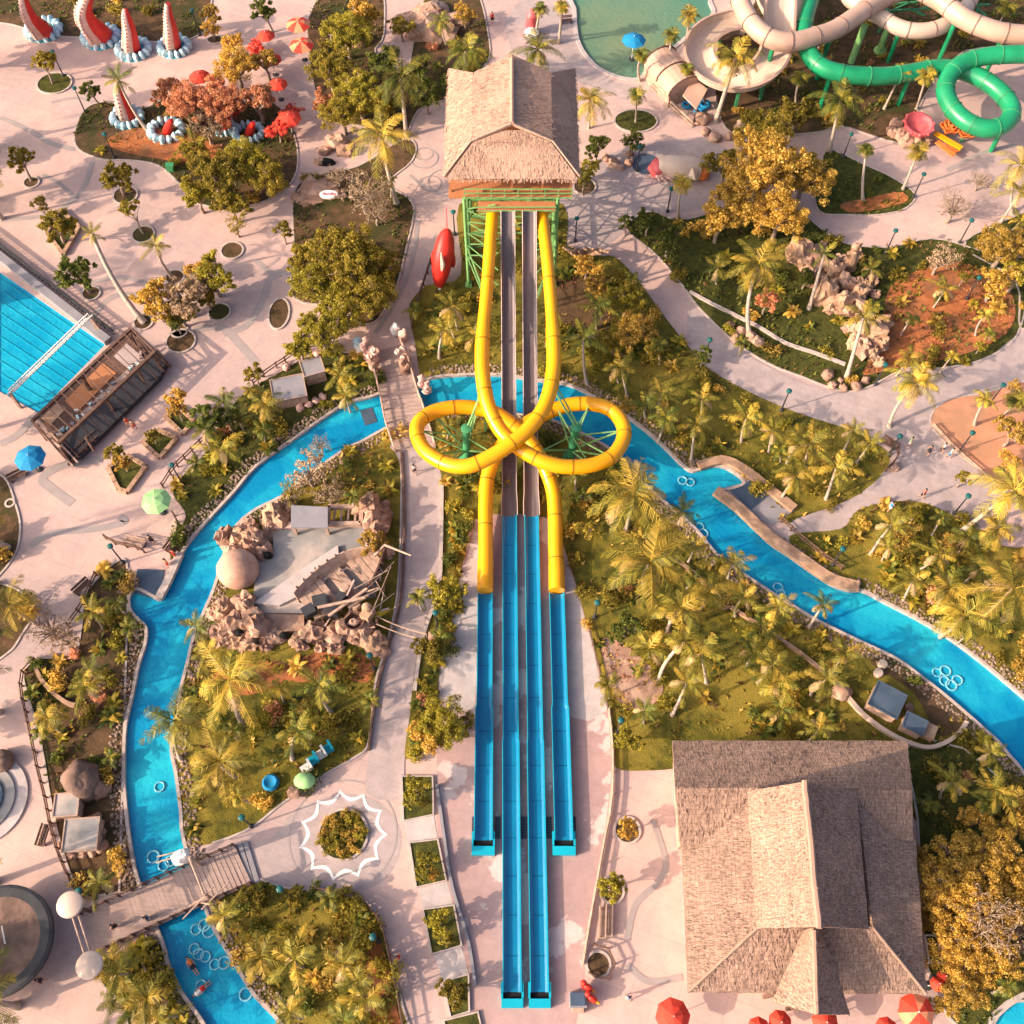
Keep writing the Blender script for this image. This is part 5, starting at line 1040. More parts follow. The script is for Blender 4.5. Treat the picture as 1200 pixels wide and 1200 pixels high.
for x, y, r, d, c_ in ((789,1191,21,'red umbrella left of the hall porch, on open paving', ['redfab']), (1075,1186,22,'red and peach umbrella at the right corner of the hall', ['redfab', 'peachfab', 'redfab']), (1100,1153,9,'small red umbrella tucked under the golden tree, nearer the hall corner', ['redfab']), (1107,1144,8,'smallest red umbrella under the golden tree, farther from the hall', ['redfab']),
                       (915,1198,14,'red umbrella beneath the porch gable, left one', ['redfab']), (968,1198,16,'red umbrella beneath the porch gable, right one', ['redfab']), (890,1206,14,'red umbrella cut by the bottom edge left of the porch', ['redfab']), (1040,1206,14,'red umbrella cut by the bottom edge right of the porch', ['redfab'])):
    umbrella(x, y, r, c_, d, 2.4, 'red umbrellas by the hall')
# ------------------------------------------------------------------ huts and boxes
def boxroof(px, rot, w, l, h, m, label, name='equipment_box'):
    b = P(*px, h); rt = thing(name, label, 'hut', (b.x, b.y, 0)); R3 = Matrix.Rotation(rot, 3, 'Z')
    mb = MB(); mb.box((b.x, b.y, h/2-.06), (w-.2, l-.2, h-.14), rot); mb.build('wall', M['palewood'], rt)
    mb = MB(); mb.box((b.x, b.y, h), (w, l, .12), rot); mb.build('roof', m, rt)
    mb = MB()
    for s in (-1, 1): mb.box(Vector((b.x, b.y, h+.08))+R3 @ Vector((s*(w/2-.05), 0, 0)), (.1, l, .12), rot); mb.box(Vector((b.x, b.y, h+.085))+R3 @ Vector((0, s*(l/2-.05), 0)), (w-.2, .1, .1), rot)
    mb.build('roof_edge', M['palewood'] if m is not M['panel'] else M['panel'], rt); return rt
boxroof((1040,820), -.55, 2.7, 2.5, 1.6, M['panel'], 'larger blue-grey flat roofed pump box inside the curved hose wall')
boxroof((1072,848), -.5, 1.9, 1.5, 1.4, M['panel'], 'smaller blue-grey flat roofed pump box inside the curved hose wall')
mb = MB(); mb.box(P(1088,858,.5), (1.0, 1.3, 1.0), -.5); o = mb.build('plinth_block', M['sandstone']); tag(o, 'small tan block beside the smaller blue pump box', 'block')
soft(boulder(1065,830,6,'rock',.8,'peach boulder wedged between the pump boxes'))
boxroof((338,455), .25, 3.5, 2.9, 1.5, M['greyroof'], 'dark grey roofed box hut, lower left of the pair by the arch bridge'); boxroof((366,430), .35, 2.3, 2.1, 1.7, M['greyroof'], 'small grey roofed box hut with pink frame, upper right of the pair')
boxroof((78,943), .08, 2.1, 2.0, 1.3, M['slab'], 'smaller grey slab roofed stone hut beside the brown boulder'); boxroof((95,978), .08, 2.9, 2.7, 1.3, M['slab'], 'larger grey slab roofed stone hut below the smaller one')
for x, y, r in ((118,975,7),(120,992,8),(85,1002,6),(97,1001,6),(108,999,6),(70,958,5),(72,990,5),(113,958,6)): soft(boulder(x, y, r))
for x, y, r in ((370,470,5),(378,465,5),(352,478,5),(362,474,5),(335,430,6),(372,415,5)): soft(boulder(x, y, r, 'pinkskin', .8, 'rosy pink boulder'))
for x, y, r in ((1028,790,5),(1033,780,5)): mb = MB(); mb.lathe(P(x, y), [(.4, 0), (.42, .5), (.35, .55), (0, .56)], 14); o = mb.build('drum', M['cream']); defer(o, 'pale round drum on bare soil', 'drum', x, y, 'pale drums')
k = thing('floor_kiosk', 'small square kiosk with dark roof panel beside red parrot figures', 'kiosk', P(677, 1171))
mb = MB(); mb.box(P(677,1172,.6), (1.3, 1.1, 1.2)); mb.build('body', M['greyroof'], k); mb = MB(); mb.box(P(677,1171,1.28), (1.1, .9, .1)); mb.build('screen', M['panel'], k); mb = MB(); mb.box(P(677,1182,.4), (.9, .6, .8)); mb.build('counter', M['palewood'], k)
for x, y, lab in ((688,1157,'red parrot sculpture behind the kiosk'), (693,1170,'red parrot sculpture with yellow wing right of the kiosk')):
    o = thing('parrot_sculpture', lab, 'sculpture', P(x, y)); mb = MB(); mb.ball(P(x, y, .8), (.55, .3, .6), 9, 7, rz=-.5); mb.ball(P(x-4, y-5, 1.3), .26, 8, 6); mb.build('body', M['red'], o, True); mb = MB(); mb.ball(P(x+4, y+3, .8), (.5, .12, .3), 7, 5, rz=-.5); mb.build('wing', M['yellow'], o, True); mb = MB(); mb.tube([P(x, y, 0), P(x, y, .7)], .05, 6); mb.build('perch', M['wood'], o)
# round buildings at the left edge
o = thing('round_pavilion', 'round brown flat roofed pavilion with a blue-grey rim at the left edge', 'building', P(0, 1103))
c_ = P(-2,1103,2.2); r_ = 63*mpp(0, 1103, 2.2)
mb = MB(); mb.lathe((c_.x, c_.y, 0), [(r_*.95, 2.25), (r_*.4, 2.6), (0, 2.7)], 40); mb.build('roof', M['rockdark'], o, True); mb = MB(); mb.lathe((c_.x, c_.y, 0), [(r_*.9, 1.9), (r_, 1.9), (r_, 2.28), (r_*.94, 2.36)], 40); mb.build('rim', M['darksteel'], o); mb = MB(); mb.lathe((c_.x, c_.y, 0), [(r_*.8, 0), (r_*.8, 2.0)], 40); mb.build('wall', M['palewood'], o)
mb = MB(); mb.bar(P(2,1085,2.9), P(6,1106,2.9), .08); mb.build('roof_strut', M['whitepaint'], o)
o = thing('stepped_basin', 'round stepped blue-grey basin cut by the left edge', 'basin', P(-20, 940)); c_ = P(-22,938)
for i, r in enumerate((54, 40, 27)): mb = MB(); rr_ = r*mpp(-20, 940); mb.lathe((c_.x, c_.y, 0), [(rr_, 0), (rr_, .15+.15*i), (0, .16+.15*i)], 48); mb.build('step', M[('concrete', 'slab', 'panel')[i]], o)
mb = MB(); mb.ball(P(2,892,.4), (1.1, 1.0, .9), 12, 9, .2); o = mb.build('boulder', M['rockdark'], None, True); defer(o, 'dark brown boulder', 'boulder', 2, 892)
# ramps and walls by the river
struct(MB().prism([(p.x, p.y) for p in PP([(161,667),(193,668),(187,703),(157,694)])], -.25, .06).build('slipway', M['panel']))
struct(MB().prism([(p.x, p.y) for p in PP([(852,571),(872,566),(890,556),(932,598),(905,616),(880,605)])], -.25, .06).build('boat_ramp', M['greyroof']))
struct(MB().prism([(p.x, p.y) for p in PP([(852,572),(872,567),(886,560),(903,580),(880,598)])], .0, .075).build('dark_ramp_end', M['panel']))  # darker sheet over the end of the ramp at the water
def wall(name, label, pts, w, h, m, k=3, cat='wall', n=None):
    q = PP(pts, 0, k); mb = MB(); mb.sweep(q, [(-w/2, 0), (w/2, 0), (w/2, h), (-w/2, h)]); o = mb.build(name, M[m]); tag(o, label, cat); return o
wall('river_wall', 'long pale stone wall along the right river below the pink forecourt', [(838,577),(865,597),(900,630),(925,647),(950,665),(975,681),(1005,689)], 1.0, .55, 'sandstone')
wall('river_wall', 'curved pale stone wall wrapping the grey boat ramp', [(818,548),(845,541),(865,548),(885,562),(905,578),(930,598)], .9, .5, 'sandstone')
wall('stone_wall', 'rough stone wall between dark slipway and river', [(188,701),(198,682),(212,650)], .7, .5, 'kerb')
wall('hose_wall', 'thin pale hose-like wall curling around the blue pump boxes', [(992,818),(1010,838),(1035,857),(1060,870),(1085,877),(1105,872),(1122,860),(1131,847)], .35, .5, 'cream', 5)
wall('garden_wall', 'thin pale garden wall crossing the palm lawn from the boulder to the hose wall', [(778,648),(815,675),(850,708),(890,735),(935,765),(985,805)], .3, .45, 'sandstone', 4)
wall('garden_wall', 'thin winding stone wall inside the left flower bed', [(44,785),(52,800),(66,815),(80,825),(90,828)], .35, .5, 'sandstone', 4)
wall('garden_wall', 'white pebble wall crossing the dark garden above the grey path', [(808,343),(830,355),(860,370),(890,385),(920,403),(955,415),(990,428)], .35, .3, 'kerb', 4)
wall('path_kerb', 'low dark kerb wall along the left side of the bridge footpath', [(470,530),(474,600),(470,700),(455,760),(442,810),(432,880)], .2, .35, 'wood', 4)
wall('path_kerb', 'low pebble kerb wall on the right side of the bridge footpath', [(518,570),(517,640),(514,690),(495,750),(486,810)], .35, .3, 'kerb', 4)
wall('planter_kerb', 'thin dark curved kerb between square planters and slide plaza', [(512,920),(521,985),(530,1040),(548,1100),(557,1155)], .25, .25, 'greyroof', 4)
for i, (pts, cl) in enumerate(((  [(471,910),(507,910),(508,955),(473,962)], 'topmost'), ([(480,988),(513,984),(523,1032),(488,1040)], 'second'), ([(496,1066),(532,1061),(541,1108),(506,1118)], 'third'), ([(519,1150),(549,1142),(550,1185),(528,1192)], 'lowest full'), ([(520,1196),(560,1186),(570,1230),(530,1235)], 'bottom edge'))):
    q = PP(pts); rt = thing('square_planter', f'{cl} square turf planter in the row left of the slide plaza', 'planter', q[0].lerp(q[2], .5), 'square turf planters'); mb = MB(); mb.prism([(p.x, p.y) for p in q], 0, .12); mb.build('turf', M['darklawn'], rt)
    mb = MB(); mb.sweep(q, [(-.08, 0), (.08, 0), (.08, .2), (-.08, .2)], True); mb.build('kerb', M['kerb'], rt)
sheet('planter_slab', [(472,962),(508,955),(513,982),(480,987)], 'concrete', .024); sheet('planter_slab', [(490,1041),(524,1033),(531,1060),(496,1065)], 'concrete', .024); sheet('planter_slab', [(508,1119),(541,1109),(549,1141),(519,1149)], 'concrete', .024)
# tree pits
for x, y, r, a in ((37,214,9,1),(147,229,14,1),(168,275,13,1),(107,344,10.5,1),(168,378,11,1),(212,400,17,1),(257,366,13,1),(205,325,11,1),(272,294,13,1),(327,368,12,1.9),(252,47,9,.8),(735,973,15,1),(717,1043,14,1.1),(701,1130,14,1),(685,219,13,1),(402,978,29,1),(745,142,25,.75),(210,388,10,1),(12,590,5,1),(64,98,20,.9),(232,330,7,1)):
    pts = circle(x, y, r, r*a); rt = thing('tree_pit', '', 'tree pit', P(x, y)); del rt['label']; defer(rt, 'round kerbed tree pit' if r < 20 else 'large kerbed planting bed', 'tree pit', x, y, 'kerbed tree pits')
    mb = MB(); mb.prism([(p.x, p.y) for p in pts], 0, .07); mb.build('soil', M['dirt' if r < 20 else 'darklawn'], rt); mb = MB(); mb.sweep(pts, [(-.1, 0), (.1, 0), (.1, .14), (-.1, .14)], True); mb.build('kerb', M['kerb'], rt)
for pts in ([(128,550),(150,535),(172,548),(150,578),(140,575)], [(168,520),(185,505),(208,515),(188,538)], [(194,490),(210,478),(228,495),(215,510)], [(56,275),(72,248),(94,268),(75,300)]):
    q = PP(pts); c_ = sum(q, Vector())/len(q); px = sum(p[0] for p in pts)/len(pts); py = sum(p[1] for p in pts)/len(pts)
    rt = thing('stone_planter', '', 'planter', c_); del rt['label']; defer(rt, 'pale stone-block planter', 'planter', px, py, 'stone block planters')
    mb = MB(); mb.prism([(p.x, p.y) for p in q], 0, .2); mb.build('turf', M['darklawn'], rt); mb = MB()
    for a, b in zip(q, q[1:]+q[:1]):
        n = max(2, int((b-a).length/.8))
        for i in range(n): mb.box(a.lerp(b, (i+.5)/n)+Vector((0, 0, .2)), ((b-a).length/n*.92, .42, .42+.1*rnd.random()), math.atan2((b-a).y, (b-a).x))
    mb.build('block_wall', M['sandstone'], rt)
# ------------------------------------------------------------------ fences
def fence(label, pts, h=1.0, sp=1.1, m='wood', k=4, rails=(.95, .5), name='rope_fence', tw=.07):
    q = PP(pts, 0, k); rt = thing(name, label, 'fence', q[0]); pos = [q[0]]; acc = 0
    for a, b in zip(q, q[1:]):
        L = (b-a).length; acc += L
        if acc >= sp: pos.append(b); acc = 0
    if (pos[-1]-q[-1]).length > .3: pos.append(q[-1])
    for p in pos[:100]: mb = MB(); mb.bar(p, p+Vector((0, 0, h*1.1)), .12); mb.build('post', M[m], rt)
    for z in rails: mb = MB(); mb.tube([p+Vector((0, 0, z*h)) for p in pos], tw, 5); mb.build('rail', M[m], rt)
fence('dark rail fence curving along the right edge of the lower lawn', [(372,1042),(405,1050),(430,1060),(446,1080),(455,1110),(464,1150),(474,1210)])
fence('dark post fence along the left flower bed beside the plaza', [(44,775),(30,790),(28,810),(33,835),(40,865),(47,900),(56,935),(62,965),(70,995),(82,1025),(92,1045)])
fence('pale log fence separating the slide plaza and the hall forecourt', [(713,832),(717,868),(718,905),(716,945),(708,985),(700,1030),(691,1080),(683,1130)], .8, 1.4, 'palewood', 3, (.8, .3), 'log_fence', .12)
fence('thin dark fence along the plaza edge above the hall', [(690,740),(700,780),(712,832)], .8, 1.0)
fence('dark open fence above the left river strip by the green umbrella', [(192,572),(205,552),(222,535),(240,518),(250,510)], 1.0, 1.0)
fence('dark open fence behind the grey box huts', [(298,452),(315,438),(335,425),(355,412),(378,408)], 1.0, 1.1)
fence('dark fence at the slipway plaza corner', [(125,632),(140,640),(158,643),(170,648)], 1.0, .9)
fence('short dark fence along the slope left of the slipway', [(82,735),(98,712),(108,690),(116,672)], 1.0, 1.0)
fence('dark ring fence around the lowest plaza tree pit', [(694,1107),(712,1112),(720,1125),(716,1145),(705,1150),(690,1140)], .9, 1.2)
fence('dark post fence along the top garden edge beside the arch bridge', [(505,310),(497,335),(489,360),(483,385)], 1.0, 1.0)
fence('dark rail fence above the right river bank', [(915,612),(940,635),(965,655),(985,668)], 1.0, 1.0, 'wood')
fence('dark fence and flower rack at the forecourt corner', [(1042,520),(1052,530),(1045,545),(1035,555)], 1.0, .9)
fence('thin rail along the terracotta sand bed', [(1092,500),(1120,530),(1150,556),(1185,590)], .6, 1.6, 'palewood')
fence('dark bamboo fence beside the left bank slipway path', [(205,605),(212,622),(205,640),(201,648)], 1.0, .8)
# benches
def bench(px, py, rot, label, l=1.8, m='wood'):
    b = P(px, py); rt = thing('park_bench', label, 'bench', b, 'park benches'); R3 = Matrix.Rotation(rot, 3, 'Z')
    mb = MB(); [mb.box(b+R3 @ Vector((0, -.2+.2*i, .45)), (l, .16, .06), rot) for i in range(3)]; mb.build('seat', M[m], rt)
    mb = MB(); [mb.box(b+R3 @ Vector((0, .32, .65+.2*i)), (l, .05, .14), rot) for i in range(2)]; mb.build('backrest', M[m], rt)
    for s in (-1, 1): mb = MB(); mb.box(b+R3 @ Vector((s*(l/2-.15), 0, .22)), (.08, .55, .44), rot); mb.build('leg', M['darksteel'], rt)
bench(98, 690, .9, 'dark brown bench on paving above the left flower bed'); bench(54, 980, 1.45, 'red-brown bench beside the fence by the grey stone huts', 1.8); bench(203, 640, 1.1, 'narrow dark bench beside the bamboo fence'); bench(706, 1082, 1.5, 'long timber bench beside the log fence, left of two', 2.4, 'palewood'); bench(714, 1080, 1.5, 'long timber bench beside the log fence, right of two', 2.4, 'palewood'); bench(160, 637, -.25, 'pale bench by the fence at the slipway corner', 2.0, 'palewood')
bench(1040, 522, -.7, 'dark bench at the forecourt lamp post', 1.6)
bench(22, 560, .6, 'dark slatted bench below the blue umbrella', 1.8); bench(664, 27, .1, 'dark bench at the murky pool edge', 1.4)
# lamp posts
def lamp(px, py, h=3.6):
    t = P(px, py, h); rt = thing('lamp_post', '', 'lamp', (t.x, t.y, 0)); del rt['label']; defer(rt, 'teal-topped dark lamp post', 'lamp', px, py, 'teal park lamp posts')
    mb = MB(); mb.tube([(t.x, t.y, 0), (t.x, t.y, h-.1)], [.09, .06], 7); po = mb.build('post', M['darksteel'], rt)
    mb = MB(); mb.lathe((t.x, t.y, 0), [(.22, 0), (.2, .25), (.1, .35)], 10); mb.build('base', M['darksteel'], po)
    mb = MB(); mb.lathe((t.x, t.y, h), [(.1, -.2), (.28, -.12), (.3, .05), (.18, .12), (0, .16)], 6); mb.build('lamp_head', M['teal'], rt)
for x, y in ((87,103),(61,60),(225,12),(122,157),(201,545),(129,640),(433,768),(728,844),(700,706),(925,458),(1055,511),(1140,507),(1176,451),(998,157),(1083,204),(1050,270),(1139,258),(676,256),(750,172),(787,221),(531,248),(437,1098),(283,958),(510,718),(1135,581),(988,643),(92,1044),(328,1042),(1038,427),(1148,325),(832,398)): lamp(x, y)
mb = MB(); mb.box(P(199,196,.5), (.8, .6, 1.0)); mb.box(P(199,194,1.1), (.9, .7, .2)); o = mb.build('pedestal_box', M['greenpost']); tag(o, 'small green utility pedestal on paving below the peach tree island', 'box')
# ------------------------------------------------------------------ plants: prototypes (all local, base at the origin)
def palm_crown(seed, nf, L, droop=1.5, lw=.62, seg=13, stiff=0.0):
    r = random.Random(seed); mb = MB()
    for i in range(nf):
        az = i*2.39996+r.uniform(-.25, .25); u = i/(nf-1); p0 = 1.25-1.55*u+r.uniform(-.15, .15); l = L*r.uniform(.68, 1.15)*(.75+.25*math.sin(math.pi*u)); dr = droop*r.uniform(.75, 1.2)*(1-stiff)
        mi = 2 if u > .88 and r.random() < .7 else (1 if r.random() < .45 else 0)
        p = Vector((0, 0, .0)); pitch = p0; tw = r.uniform(-.3, .3); pts = [p.copy()]; ds = []
        for k in range(seg):
            d = Vector((math.cos(az+tw*k/seg)*math.cos(pitch), math.sin(az+tw*k/seg)*math.cos(pitch), math.sin(pitch))); ds.append(d); p = p+d*l/seg; pts.append(p.copy()); pitch -= dr/seg
        ds.append(ds[-1])
        w0 = .045
        v = []; f = []
        for k in range(seg+1):
            d = ds[k]; sd = d.cross(Vector((0, 0, 1))); sd = sd.normalized() if sd.length > .05 else Vector((1, 0, 0)); w = w0*(1-.7*k/seg); v += [pts[k]+sd*w, pts[k]-sd*w]
        f = [(2*k, 2*k+1, 2*k+3, 2*k+2) for k in range(seg)]; mb.add(v, f, mi)
        for k in range(1, seg*2+1):
            t = k/(seg*2); kk_ = min(seg-1, k//2); c = pts[kk_].lerp(pts[kk_+1], .5*(k % 2)) if k < seg*2 else pts[seg]
            d = ds[kk_]; sd = d.cross(Vector((0, 0, 1))); sd = sd.normalized() if sd.length > .05 else Vector((1, 0, 0)); nn = sd.cross(d)
            ll = lw*(math.sin(math.pi*(.12+.80*t))**.7)*r.uniform(.8, 1.15); bw_ = .042
            if t < .12 or r.random() < .10: continue
            for s in (-1, 1):
                e = c+(sd*s*.80+d*(.55+.3*t)-Vector((0, 0, .30))-nn*0).normalized()*ll
                mb.add([c-d*bw_, c+d*bw_, e+d*.03, e-d*.02], [(0, 1, 2, 3) if s > 0 else (3, 2, 1, 0)], mi)
    return mb
def trunk(seed, h, lean, r0=.2, r1=.13, m='palmbark'):
    r = random.Random(seed); pts = [Vector((lean[0]*(t*t), lean[1]*(t*t), h*t)) for t in (i/7 for i in range(8))]
    mb = MB(); mb.tube([Vector((0, 0, -.1))]+pts[1:], [r0*1.5]+[r0+(r1-r0)*i/7 for i in range(1, 8)], 7); return mb, pts[-1]
def leafcloud(mb, c, rad, n, ls, r, squash=.8, mi=0):
    for _ in range(n):
        d = Vector((r.gauss(0, 1), r.gauss(0, 1), r.gauss(0, 1))).normalized(); q = rad*(r.random()**.45); p = Vector(c)+Vector((d.x*q, d.y*q, d.z*q*squash))
        n_ = (d*.7+Vector((r.uniform(-1, 1), r.uniform(-1, 1), r.uniform(-.3, 1)))).normalized(); x = n_.orthogonal().normalized(); y = n_.cross(x); a = r.random()*6.28
        x, y = x*math.cos(a)+y*math.sin(a), y*math.cos(a)-x*math.sin(a); s = ls*r.uniform(.65, 1.3)
        mb.add([p-x*s, p+y*s*.5+n_*s*.12, p+x*s, p-y*s*.5+n_*s*.12], [(0, 1, 2, 3)], mi)
def broadleaf(seed, R_, ht, lobes, leaves, ls, sparse=1.0):
    """trunk mesh, crown mesh and crown centre height; crown radius R_"""
    r = random.Random(seed); tm = MB(); cm = MB()
    tm.tube([(0, 0, -.1), (.05*R_, 0, ht*.35), (0, .04*R_, ht*.62)], [.09*R_, .07*R_, .055*R_], 7)
    for i in range(lobes):
        a = i*2.39996+r.uniform(-.4, .4); q = R_*.68*math.sqrt((i+.5)/lobes); zc = ht+R_*.52*(1-(q/R_)**2)*r.uniform(.5, 1.1)-.1*R_
        c = Vector((q*math.cos(a), q*math.sin(a), zc)); lr = R_*r.uniform(.22, .40)
        tm.tube([(0, .04*R_, ht*.58), c*.45+Vector((0, 0, ht*.42)), c], [.045*R_, .03*R_, .012*R_], 5)
        sub = 7
        for j in range(sub):
            d = Vector((r.gauss(0, 1), r.gauss(0, 1), r.gauss(.25, .8))).normalized(); cc = c+d*lr*r.uniform(.5, 1.05); leafcloud(cm, cc, lr*r.uniform(.28, .55), int(leaves/(lobes*sub)*r.uniform(.6, 1.4)*sparse), ls, r)
            tm.tube([c, cc], [.012*R_, .005*R_], 3)
    return tm, cm
def spiky(seed, n, L, w=.16):
    r = random.Random(seed); mb = MB()
    for i in range(n):
        az = r.random()*6.28; pt = r.uniform(.15, 1.4); l = L*r.uniform(.7, 1.1); p = Vector((r.uniform(-.1, .1), r.uniform(-.1, .1), .1)); pts = []
        sd = Vector((-math.sin(az), math.cos(az), 0)); v = []
        for k in range(5):
            ww = w*math.sin(math.pi*(.2+.78*k/4)); v += [p+sd*ww, p-sd*ww]; p = p+Vector((math.cos(az)*math.cos(pt), math.sin(az)*math.cos(pt), math.sin(pt)))*l/4; pt -= .33
        mb.add(v, [(2*k, 2*k+1, 2*k+3, 2*k+2) for k in range(4)], 1 if r.random() < .3 else 0)
    return mb
def bush(seed, R_, leaves, ls, lobes=5):
    r = random.Random(seed); mb = MB()
    for i in range(lobes):
        c = Vector((r.uniform(-.5, .5)*R_, r.uniform(-.5, .5)*R_, R_*r.uniform(.25, .75))); leafcloud(mb, c, R_*r.uniform(.4, .65), leaves//lobes, ls, r, .85)
    for i in range(4): mb.tube([(0, 0, -.05), (r.uniform(-.4, .4)*R_, r.uniform(-.4, .4)*R_, R_*.8)], [.03, .015], 4)
    return mb
PM = [M['palmgreen'], M['leafgreen'], M['palmdry']]; PG = [M['palmgold'], M['palmgreen'], M['palmdry']]; PD = [M['leafgreen'], M['palmgreen'], M['palmdry']]
CR = {k: palm_crown(*a).mesh('palm_crown', PM) for k, a in {'big0': (1, 21, 4.1, 1.6, .85), 'big1': (2, 17, 3.6, 1.4, .8), 'mid0': (3, 15, 2.7, 1.6, .6, 10), 'mid1': (4, 12, 2.4, 1.3, .55, 10), 'mid2': (14, 10, 2.5, 1.0, .5, 10), 'big2': (12, 15, 4.2, 1.9, .8), 'fan0': (5, 26, 1.25, 1.3, .5, 5), 'fan1': (6, 22, 1.1, 1.6, .45, 5), 'small0': (7, 14, 1.5, 1.5, .4, 7), 'small1': (8, 12, 1.3, 1.2, .38, 7)}.items()}
TK = {}
for i, ln in enumerate(((.0, .0), (.9, .3), (1.6, -.5), (.4, 1.0))):
    mb, tp = trunk(20+i, 6.0, ln); TK[i] = (mb.mesh('palm_trunk', M['palmbark'], True), tp)
def newobj(name, me, parent=None):
    o = bpy.data.objects.new(name, me); C.objects.link(o)
    if parent is not None: o.parent = parent
    return o
def setmats(o, mats):
    for i, m in enumerate(mats):
        if i < len(o.material_slots): o.material_slots[i].link = 'OBJECT'; o.material_slots[i].material = m
def palm(px, py, h, kind='big0', mats=None, s=1.0, base=None, desc=None, tk=None):
    top = P(px, py, h); rt = bpy.data.objects.new('palm_tree', None); C.objects.link(rt); rt.empty_display_size = .3
    if base: b = P(*base)
    else: b = Vector((top.x+rnd.uniform(-.5, .5), top.y+rnd.uniform(-.4, .4), 0))
    rt.location = b
    me, tp = TK[tk if tk is not None else rnd.randrange(4)]
    # lean the trunk object so that its top meets the crown
    tr = newobj('trunk', me, rt); v = top-b; k = v.length/tp.length; tr.scale = (min(1.15, .55+.08*h),)*2+(k,) if False else (k, k, k)
    tr.rotation_mode = 'QUATERNION'; tr.rotation_quaternion = tp.normalized().rotation_difference(v.normalized())
    kind = {'mid0': rnd.choice(('mid0', 'mid1', 'mid2')), 'mid1': rnd.choice(('mid1', 'mid2')), 'big0': rnd.choice(('big0', 'big2')), 'big1': rnd.choice(('big1', 'big2'))}.get(kind, kind) if kind[:3] in ('mid', 'big') else kind
    s *= rnd.uniform(.85, 1.12) if kind[:3] == 'mid' else 1.12 if kind[:3] == 'big' else 1
    cr_ = newobj('crown', CR[kind], rt); cr_.location = v; cr_.rotation_euler = (rnd.uniform(-.1, .1), rnd.uniform(-.1, .1), rnd.random()*6.28); cr_.scale = (s, s, s*rnd.uniform(.9, 1.05))
    if mats: setmats(cr_, mats)
    fan = kind.startswith('fan')
    defer(rt, desc or (('small fan palm' if fan else 'young feather palm' if kind[:3] in ('mid', 'sma') else 'tall feather palm')+(' with gold fronds' if mats is PG else ' with dark fronds' if mats is PD else '')), 'palm', px, py, 'palms of the park'); return rt
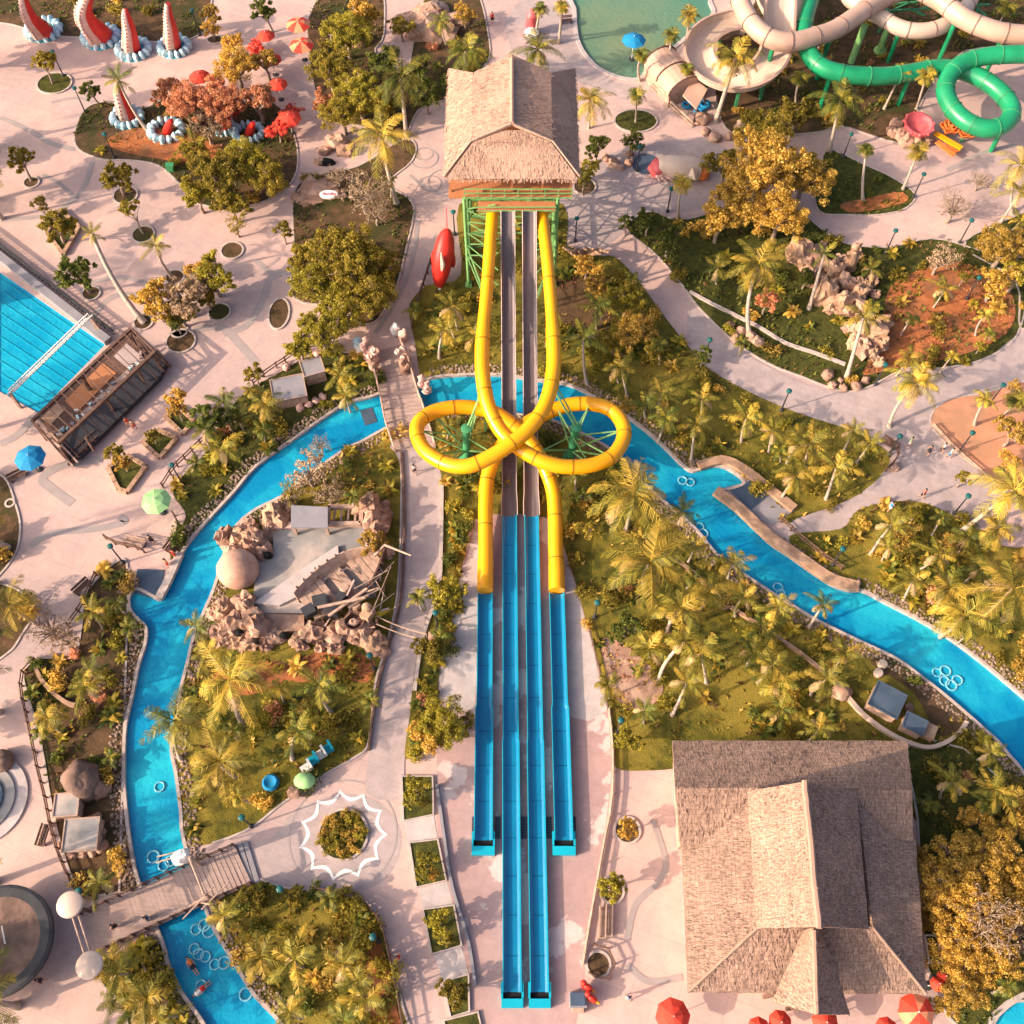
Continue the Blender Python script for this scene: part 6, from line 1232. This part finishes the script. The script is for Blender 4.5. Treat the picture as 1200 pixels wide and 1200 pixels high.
palms = [ # px, py, height, kind, mats, scale, base
 (448,162,8,'big0',PG,1.05,(465,238)),(470,92,8,'big1',PD,1.1,None),(139,94,6,'mid0',None,1.05,(172,152)),(108,274,8,'mid0',PG,.8,(168,377)),(182,288,6,'mid0',PG,.9,(202,325)),(630,58,5,'big1',None,.95,(632,75)),(692,118,4.5,'big1',PG,.9,(690,150)),(548,60,6,'big1',None,.95,(550,76)),
 (862,68,9,'big1',PG,1.0,(839,142)),(888,312,7,'big0',PG,.92,(878,392)),(1012,372,6.5,'mid0',PG,1.15,(992,443)),(966,298,6,'mid1',None,1.0,(948,362)),(1074,448,6,'big1',PG,.85,(1042,500)),(1188,575,7,'big0',PG,1.0,(1128,622)),(985,118,7,'big1',None,.95,(972,178)),(1196,195,6,'big1',PG,.9,(1186,250)),(1195,225,5,'mid0',PG,1.1,None),
 (743,582,6,'big0',PG,1.1,None),(762,660,7,'big0',PG,1.15,None),(803,752,6,'mid0',PG,1.25,(772,798)),(797,712,6,'mid0',PG,1.1,None),(822,765,5,'mid0',PG,1.25,(828,800)),(805,800,5,'mid0',PG,1.15,(788,838)),(905,780,4,'mid1',PG,1.0,(888,800)),(968,797,4,'mid0',PG,1.0,(950,815)),(1188,690,7,'big0',PG,1.0,None),(1130,722,5,'big1',PG,.95,None),
 (270,797,7,'big0',PG,1.0,(285,850)),(205,845,5,'big1',PD,.95,(212,890)),(257,892,5,'big0',PG,.85,None),(374,803,5,'mid0',PD,1.1,(388,835)),(350,858,5,'mid0',PD,1.1,(343,890)),(932,558,4.5,'mid0',PG,1.1,None),(980,548,5,'mid1',PG,1.0,(968,585)),(950,520,4,'mid1',PG,1.0,None),(1020,520,3.5,'mid1',PG,.9,None),(520,388,5,'mid0',PG,.95,(515,420)),
 (684,395,5,'mid0',None,1.1,(688,450)),(728,432,4,'mid0',PG,1.0,(735,465)),(775,460,4,'mid1',PG,1.0,None),(815,497,4,'mid0',PG,1.0,(810,540)),(757,475,4,'mid1',None,1.0,(757,490)),(780,490,4.5,'mid0',None,1.0,None),(823,468,3.5,'mid1',PG,.9,None),(875,490,4,'mid0',PG,1.0,None),(905,505,3.5,'mid1',PG,.9,None),(700,360,4,'mid1',None,1.0,None),
 (800,600,3.5,'mid1',None,.9,(795,615)),(815,640,3.5,'mid1',PG,.9,(806,660)),(858,660,3.5,'mid1',PG,.85,(853,678)),(910,712,4,'mid1',PG,.8,(903,735)),(965,708,4.5,'mid1',None,.75,(948,735)),(990,765,3.5,'mid0',PG,.9,None),(872,700,4,'mid1',PG,.9,None),(832,695,4,'mid0',PG,1.0,(820,715)),(1160,882,3,'mid0',PG,.8,None),(1117,917,4,'mid0',PG,.85,None),(1164,925,3.5,'mid0',PG,.9,None),
 (10,708,5,'big1',PG,.85,None),(100,805,3.5,'mid0',PG,1.0,None),(57,842,3.5,'mid0',PG,1.05,None),(262,472,3.5,'mid0',None,.9,None),(240,503,3.5,'mid0',None,1.0,None),(258,525,3,'mid0',PG,1.0,None),(312,475,3.5,'mid0',PG,1.0,None),(398,440,3.5,'mid0',PG,1.0,None),(405,465,3,'mid1',PG,.8,None),(345,1125,3.5,'mid0',PG,1.0,None),(402,1130,3,'mid0',PG,.9,None),(340,1185,3,'mid1',PG,.9,None),(172,1170,4,'mid0',PG,1.0,None),(185,1195,3.5,'mid0',PG,.9,None),(138,1142,3.5,'mid1',PG,1.0,None),
 (1045,615,4.5,'mid1',PG,.9,(1020,650)),(1112,690,4,'mid0',PG,1.0,None),(1070,680,4,'mid1',PG,1.0,None),(1100,650,3.5,'mid1',PG,.9,None),(1170,620,4,'mid0',PG,1.0,None),(1000,505,3.5,'mid1',PG,.8,None),(230,735,3.5,'mid0',None,1.0,(238,750)),(245,765,4,'mid1',PG,1.0,None),(530,360,4,'mid0',PG,1.0,None),(1155,468,5,'small0',PG,1.0,(1142,498)),(490,700,3,'small0',None,.9,None)]
for p in palms: palm(p[0], p[1], p[2], p[3], p[4], p[5], p[6])
for x, y, h, b in ((633,10,6,(628,45)),(659,8,6,(655,50)),(787,42,5,None),(808,18,6,(806,50)),(752,64,5,(750,95)),(746,112,4,(745,143)),(800,215,5,(795,255)),(1016,175,5,(1011,235)),(1076,178,5,(1058,222)),(1056,85,5,(1036,128)),(1086,88,5,(1074,128)),(938,92,5,(934,130)),(805,80,4,None),(1180,10,4,None),(970,30,4,None),(1192,470,3,None)):
    palm(x, y, h, 'fan0' if rnd.random() < .5 else 'fan1', PG if rnd.random() < .5 else None, rnd.uniform(1.0, 1.25), b)
# broadleaf trees
TR = {}
for k, a in {'L0': (31, 4.0, 3.6, 19, 15000, .125), 'L1': (32, 4.0, 3.6, 16, 13000, .13), 'M0': (33, 2.5, 2.6, 10, 4200, .145), 'M1': (34, 2.5, 2.4, 9, 3600, .145), 'S0': (35, 1.4, 1.9, 8, 1900, .12), 'S1': (36, 1.4, 2.2, 6, 1400, .13), 'bare': (37, 3.4, 2.6, 14, 1300, .10), 'thin': (38, 2.4, 2.4, 9, 900, .13)}.items():
    t_, c_ = broadleaf(*a); TR[k] = (t_.mesh('tree_trunk', M['bark'], True), c_.mesh('tree_crown', M['leafolive']), a[1], a[2])
NM = {'leafolive': 'olive', 'leafgreen': 'dark green', 'leafgold': 'golden', 'leafrust': 'peach-orange', 'leafdry': 'dry beige', 'leaflime': 'yellow-green', 'flower': 'red-flowered'}
def tree(px, py, rpx, kind, m='leafolive', base=None, zs=1.0):
    me_t, me_c, R_, ht = TR[kind]; s = rpx*mpp(px, py, 3)/R_; zc = (ht+R_*.25)*s*zs; c = P(px, py, zc); rt = bpy.data.objects.new('broadleaf_tree', None); C.objects.link(rt)
    rt.location = P(*base) if base else (c.x, c.y, 0); rt.rotation_euler.z = 0
    v = Vector((c.x, c.y, 0))-Vector((rt.location.x, rt.location.y, 0)); a = rnd.random()*6.28
    t = newobj('trunk', me_t, rt); k = newobj('crown', me_c, rt)
    for o in (t, k): o.scale = (s, s, s*zs); o.rotation_euler.z = a
    if base: # crown leans off its planter: shear is avoided, the trunk tilts instead
        k.location = v; t.rotation_mode = 'QUATERNION'; d = Vector((v.x, v.y, zc)); from mathutils import Quaternion; t.rotation_quaternion = Vector((0, 0, 1)).rotation_difference(d.normalized()) @ Quaternion((0, 0, 1), a)
    setmats(k, [M[m]])
    defer(rt, {'L': 'large', 'M': 'mid-sized', 'S': 'small', 'b': 'bare twiggy', 't': 'thin airy'}[kind[0]]+f' {NM[m]} tree', 'tree', px, py, 'broadleaf trees'); return rt
trees = [(900,190,56,'L0','leafgold'),(870,225,40,'L1','leafgold'),(945,205,40,'L1','leafgold'),(895,150,38,'L0','leafolive'),(845,255,32,'M0','leafgold'),(915,250,38,'L1','leafgold'),(935,130,28,'M0','leafolive'),(850,190,30,'M1','leafolive'),
 (405,295,50,'L0','leafolive'),(430,345,38,'L1','leafolive'),(370,330,36,'L1','leaflime'),(375,385,36,'L0','leaflime'),(440,310,34,'L1','leafolive'),(355,300,26,'M0','leafolive'),(400,360,34,'L1','leaflime'),(350,405,24,'M0','leaflime'),
 (405,35,34,'L1','leaflime'),(385,75,32,'L0','leafolive'),(420,105,36,'L0','leaflime'),(400,130,30,'L1','leafolive'),(380,118,20,'M0','leafrust'),(450,70,26,'M0','leafgreen'),(425,15,26,'M0','leafgold'),(445,125,26,'M0','leafolive'),(490,85,26,'M0','leafgreen'),(500,110,24,'M1','leafgreen'),(530,95,20,'M1','leafgreen'),(470,30,18,'M1','leafolive'),(545,15,18,'M1','leafgold'),
 (275,75,32,'L1','leafgold'),(225,115,36,'L0','leafrust'),(195,105,24,'M0','leafrust'),(262,120,32,'L1','leafrust'),(268,128,18,'M1','flower'),(250,105,26,'M0','leafrust'),(300,115,30,'M0','leafrust'),(240,145,26,'M1','leafdry'),(310,70,22,'M0','leafgold'),(270,50,18,'M1','leafgold'),(325,150,18,'M1','flower'),(340,130,16,'M1','flower'),(300,55,14,'M1','flower'),
 (250,200,40,'L0','leafolive'),(285,185,34,'L1','leaflime'),(230,225,26,'M0','leaflime'),(270,235,28,'M0','leafolive'),(310,205,30,'L1','leafolive'),(225,175,20,'M1','leafolive'),(275,262,18,'thin','leafolive'),
 (1130,1010,44,'L0','leafgold'),(1100,1040,40,'L1','leafgold'),(1170,1000,40,'L1','leafgold'),(1160,1060,48,'L0','leafgold'),(1195,1040,40,'L1','leafgold'),(1120,1110,42,'L1','leafgold'),(1165,1120,40,'L0','leafgold'),(1130,1155,34,'L1','leafgold'),(1085,1010,24,'M0','leafgold'),(1080,1075,20,'M1','leafgold'),(1150,960,26,'M0','leafgold'),(1195,970,28,'M0','leafgold'),(1110,1180,22,'M0','leafgold'),(1195,1095,26,'M0','leafdry'),
 (1180,285,36,'L0','leafgold'),(1170,330,28,'M0','leafgold'),(1195,320,26,'M0','leaflime'),(1190,505,26,'M0','leafgold'),(1185,540,18,'M1','leafgold'),(1105,300,26,'thin','leafdry'),(1120,240,28,'bare','leafdry'),(1150,210,18,'bare','leafdry'),
 (180,350,32,'M0','leafgold'),(215,345,34,'M1','leafdry'),(248,320,32,'M0','leaflime'),(210,365,24,'M1','leaflime'),(240,345,22,'M0','leafolive'),(205,375,16,'S0','leafgreen'),(232,315,18,'M1','leafgold'),
 (425,222,38,'bare','leafdry'),(440,245,26,'bare','leafdry'),(395,205,20,'bare','leafdry'),(360,548,34,'thin','leafdry'),(385,575,26,'thin','leafdry'),(345,575,22,'thin','leafolive'),(375,520,18,'bare','leafdry'),(55,735,34,'bare','leafdry'),(75,750,24,'thin','leafdry'),
 (518,845,36,'L1','leaflime'),(502,865,28,'M0','leafgold'),(538,850,22,'M1','leafolive'),(520,692,28,'M0','leaflime'),(504,762,24,'M0','leafolive'),(488,925,23,'M0','leaflime'),(500,1012,21,'M0','leaflime'),(515,1082,23,'M0','leaflime'),(532,1165,24,'M0','leafolive'),(497,940,10,'S0','leafolive'),(508,1025,10,'S0','leafgold'),(525,1100,11,'S0','leafolive'),(300,1055,24,'M0','leafolive'),(345,1062,18,'M0','leafolive'),(418,1066,17,'M0','leaflime'),
 (735,350,28,'L1','leaflime'),(735,385,24,'L0','leaflime'),(745,385,30,'L1','leafgold'),(735,345,22,'M0','leafgold'),(700,345,16,'M0','leafgold'),(700,330,18,'M1','leafgold'),(765,405,22,'M0','leafolive'),(688,312,20,'M1','leafgold'),(720,400,20,'M1','leafolive'),(825,415,15,'S0','leafgreen'),(760,258,20,'M0','leafgreen'),(785,280,24,'M0','leafgreen'),(700,170,20,'M0','leafgreen'),(690,195,16,'M1','leaflime'),(735,260,14,'S0','leafgreen'),
 (742,165,18,'M1','leafgreen'),(1190,450,10,'S1','leafgold'),(835,305,18,'M1','leafgreen'),(945,325,16,'M0','leafgreen'),(1150,405,10,'S0','leaflime'),(1080,440,14,'S0','leafgold'),(1060,625,22,'M0','leafgold'),(1075,600,16,'M0','leaflime'),(1110,640,18,'M1','leafgold'),(720,700,22,'M0','leafolive'),(735,735,26,'M0','leafgreen'),(735,865,22,'M0','leaflime'),(690,620,18,'M1','leafolive'),(685,580,16,'M0','leafgreen')]
for t in trees: tree(*t)
tree(1165, 1078, 46, 'bare', 'leafdry', None, 1.55)
smalls = [(22,183,13,'S1','leafolive',(37,212)),(138,205,17,'S0','leafolive',(146,228)),(152,242,10,'S1','leafolive',(168,274)),(87,318,19,'S0','leafgreen',(106,342)),(53,72,12,'S1','leafolive',(62,98)),(68,262,17,'S0','leafolive',(76,285)),(45,238,8,'S1','leafolive',(60,262)),(247,15,10,'S0','leafgold',(252,46)),(247,32,9,'S0','leafgold',(252,47)),(308,10,12,'S0','leafgreen',(320,38)),(105,105,10,'S0','leafgreen',(116,122)),(735,970,11,'S0','leafgold'),(717,1038,14,'S0','leaflime'),(206,468,12,'S0','leafgold'),(208,480,9,'S1','leafgold'),(178,510,8,'S0','leafolive'),(133,530,10,'S0','leafolive'),(143,542,9,'S0','leafgold'),(298,435,10,'S1','leafolive'),(240,490,16,'S0','leafgreen'),(265,488,12,'S1','leafgreen'),(685,207,10,'S1','leaflime'),(437,635,14,'S0','leafgold'),(330,268,9,'S1','leafolive'),(1130,325,6,'S1','leafolive'),(900,350,12,'S0','leafrust'),(1130,560,8,'S1','leafolive')]
for t in smalls: tree(t[0], t[1], t[2]*1.6, *t[3:])
# the park goes on past the left edge: those trees throw the long streaks of shade across the plaza
for t in [(-60,50,34,'M0','leafgreen'),(-95,160,40,'M1','leafolive'),(-70,235,22,'M1','leafolive'),(-120,330,40,'M0','leafolive'),(-55,560,24,'M1','leafolive'),(-70,640,30,'M0','leafolive'),(-60,850,28,'M1','leafolive'),(-110,960,34,'M0','leafolive'),(-60,1190,30,'M0','leafolive'),(-90,1090,26,'M1','leafolive')]: tree(*t)
for t in [(-45,180,42,'L1','leafolive',None,1.5),(-60,470,40,'L0','leafolive',None,1.5),(-75,720,44,'L1','leafolive',None,1.6),(-70,1140,40,'L0','leafolive',None,1.6),(-50,20,40,'L1','leafolive',None,1.5)]: tree(*t)
for p in [(-50,110,8,'big1'),(-30,205,7,'big0'),(-75,300,8,'big0'),(-40,600,8,'big1'),(-45,800,7,'big1'),(-60,1010,8,'big0'),(-35,1170,8,'big1'),(-25,1230,7,'big0')]: palm(p[0], p[1], p[2], p[3])
# hedge in the flower circle, shrubs everywhere in the beds
BU = {k: bush(*a).mesh('shrub', M['leafolive']) for k, a in {'b0': (51, .9, 420, .10), 'b1': (52, .9, 320, .12), 'b2': (53, .9, 240, .11, 4)}.items()}
SPK = [spiky(61+i, 26, 1.0).mesh('spiky_plant', [M['leaflime'], M['palmgold']]) for i in range(2)]
def shrub(x, y, s, m, spk=False, px=None, py=None, grp='garden shrubs'):
    o = newobj('spiky_plant' if spk else 'shrub', rnd.choice(SPK) if spk else BU[rnd.choice(('b0', 'b1', 'b2'))]); o.location = (x, y, .02); o.rotation_euler.z = rnd.random()*6.28; o.scale = (s, s, s*rnd.uniform(.7, 1.05))
    setmats(o, [M[m]] if not spk else [M[m], M['palmgold']])
    defer(o, ('small ' if s < .75 else 'full ' if s > 1.1 else '')+NM[m]+(' spiky plant' if spk else ' shrub'), 'plant', px, py, 'spiky garden plants' if spk else grp); return o
def unproj(x, y, z=0):
    d = y*sT+(H-z)*cT; return 600+F*x/d, 600-F*(y*cT-(H-z)*sT)/d
c = P(402, 978)
for i in range(26):
    a = i*2.39996; r_ = 1.95*math.sqrt((i+.5)/26); shrub(c.x+r_*math.cos(a), c.y+r_*math.sin(a), .62, rnd.choice(('leafolive', 'leaflime', 'leafgold', 'leafolive')), False, 402+r_*math.cos(a)*13, 978-r_*math.sin(a)*13)
counts = [(b_left, 26), (b_strip, 36), (b_isle, 44), (b_low, 32), (b_bl, 16), (b_top, 80), (b_mid, 100), (b_gar, 60), (b_low2, 48), (b_tube, 40), (b_tri, 4), (b_scu, 9), (b_isl, 8), (b_t1, 12), (b_t2, 8), (b_ll, 2), (b_ll2, 3), (b_br, 4), (b_r, 4)]
ROCKS = [o for o in C.objects if o.name.startswith(('boulder', 'umbrella', 'tree_pit', 'loop_column', 'equipment_box', 'shell_s', 'signboard', 'chair_s'))]
NOGO = [[(p.x, p.y) for p in PP(q)] for q in ([(250,585),(470,585),(470,765),(250,770)], [(785,862),(1072,862),(1095,1170),(790,1170)], [(555,600),(645,600),(722,840),(722,905),(690,1240),(520,1240),(510,870)], [(432,400),(485,395),(520,530),(518,640),(474,900),(425,900),(470,520)], [(588,320),(632,320),(636,610),(586,610)])]
placed = []; nsh = 0; nsp = 0
for poly, n in counts:
    x0, x1 = min(p[0] for p in poly), max(p[0] for p in poly); y0, y1 = min(p[1] for p in poly), max(p[1] for p in poly); tries = 0; k = 0
    while k < n and tries < n*60:
        tries += 1; x, y = rnd.uniform(x0, x1), rnd.uniform(y0, y1)
        if not inside(x, y, poly) or any(inside(x+dx, y+dy, w) for w in WATERS for dx, dy in ((0, 0), (.7, 0), (-.7, 0), (0, .7), (0, -.7))): continue
        if any(inside(x, y, q) for q in NOGO) or any((x-a)**2+(y-b)**2 < 1.3 for a, b in placed): continue
        if any((x-o.location.x)**2+(y-o.location.y)**2 < (12 if o.name.startswith('equip') else 2.5) for o in ROCKS): continue
        px, py = unproj(x, y)
        if not (-15 < px < 1215 and -15 < py < 1215): continue
        placed.append((x, y)); k += 1
        if k % 5 == 4 and poly not in (b_tube, b_scu, b_tri):
            palm(px, py, rnd.uniform(1.2, 3.6), rnd.choice(('mid1', 'small0', 'small1', 'mid0', 'small0')), rnd.choice((PG, None, PD)), rnd.uniform(.8, 1.1)); continue
        spk = rnd.random() < .40 and nsp < 230
        m = rnd.choice(('leafolive', 'leafolive', 'leafgreen', 'leaflime', 'leafgold', 'leafgreen', 'leafolive', 'leafrust' if rnd.random() < .4 else 'leafgold'))
        if spk: m = rnd.choice(('leaflime', 'leafgold', 'leafgreen')); nsp += 1
        nsh += 1; shrub(x, y, rnd.uniform(.6, 1.25)*(1.15 if spk else 1.35), m, spk, px, py)
for y in range(555, 885, 13):        # planted strip between footpath and slide plaza
    x = (540 if y < 640 else 540-(y-640)*.16 if y < 780 else 505-(y-780)*.12)+rnd.uniform(-12, 8); p = P(x, y); shrub(p.x, p.y, rnd.uniform(.7, 1.3), rnd.choice(('leafgreen', 'leafolive', 'leaflime')), rnd.random() < .5, x, y)
# turf and ground cover: uncountable
def cover(name, polys, n, m, size, minus=()):
    mb = MB(); r = random.Random(len(polys)*31+n)
    for poly in polys:
        x0, x1 = min(p[0] for p in poly), max(p[0] for p in poly); y0, y1 = min(p[1] for p in poly), max(p[1] for p in poly)
        area = abs(sum(poly[i][0]*poly[i-1][1]-poly[i-1][0]*poly[i][1] for i in range(len(poly))))/2
        for _ in range(int(n*area)):
            x, y = r.uniform(x0, x1), r.uniform(y0, y1)
            if noise.noise(Vector((x*.16, y*.16, size*9))) < -.02 or not inside(x, y, poly) or any(inside(x, y, w) for w in WATERS) or any(inside(x, y, q) for q in minus): continue
            for j in range(3):
                a = r.random()*6.28; s = size*r.uniform(.5, 1.3); d = Vector((math.cos(a), math.sin(a), 0)); q = Vector((-d.y, d.x, 0)); p = Vector((x, y, .04))+d*r.uniform(-.1, .1)
                mb.add([p-q*s*.35, p+q*s*.35, p+d*s*.8+q*s*.1+Vector((0, 0, s*r.uniform(.4, 1.0))), p+d*s*.8-q*s*.1+Vector((0, 0, s*r.uniform(.4, 1)))], [(0, 1, 2, 3)])
    o = mb.build(name, m); o['kind'] = 'stuff'; return o
cover('grass', [b_isle, b_low, b_mid, b_low2, b_top], 3.4, M['leafolive'], .26, NOGO)
cover('leaf_litter', [b_isle, b_low, b_mid, b_low2, b_top, b_left, b_strip, b_gar, b_tube, b_t1, b_t2, b_isl], 1.3, M['litter'], .31, NOGO)
cover('ground_cover', [b_left, b_strip, b_bl, b_gar, b_tri, b_tube, b_br, b_t1, b_t2, b_isl, b_scu], 3.0, M['leafgreen'], .34, NOGO)
cover('flowering_ground_cover', [b_mid, b_low2, b_top, b_isle, b_low, b_strip], .9, M['leafgold'], .36, NOGO)
cover('bark_mulch', LAWN['soil_patch'], 9, M['mulch'], .22, NOGO)
cover('bedding_plants', LAWN['soil_patch'], 2.2, M['leafolive'], .42, NOGO)
# ------------------------------------------------------------------ people: one continuous body from a skinned skeleton, hair and clothes as children
def skin_body(J, E, name):
    me = bpy.data.meshes.new(name); me.from_pydata([j[0] for j in J], E, []); o = bpy.data.objects.new(name, me); C.objects.link(o)
    md = o.modifiers.new('skin', 'SKIN'); md.use_smooth_shade = True
    lay = me.skin_vertices[0].data if me.skin_vertices else None
    if lay is None:
        import bmesh
        bm = bmesh.new(); bm.from_mesh(me); bm.verts.layers.skin.verify(); bm.to_mesh(me); bm.free(); lay = me.skin_vertices[0].data
    for i, j in enumerate(J): lay[i].radius = (j[1], j[1]*j[2] if len(j) > 2 else j[1])
    lay[0].use_root = True
    sb = o.modifiers.new('sub', 'SUBSURF'); sb.levels = 1; sb.render_levels = 1
    dg = bpy.context.evaluated_depsgraph_get(); r = bpy.data.meshes.new_from_object(o.evaluated_get(dg)); r.materials.clear(); r.materials.append(M['skin'])
    bpy.data.objects.remove(o); return r
def skeleton(stride=.16, arm=.12, bend=0.0):
    J = [((0, 0, .92), .13, .8), ((0, 0, 1.15), .13, .75), ((0, -bend*.5, 1.38), .15, .7), ((0, -bend, 1.50), .06), ((0, -bend-.01, 1.60), .095), ((0, -bend-.02, 1.70), .08),
         ((.19, -bend*.7, 1.40), .055), ((.24, arm, 1.14), .045), ((.25, arm*.3-.06, .90), .035), ((.25, -.10, .80), .03),
         ((-.19, -bend*.7, 1.40), .055), ((-.24, -arm, 1.14), .045), ((-.25, -arm*1.2-.08, .92), .035), ((-.25, -arm*1.4-.1, .83), .03),
         ((.10, 0, .84), .09), ((.10, -stride, .48), .065), ((.10, -stride+.02, .09), .045), ((.10, -stride-.14, .04), .04),
         ((-.10, 0, .84), .09), ((-.10, stride*.6, .48), .065), ((-.10, stride+.1, .10), .045), ((-.10, stride-.02, .04), .04)]
    E = [(0, 1), (1, 2), (2, 3), (3, 4), (4, 5), (2, 6), (6, 7), (7, 8), (8, 9), (2, 10), (10, 11), (11, 12), (12, 13), (0, 14), (14, 15), (15, 16), (16, 17), (0, 18), (18, 19), (19, 20), (20, 21)]
    return J, E
BODY = [skin_body(*skeleton(), 'person_body'), skin_body(*skeleton(.02, .04), 'person_body')]
hm = MB(); hm.ball((0, .015, 1.675), (.105, .115, .10), 10, 7); HAIR = hm.mesh('hair', M['plain_dark'], True)
sm_ = MB(); sm_.lathe((0, 0, 0), [(.16, .93), (.165, 1.15), (.19, 1.36), (.15, 1.44), (.08, 1.47)], 12, sy=.72); SHIRT = sm_.mesh('shirt', M['white'], True)
sm_ = MB(); sm_.lathe((0, 0, 0), [(.17, .98), (.185, .86), (.19, .80)], 12, sy=.75)
for s in (-1, 1): sm_.tube([(s*.10, 0, .86), (s*.10, -.05*s, .60)], [.115, .105], 10)
SHORTS = sm_.mesh('shorts', M['plain_dark'], True)
def person(px, py, rot, shirt, shorts, label, pose=0, lie=False, z=.05):
    o = newobj('person', BODY[pose]); o.location = P(px, py, z); o.rotation_euler = (0, 0, rot)
    if lie: o.rotation_euler = (-1.45, 0, rot); o.location.z = z+.12
    tag(o, label, 'person', 'visitors of the park')
    for me, nm, m in ((HAIR, 'hair', 'plain_dark'), (SHIRT, 'shirt', shirt), (SHORTS, 'shorts', shorts)): c_ = newobj(nm, me, o); setmats(c_, [M[m]])
    return o
person(486, 555, .4, 'white', 'plain_dark', 'person in white shirt walking alone on the bridge footpath')
person(468, 1123, 1.5, 'red', 'red', 'person in red standing on the pink path left of the square planters', 1)
person(735, 1170, .2, 'plain_blue', 'white', 'person in blue top walking on paving near the kiosk')
person(138, 1087, 1.2, 'plain_dark', 'plain_dark', 'person in dark clothes on the plank bridge, nearer its left end')
person(176, 1078, 2.0, 'plain_dark', 'plain_blue', 'person in dark top on the plank bridge, nearer the middle')
person(52, 1150, 1.6, 'plain_dark', 'plain_dark', 'person in dark clothes walking below the round brown pavilion')
person(577, 28, 0, 'red', 'plain_dark', 'person in a red top alone on the top paving beside the grotto', 1)
person(152, 500, .8, 'redfab', 'pinkskin', 'person in pale red walking below the timber stand, left of two')
person(159, 503, 1.0, 'pinkskin', 'redfab', 'person in pale pink walking below the timber stand, right of two')
person(206, 653, 2.6, 'red', 'red', 'person in red standing at the stone wall near the slipway', 1)
person(198, 664, 2.2, 'orange', 'red', 'person in orange sitting figure on the slipway wall edge', 1)
person(180, 637, .4, 'plain_dark', 'plain_dark', 'person in dark clothes crossing the slipway plaza')
person(1079, 583, .5, 'red', 'plain_dark', 'person in red top at the planting edge of the forecourt')
person(1041, 598, 2.0, 'plain_blue', 'white', 'person in bright blue top at the lower forecourt edge')
person(1064, 523, 1.0, 'greenfab', 'white', 'person in bright green top on the forecourt')
person(1102, 530, .2, 'white', 'plain_dark', 'person in white at the forecourt by the terracotta bed, left of two')
person(1111, 536, .8, 'white', 'plain_blue', 'person in white and blue at the forecourt by the terracotta bed, right of two')
person(1086, 533, 2.4, 'plain_dark', 'plain_dark', 'person in black at the forecourt left of the white-clad pair')
person(233, 1143, .7, 'orange', 'plain_dark', 'person floating on a ring in orange top in the lower river channel', 1, True, -.1)
person(248, 1150, 2.3, 'white', 'red', 'person floating on a ring in white top in the lower river channel', 1, True, -.1)
finish_labels()
bpy.context.view_layer.update()
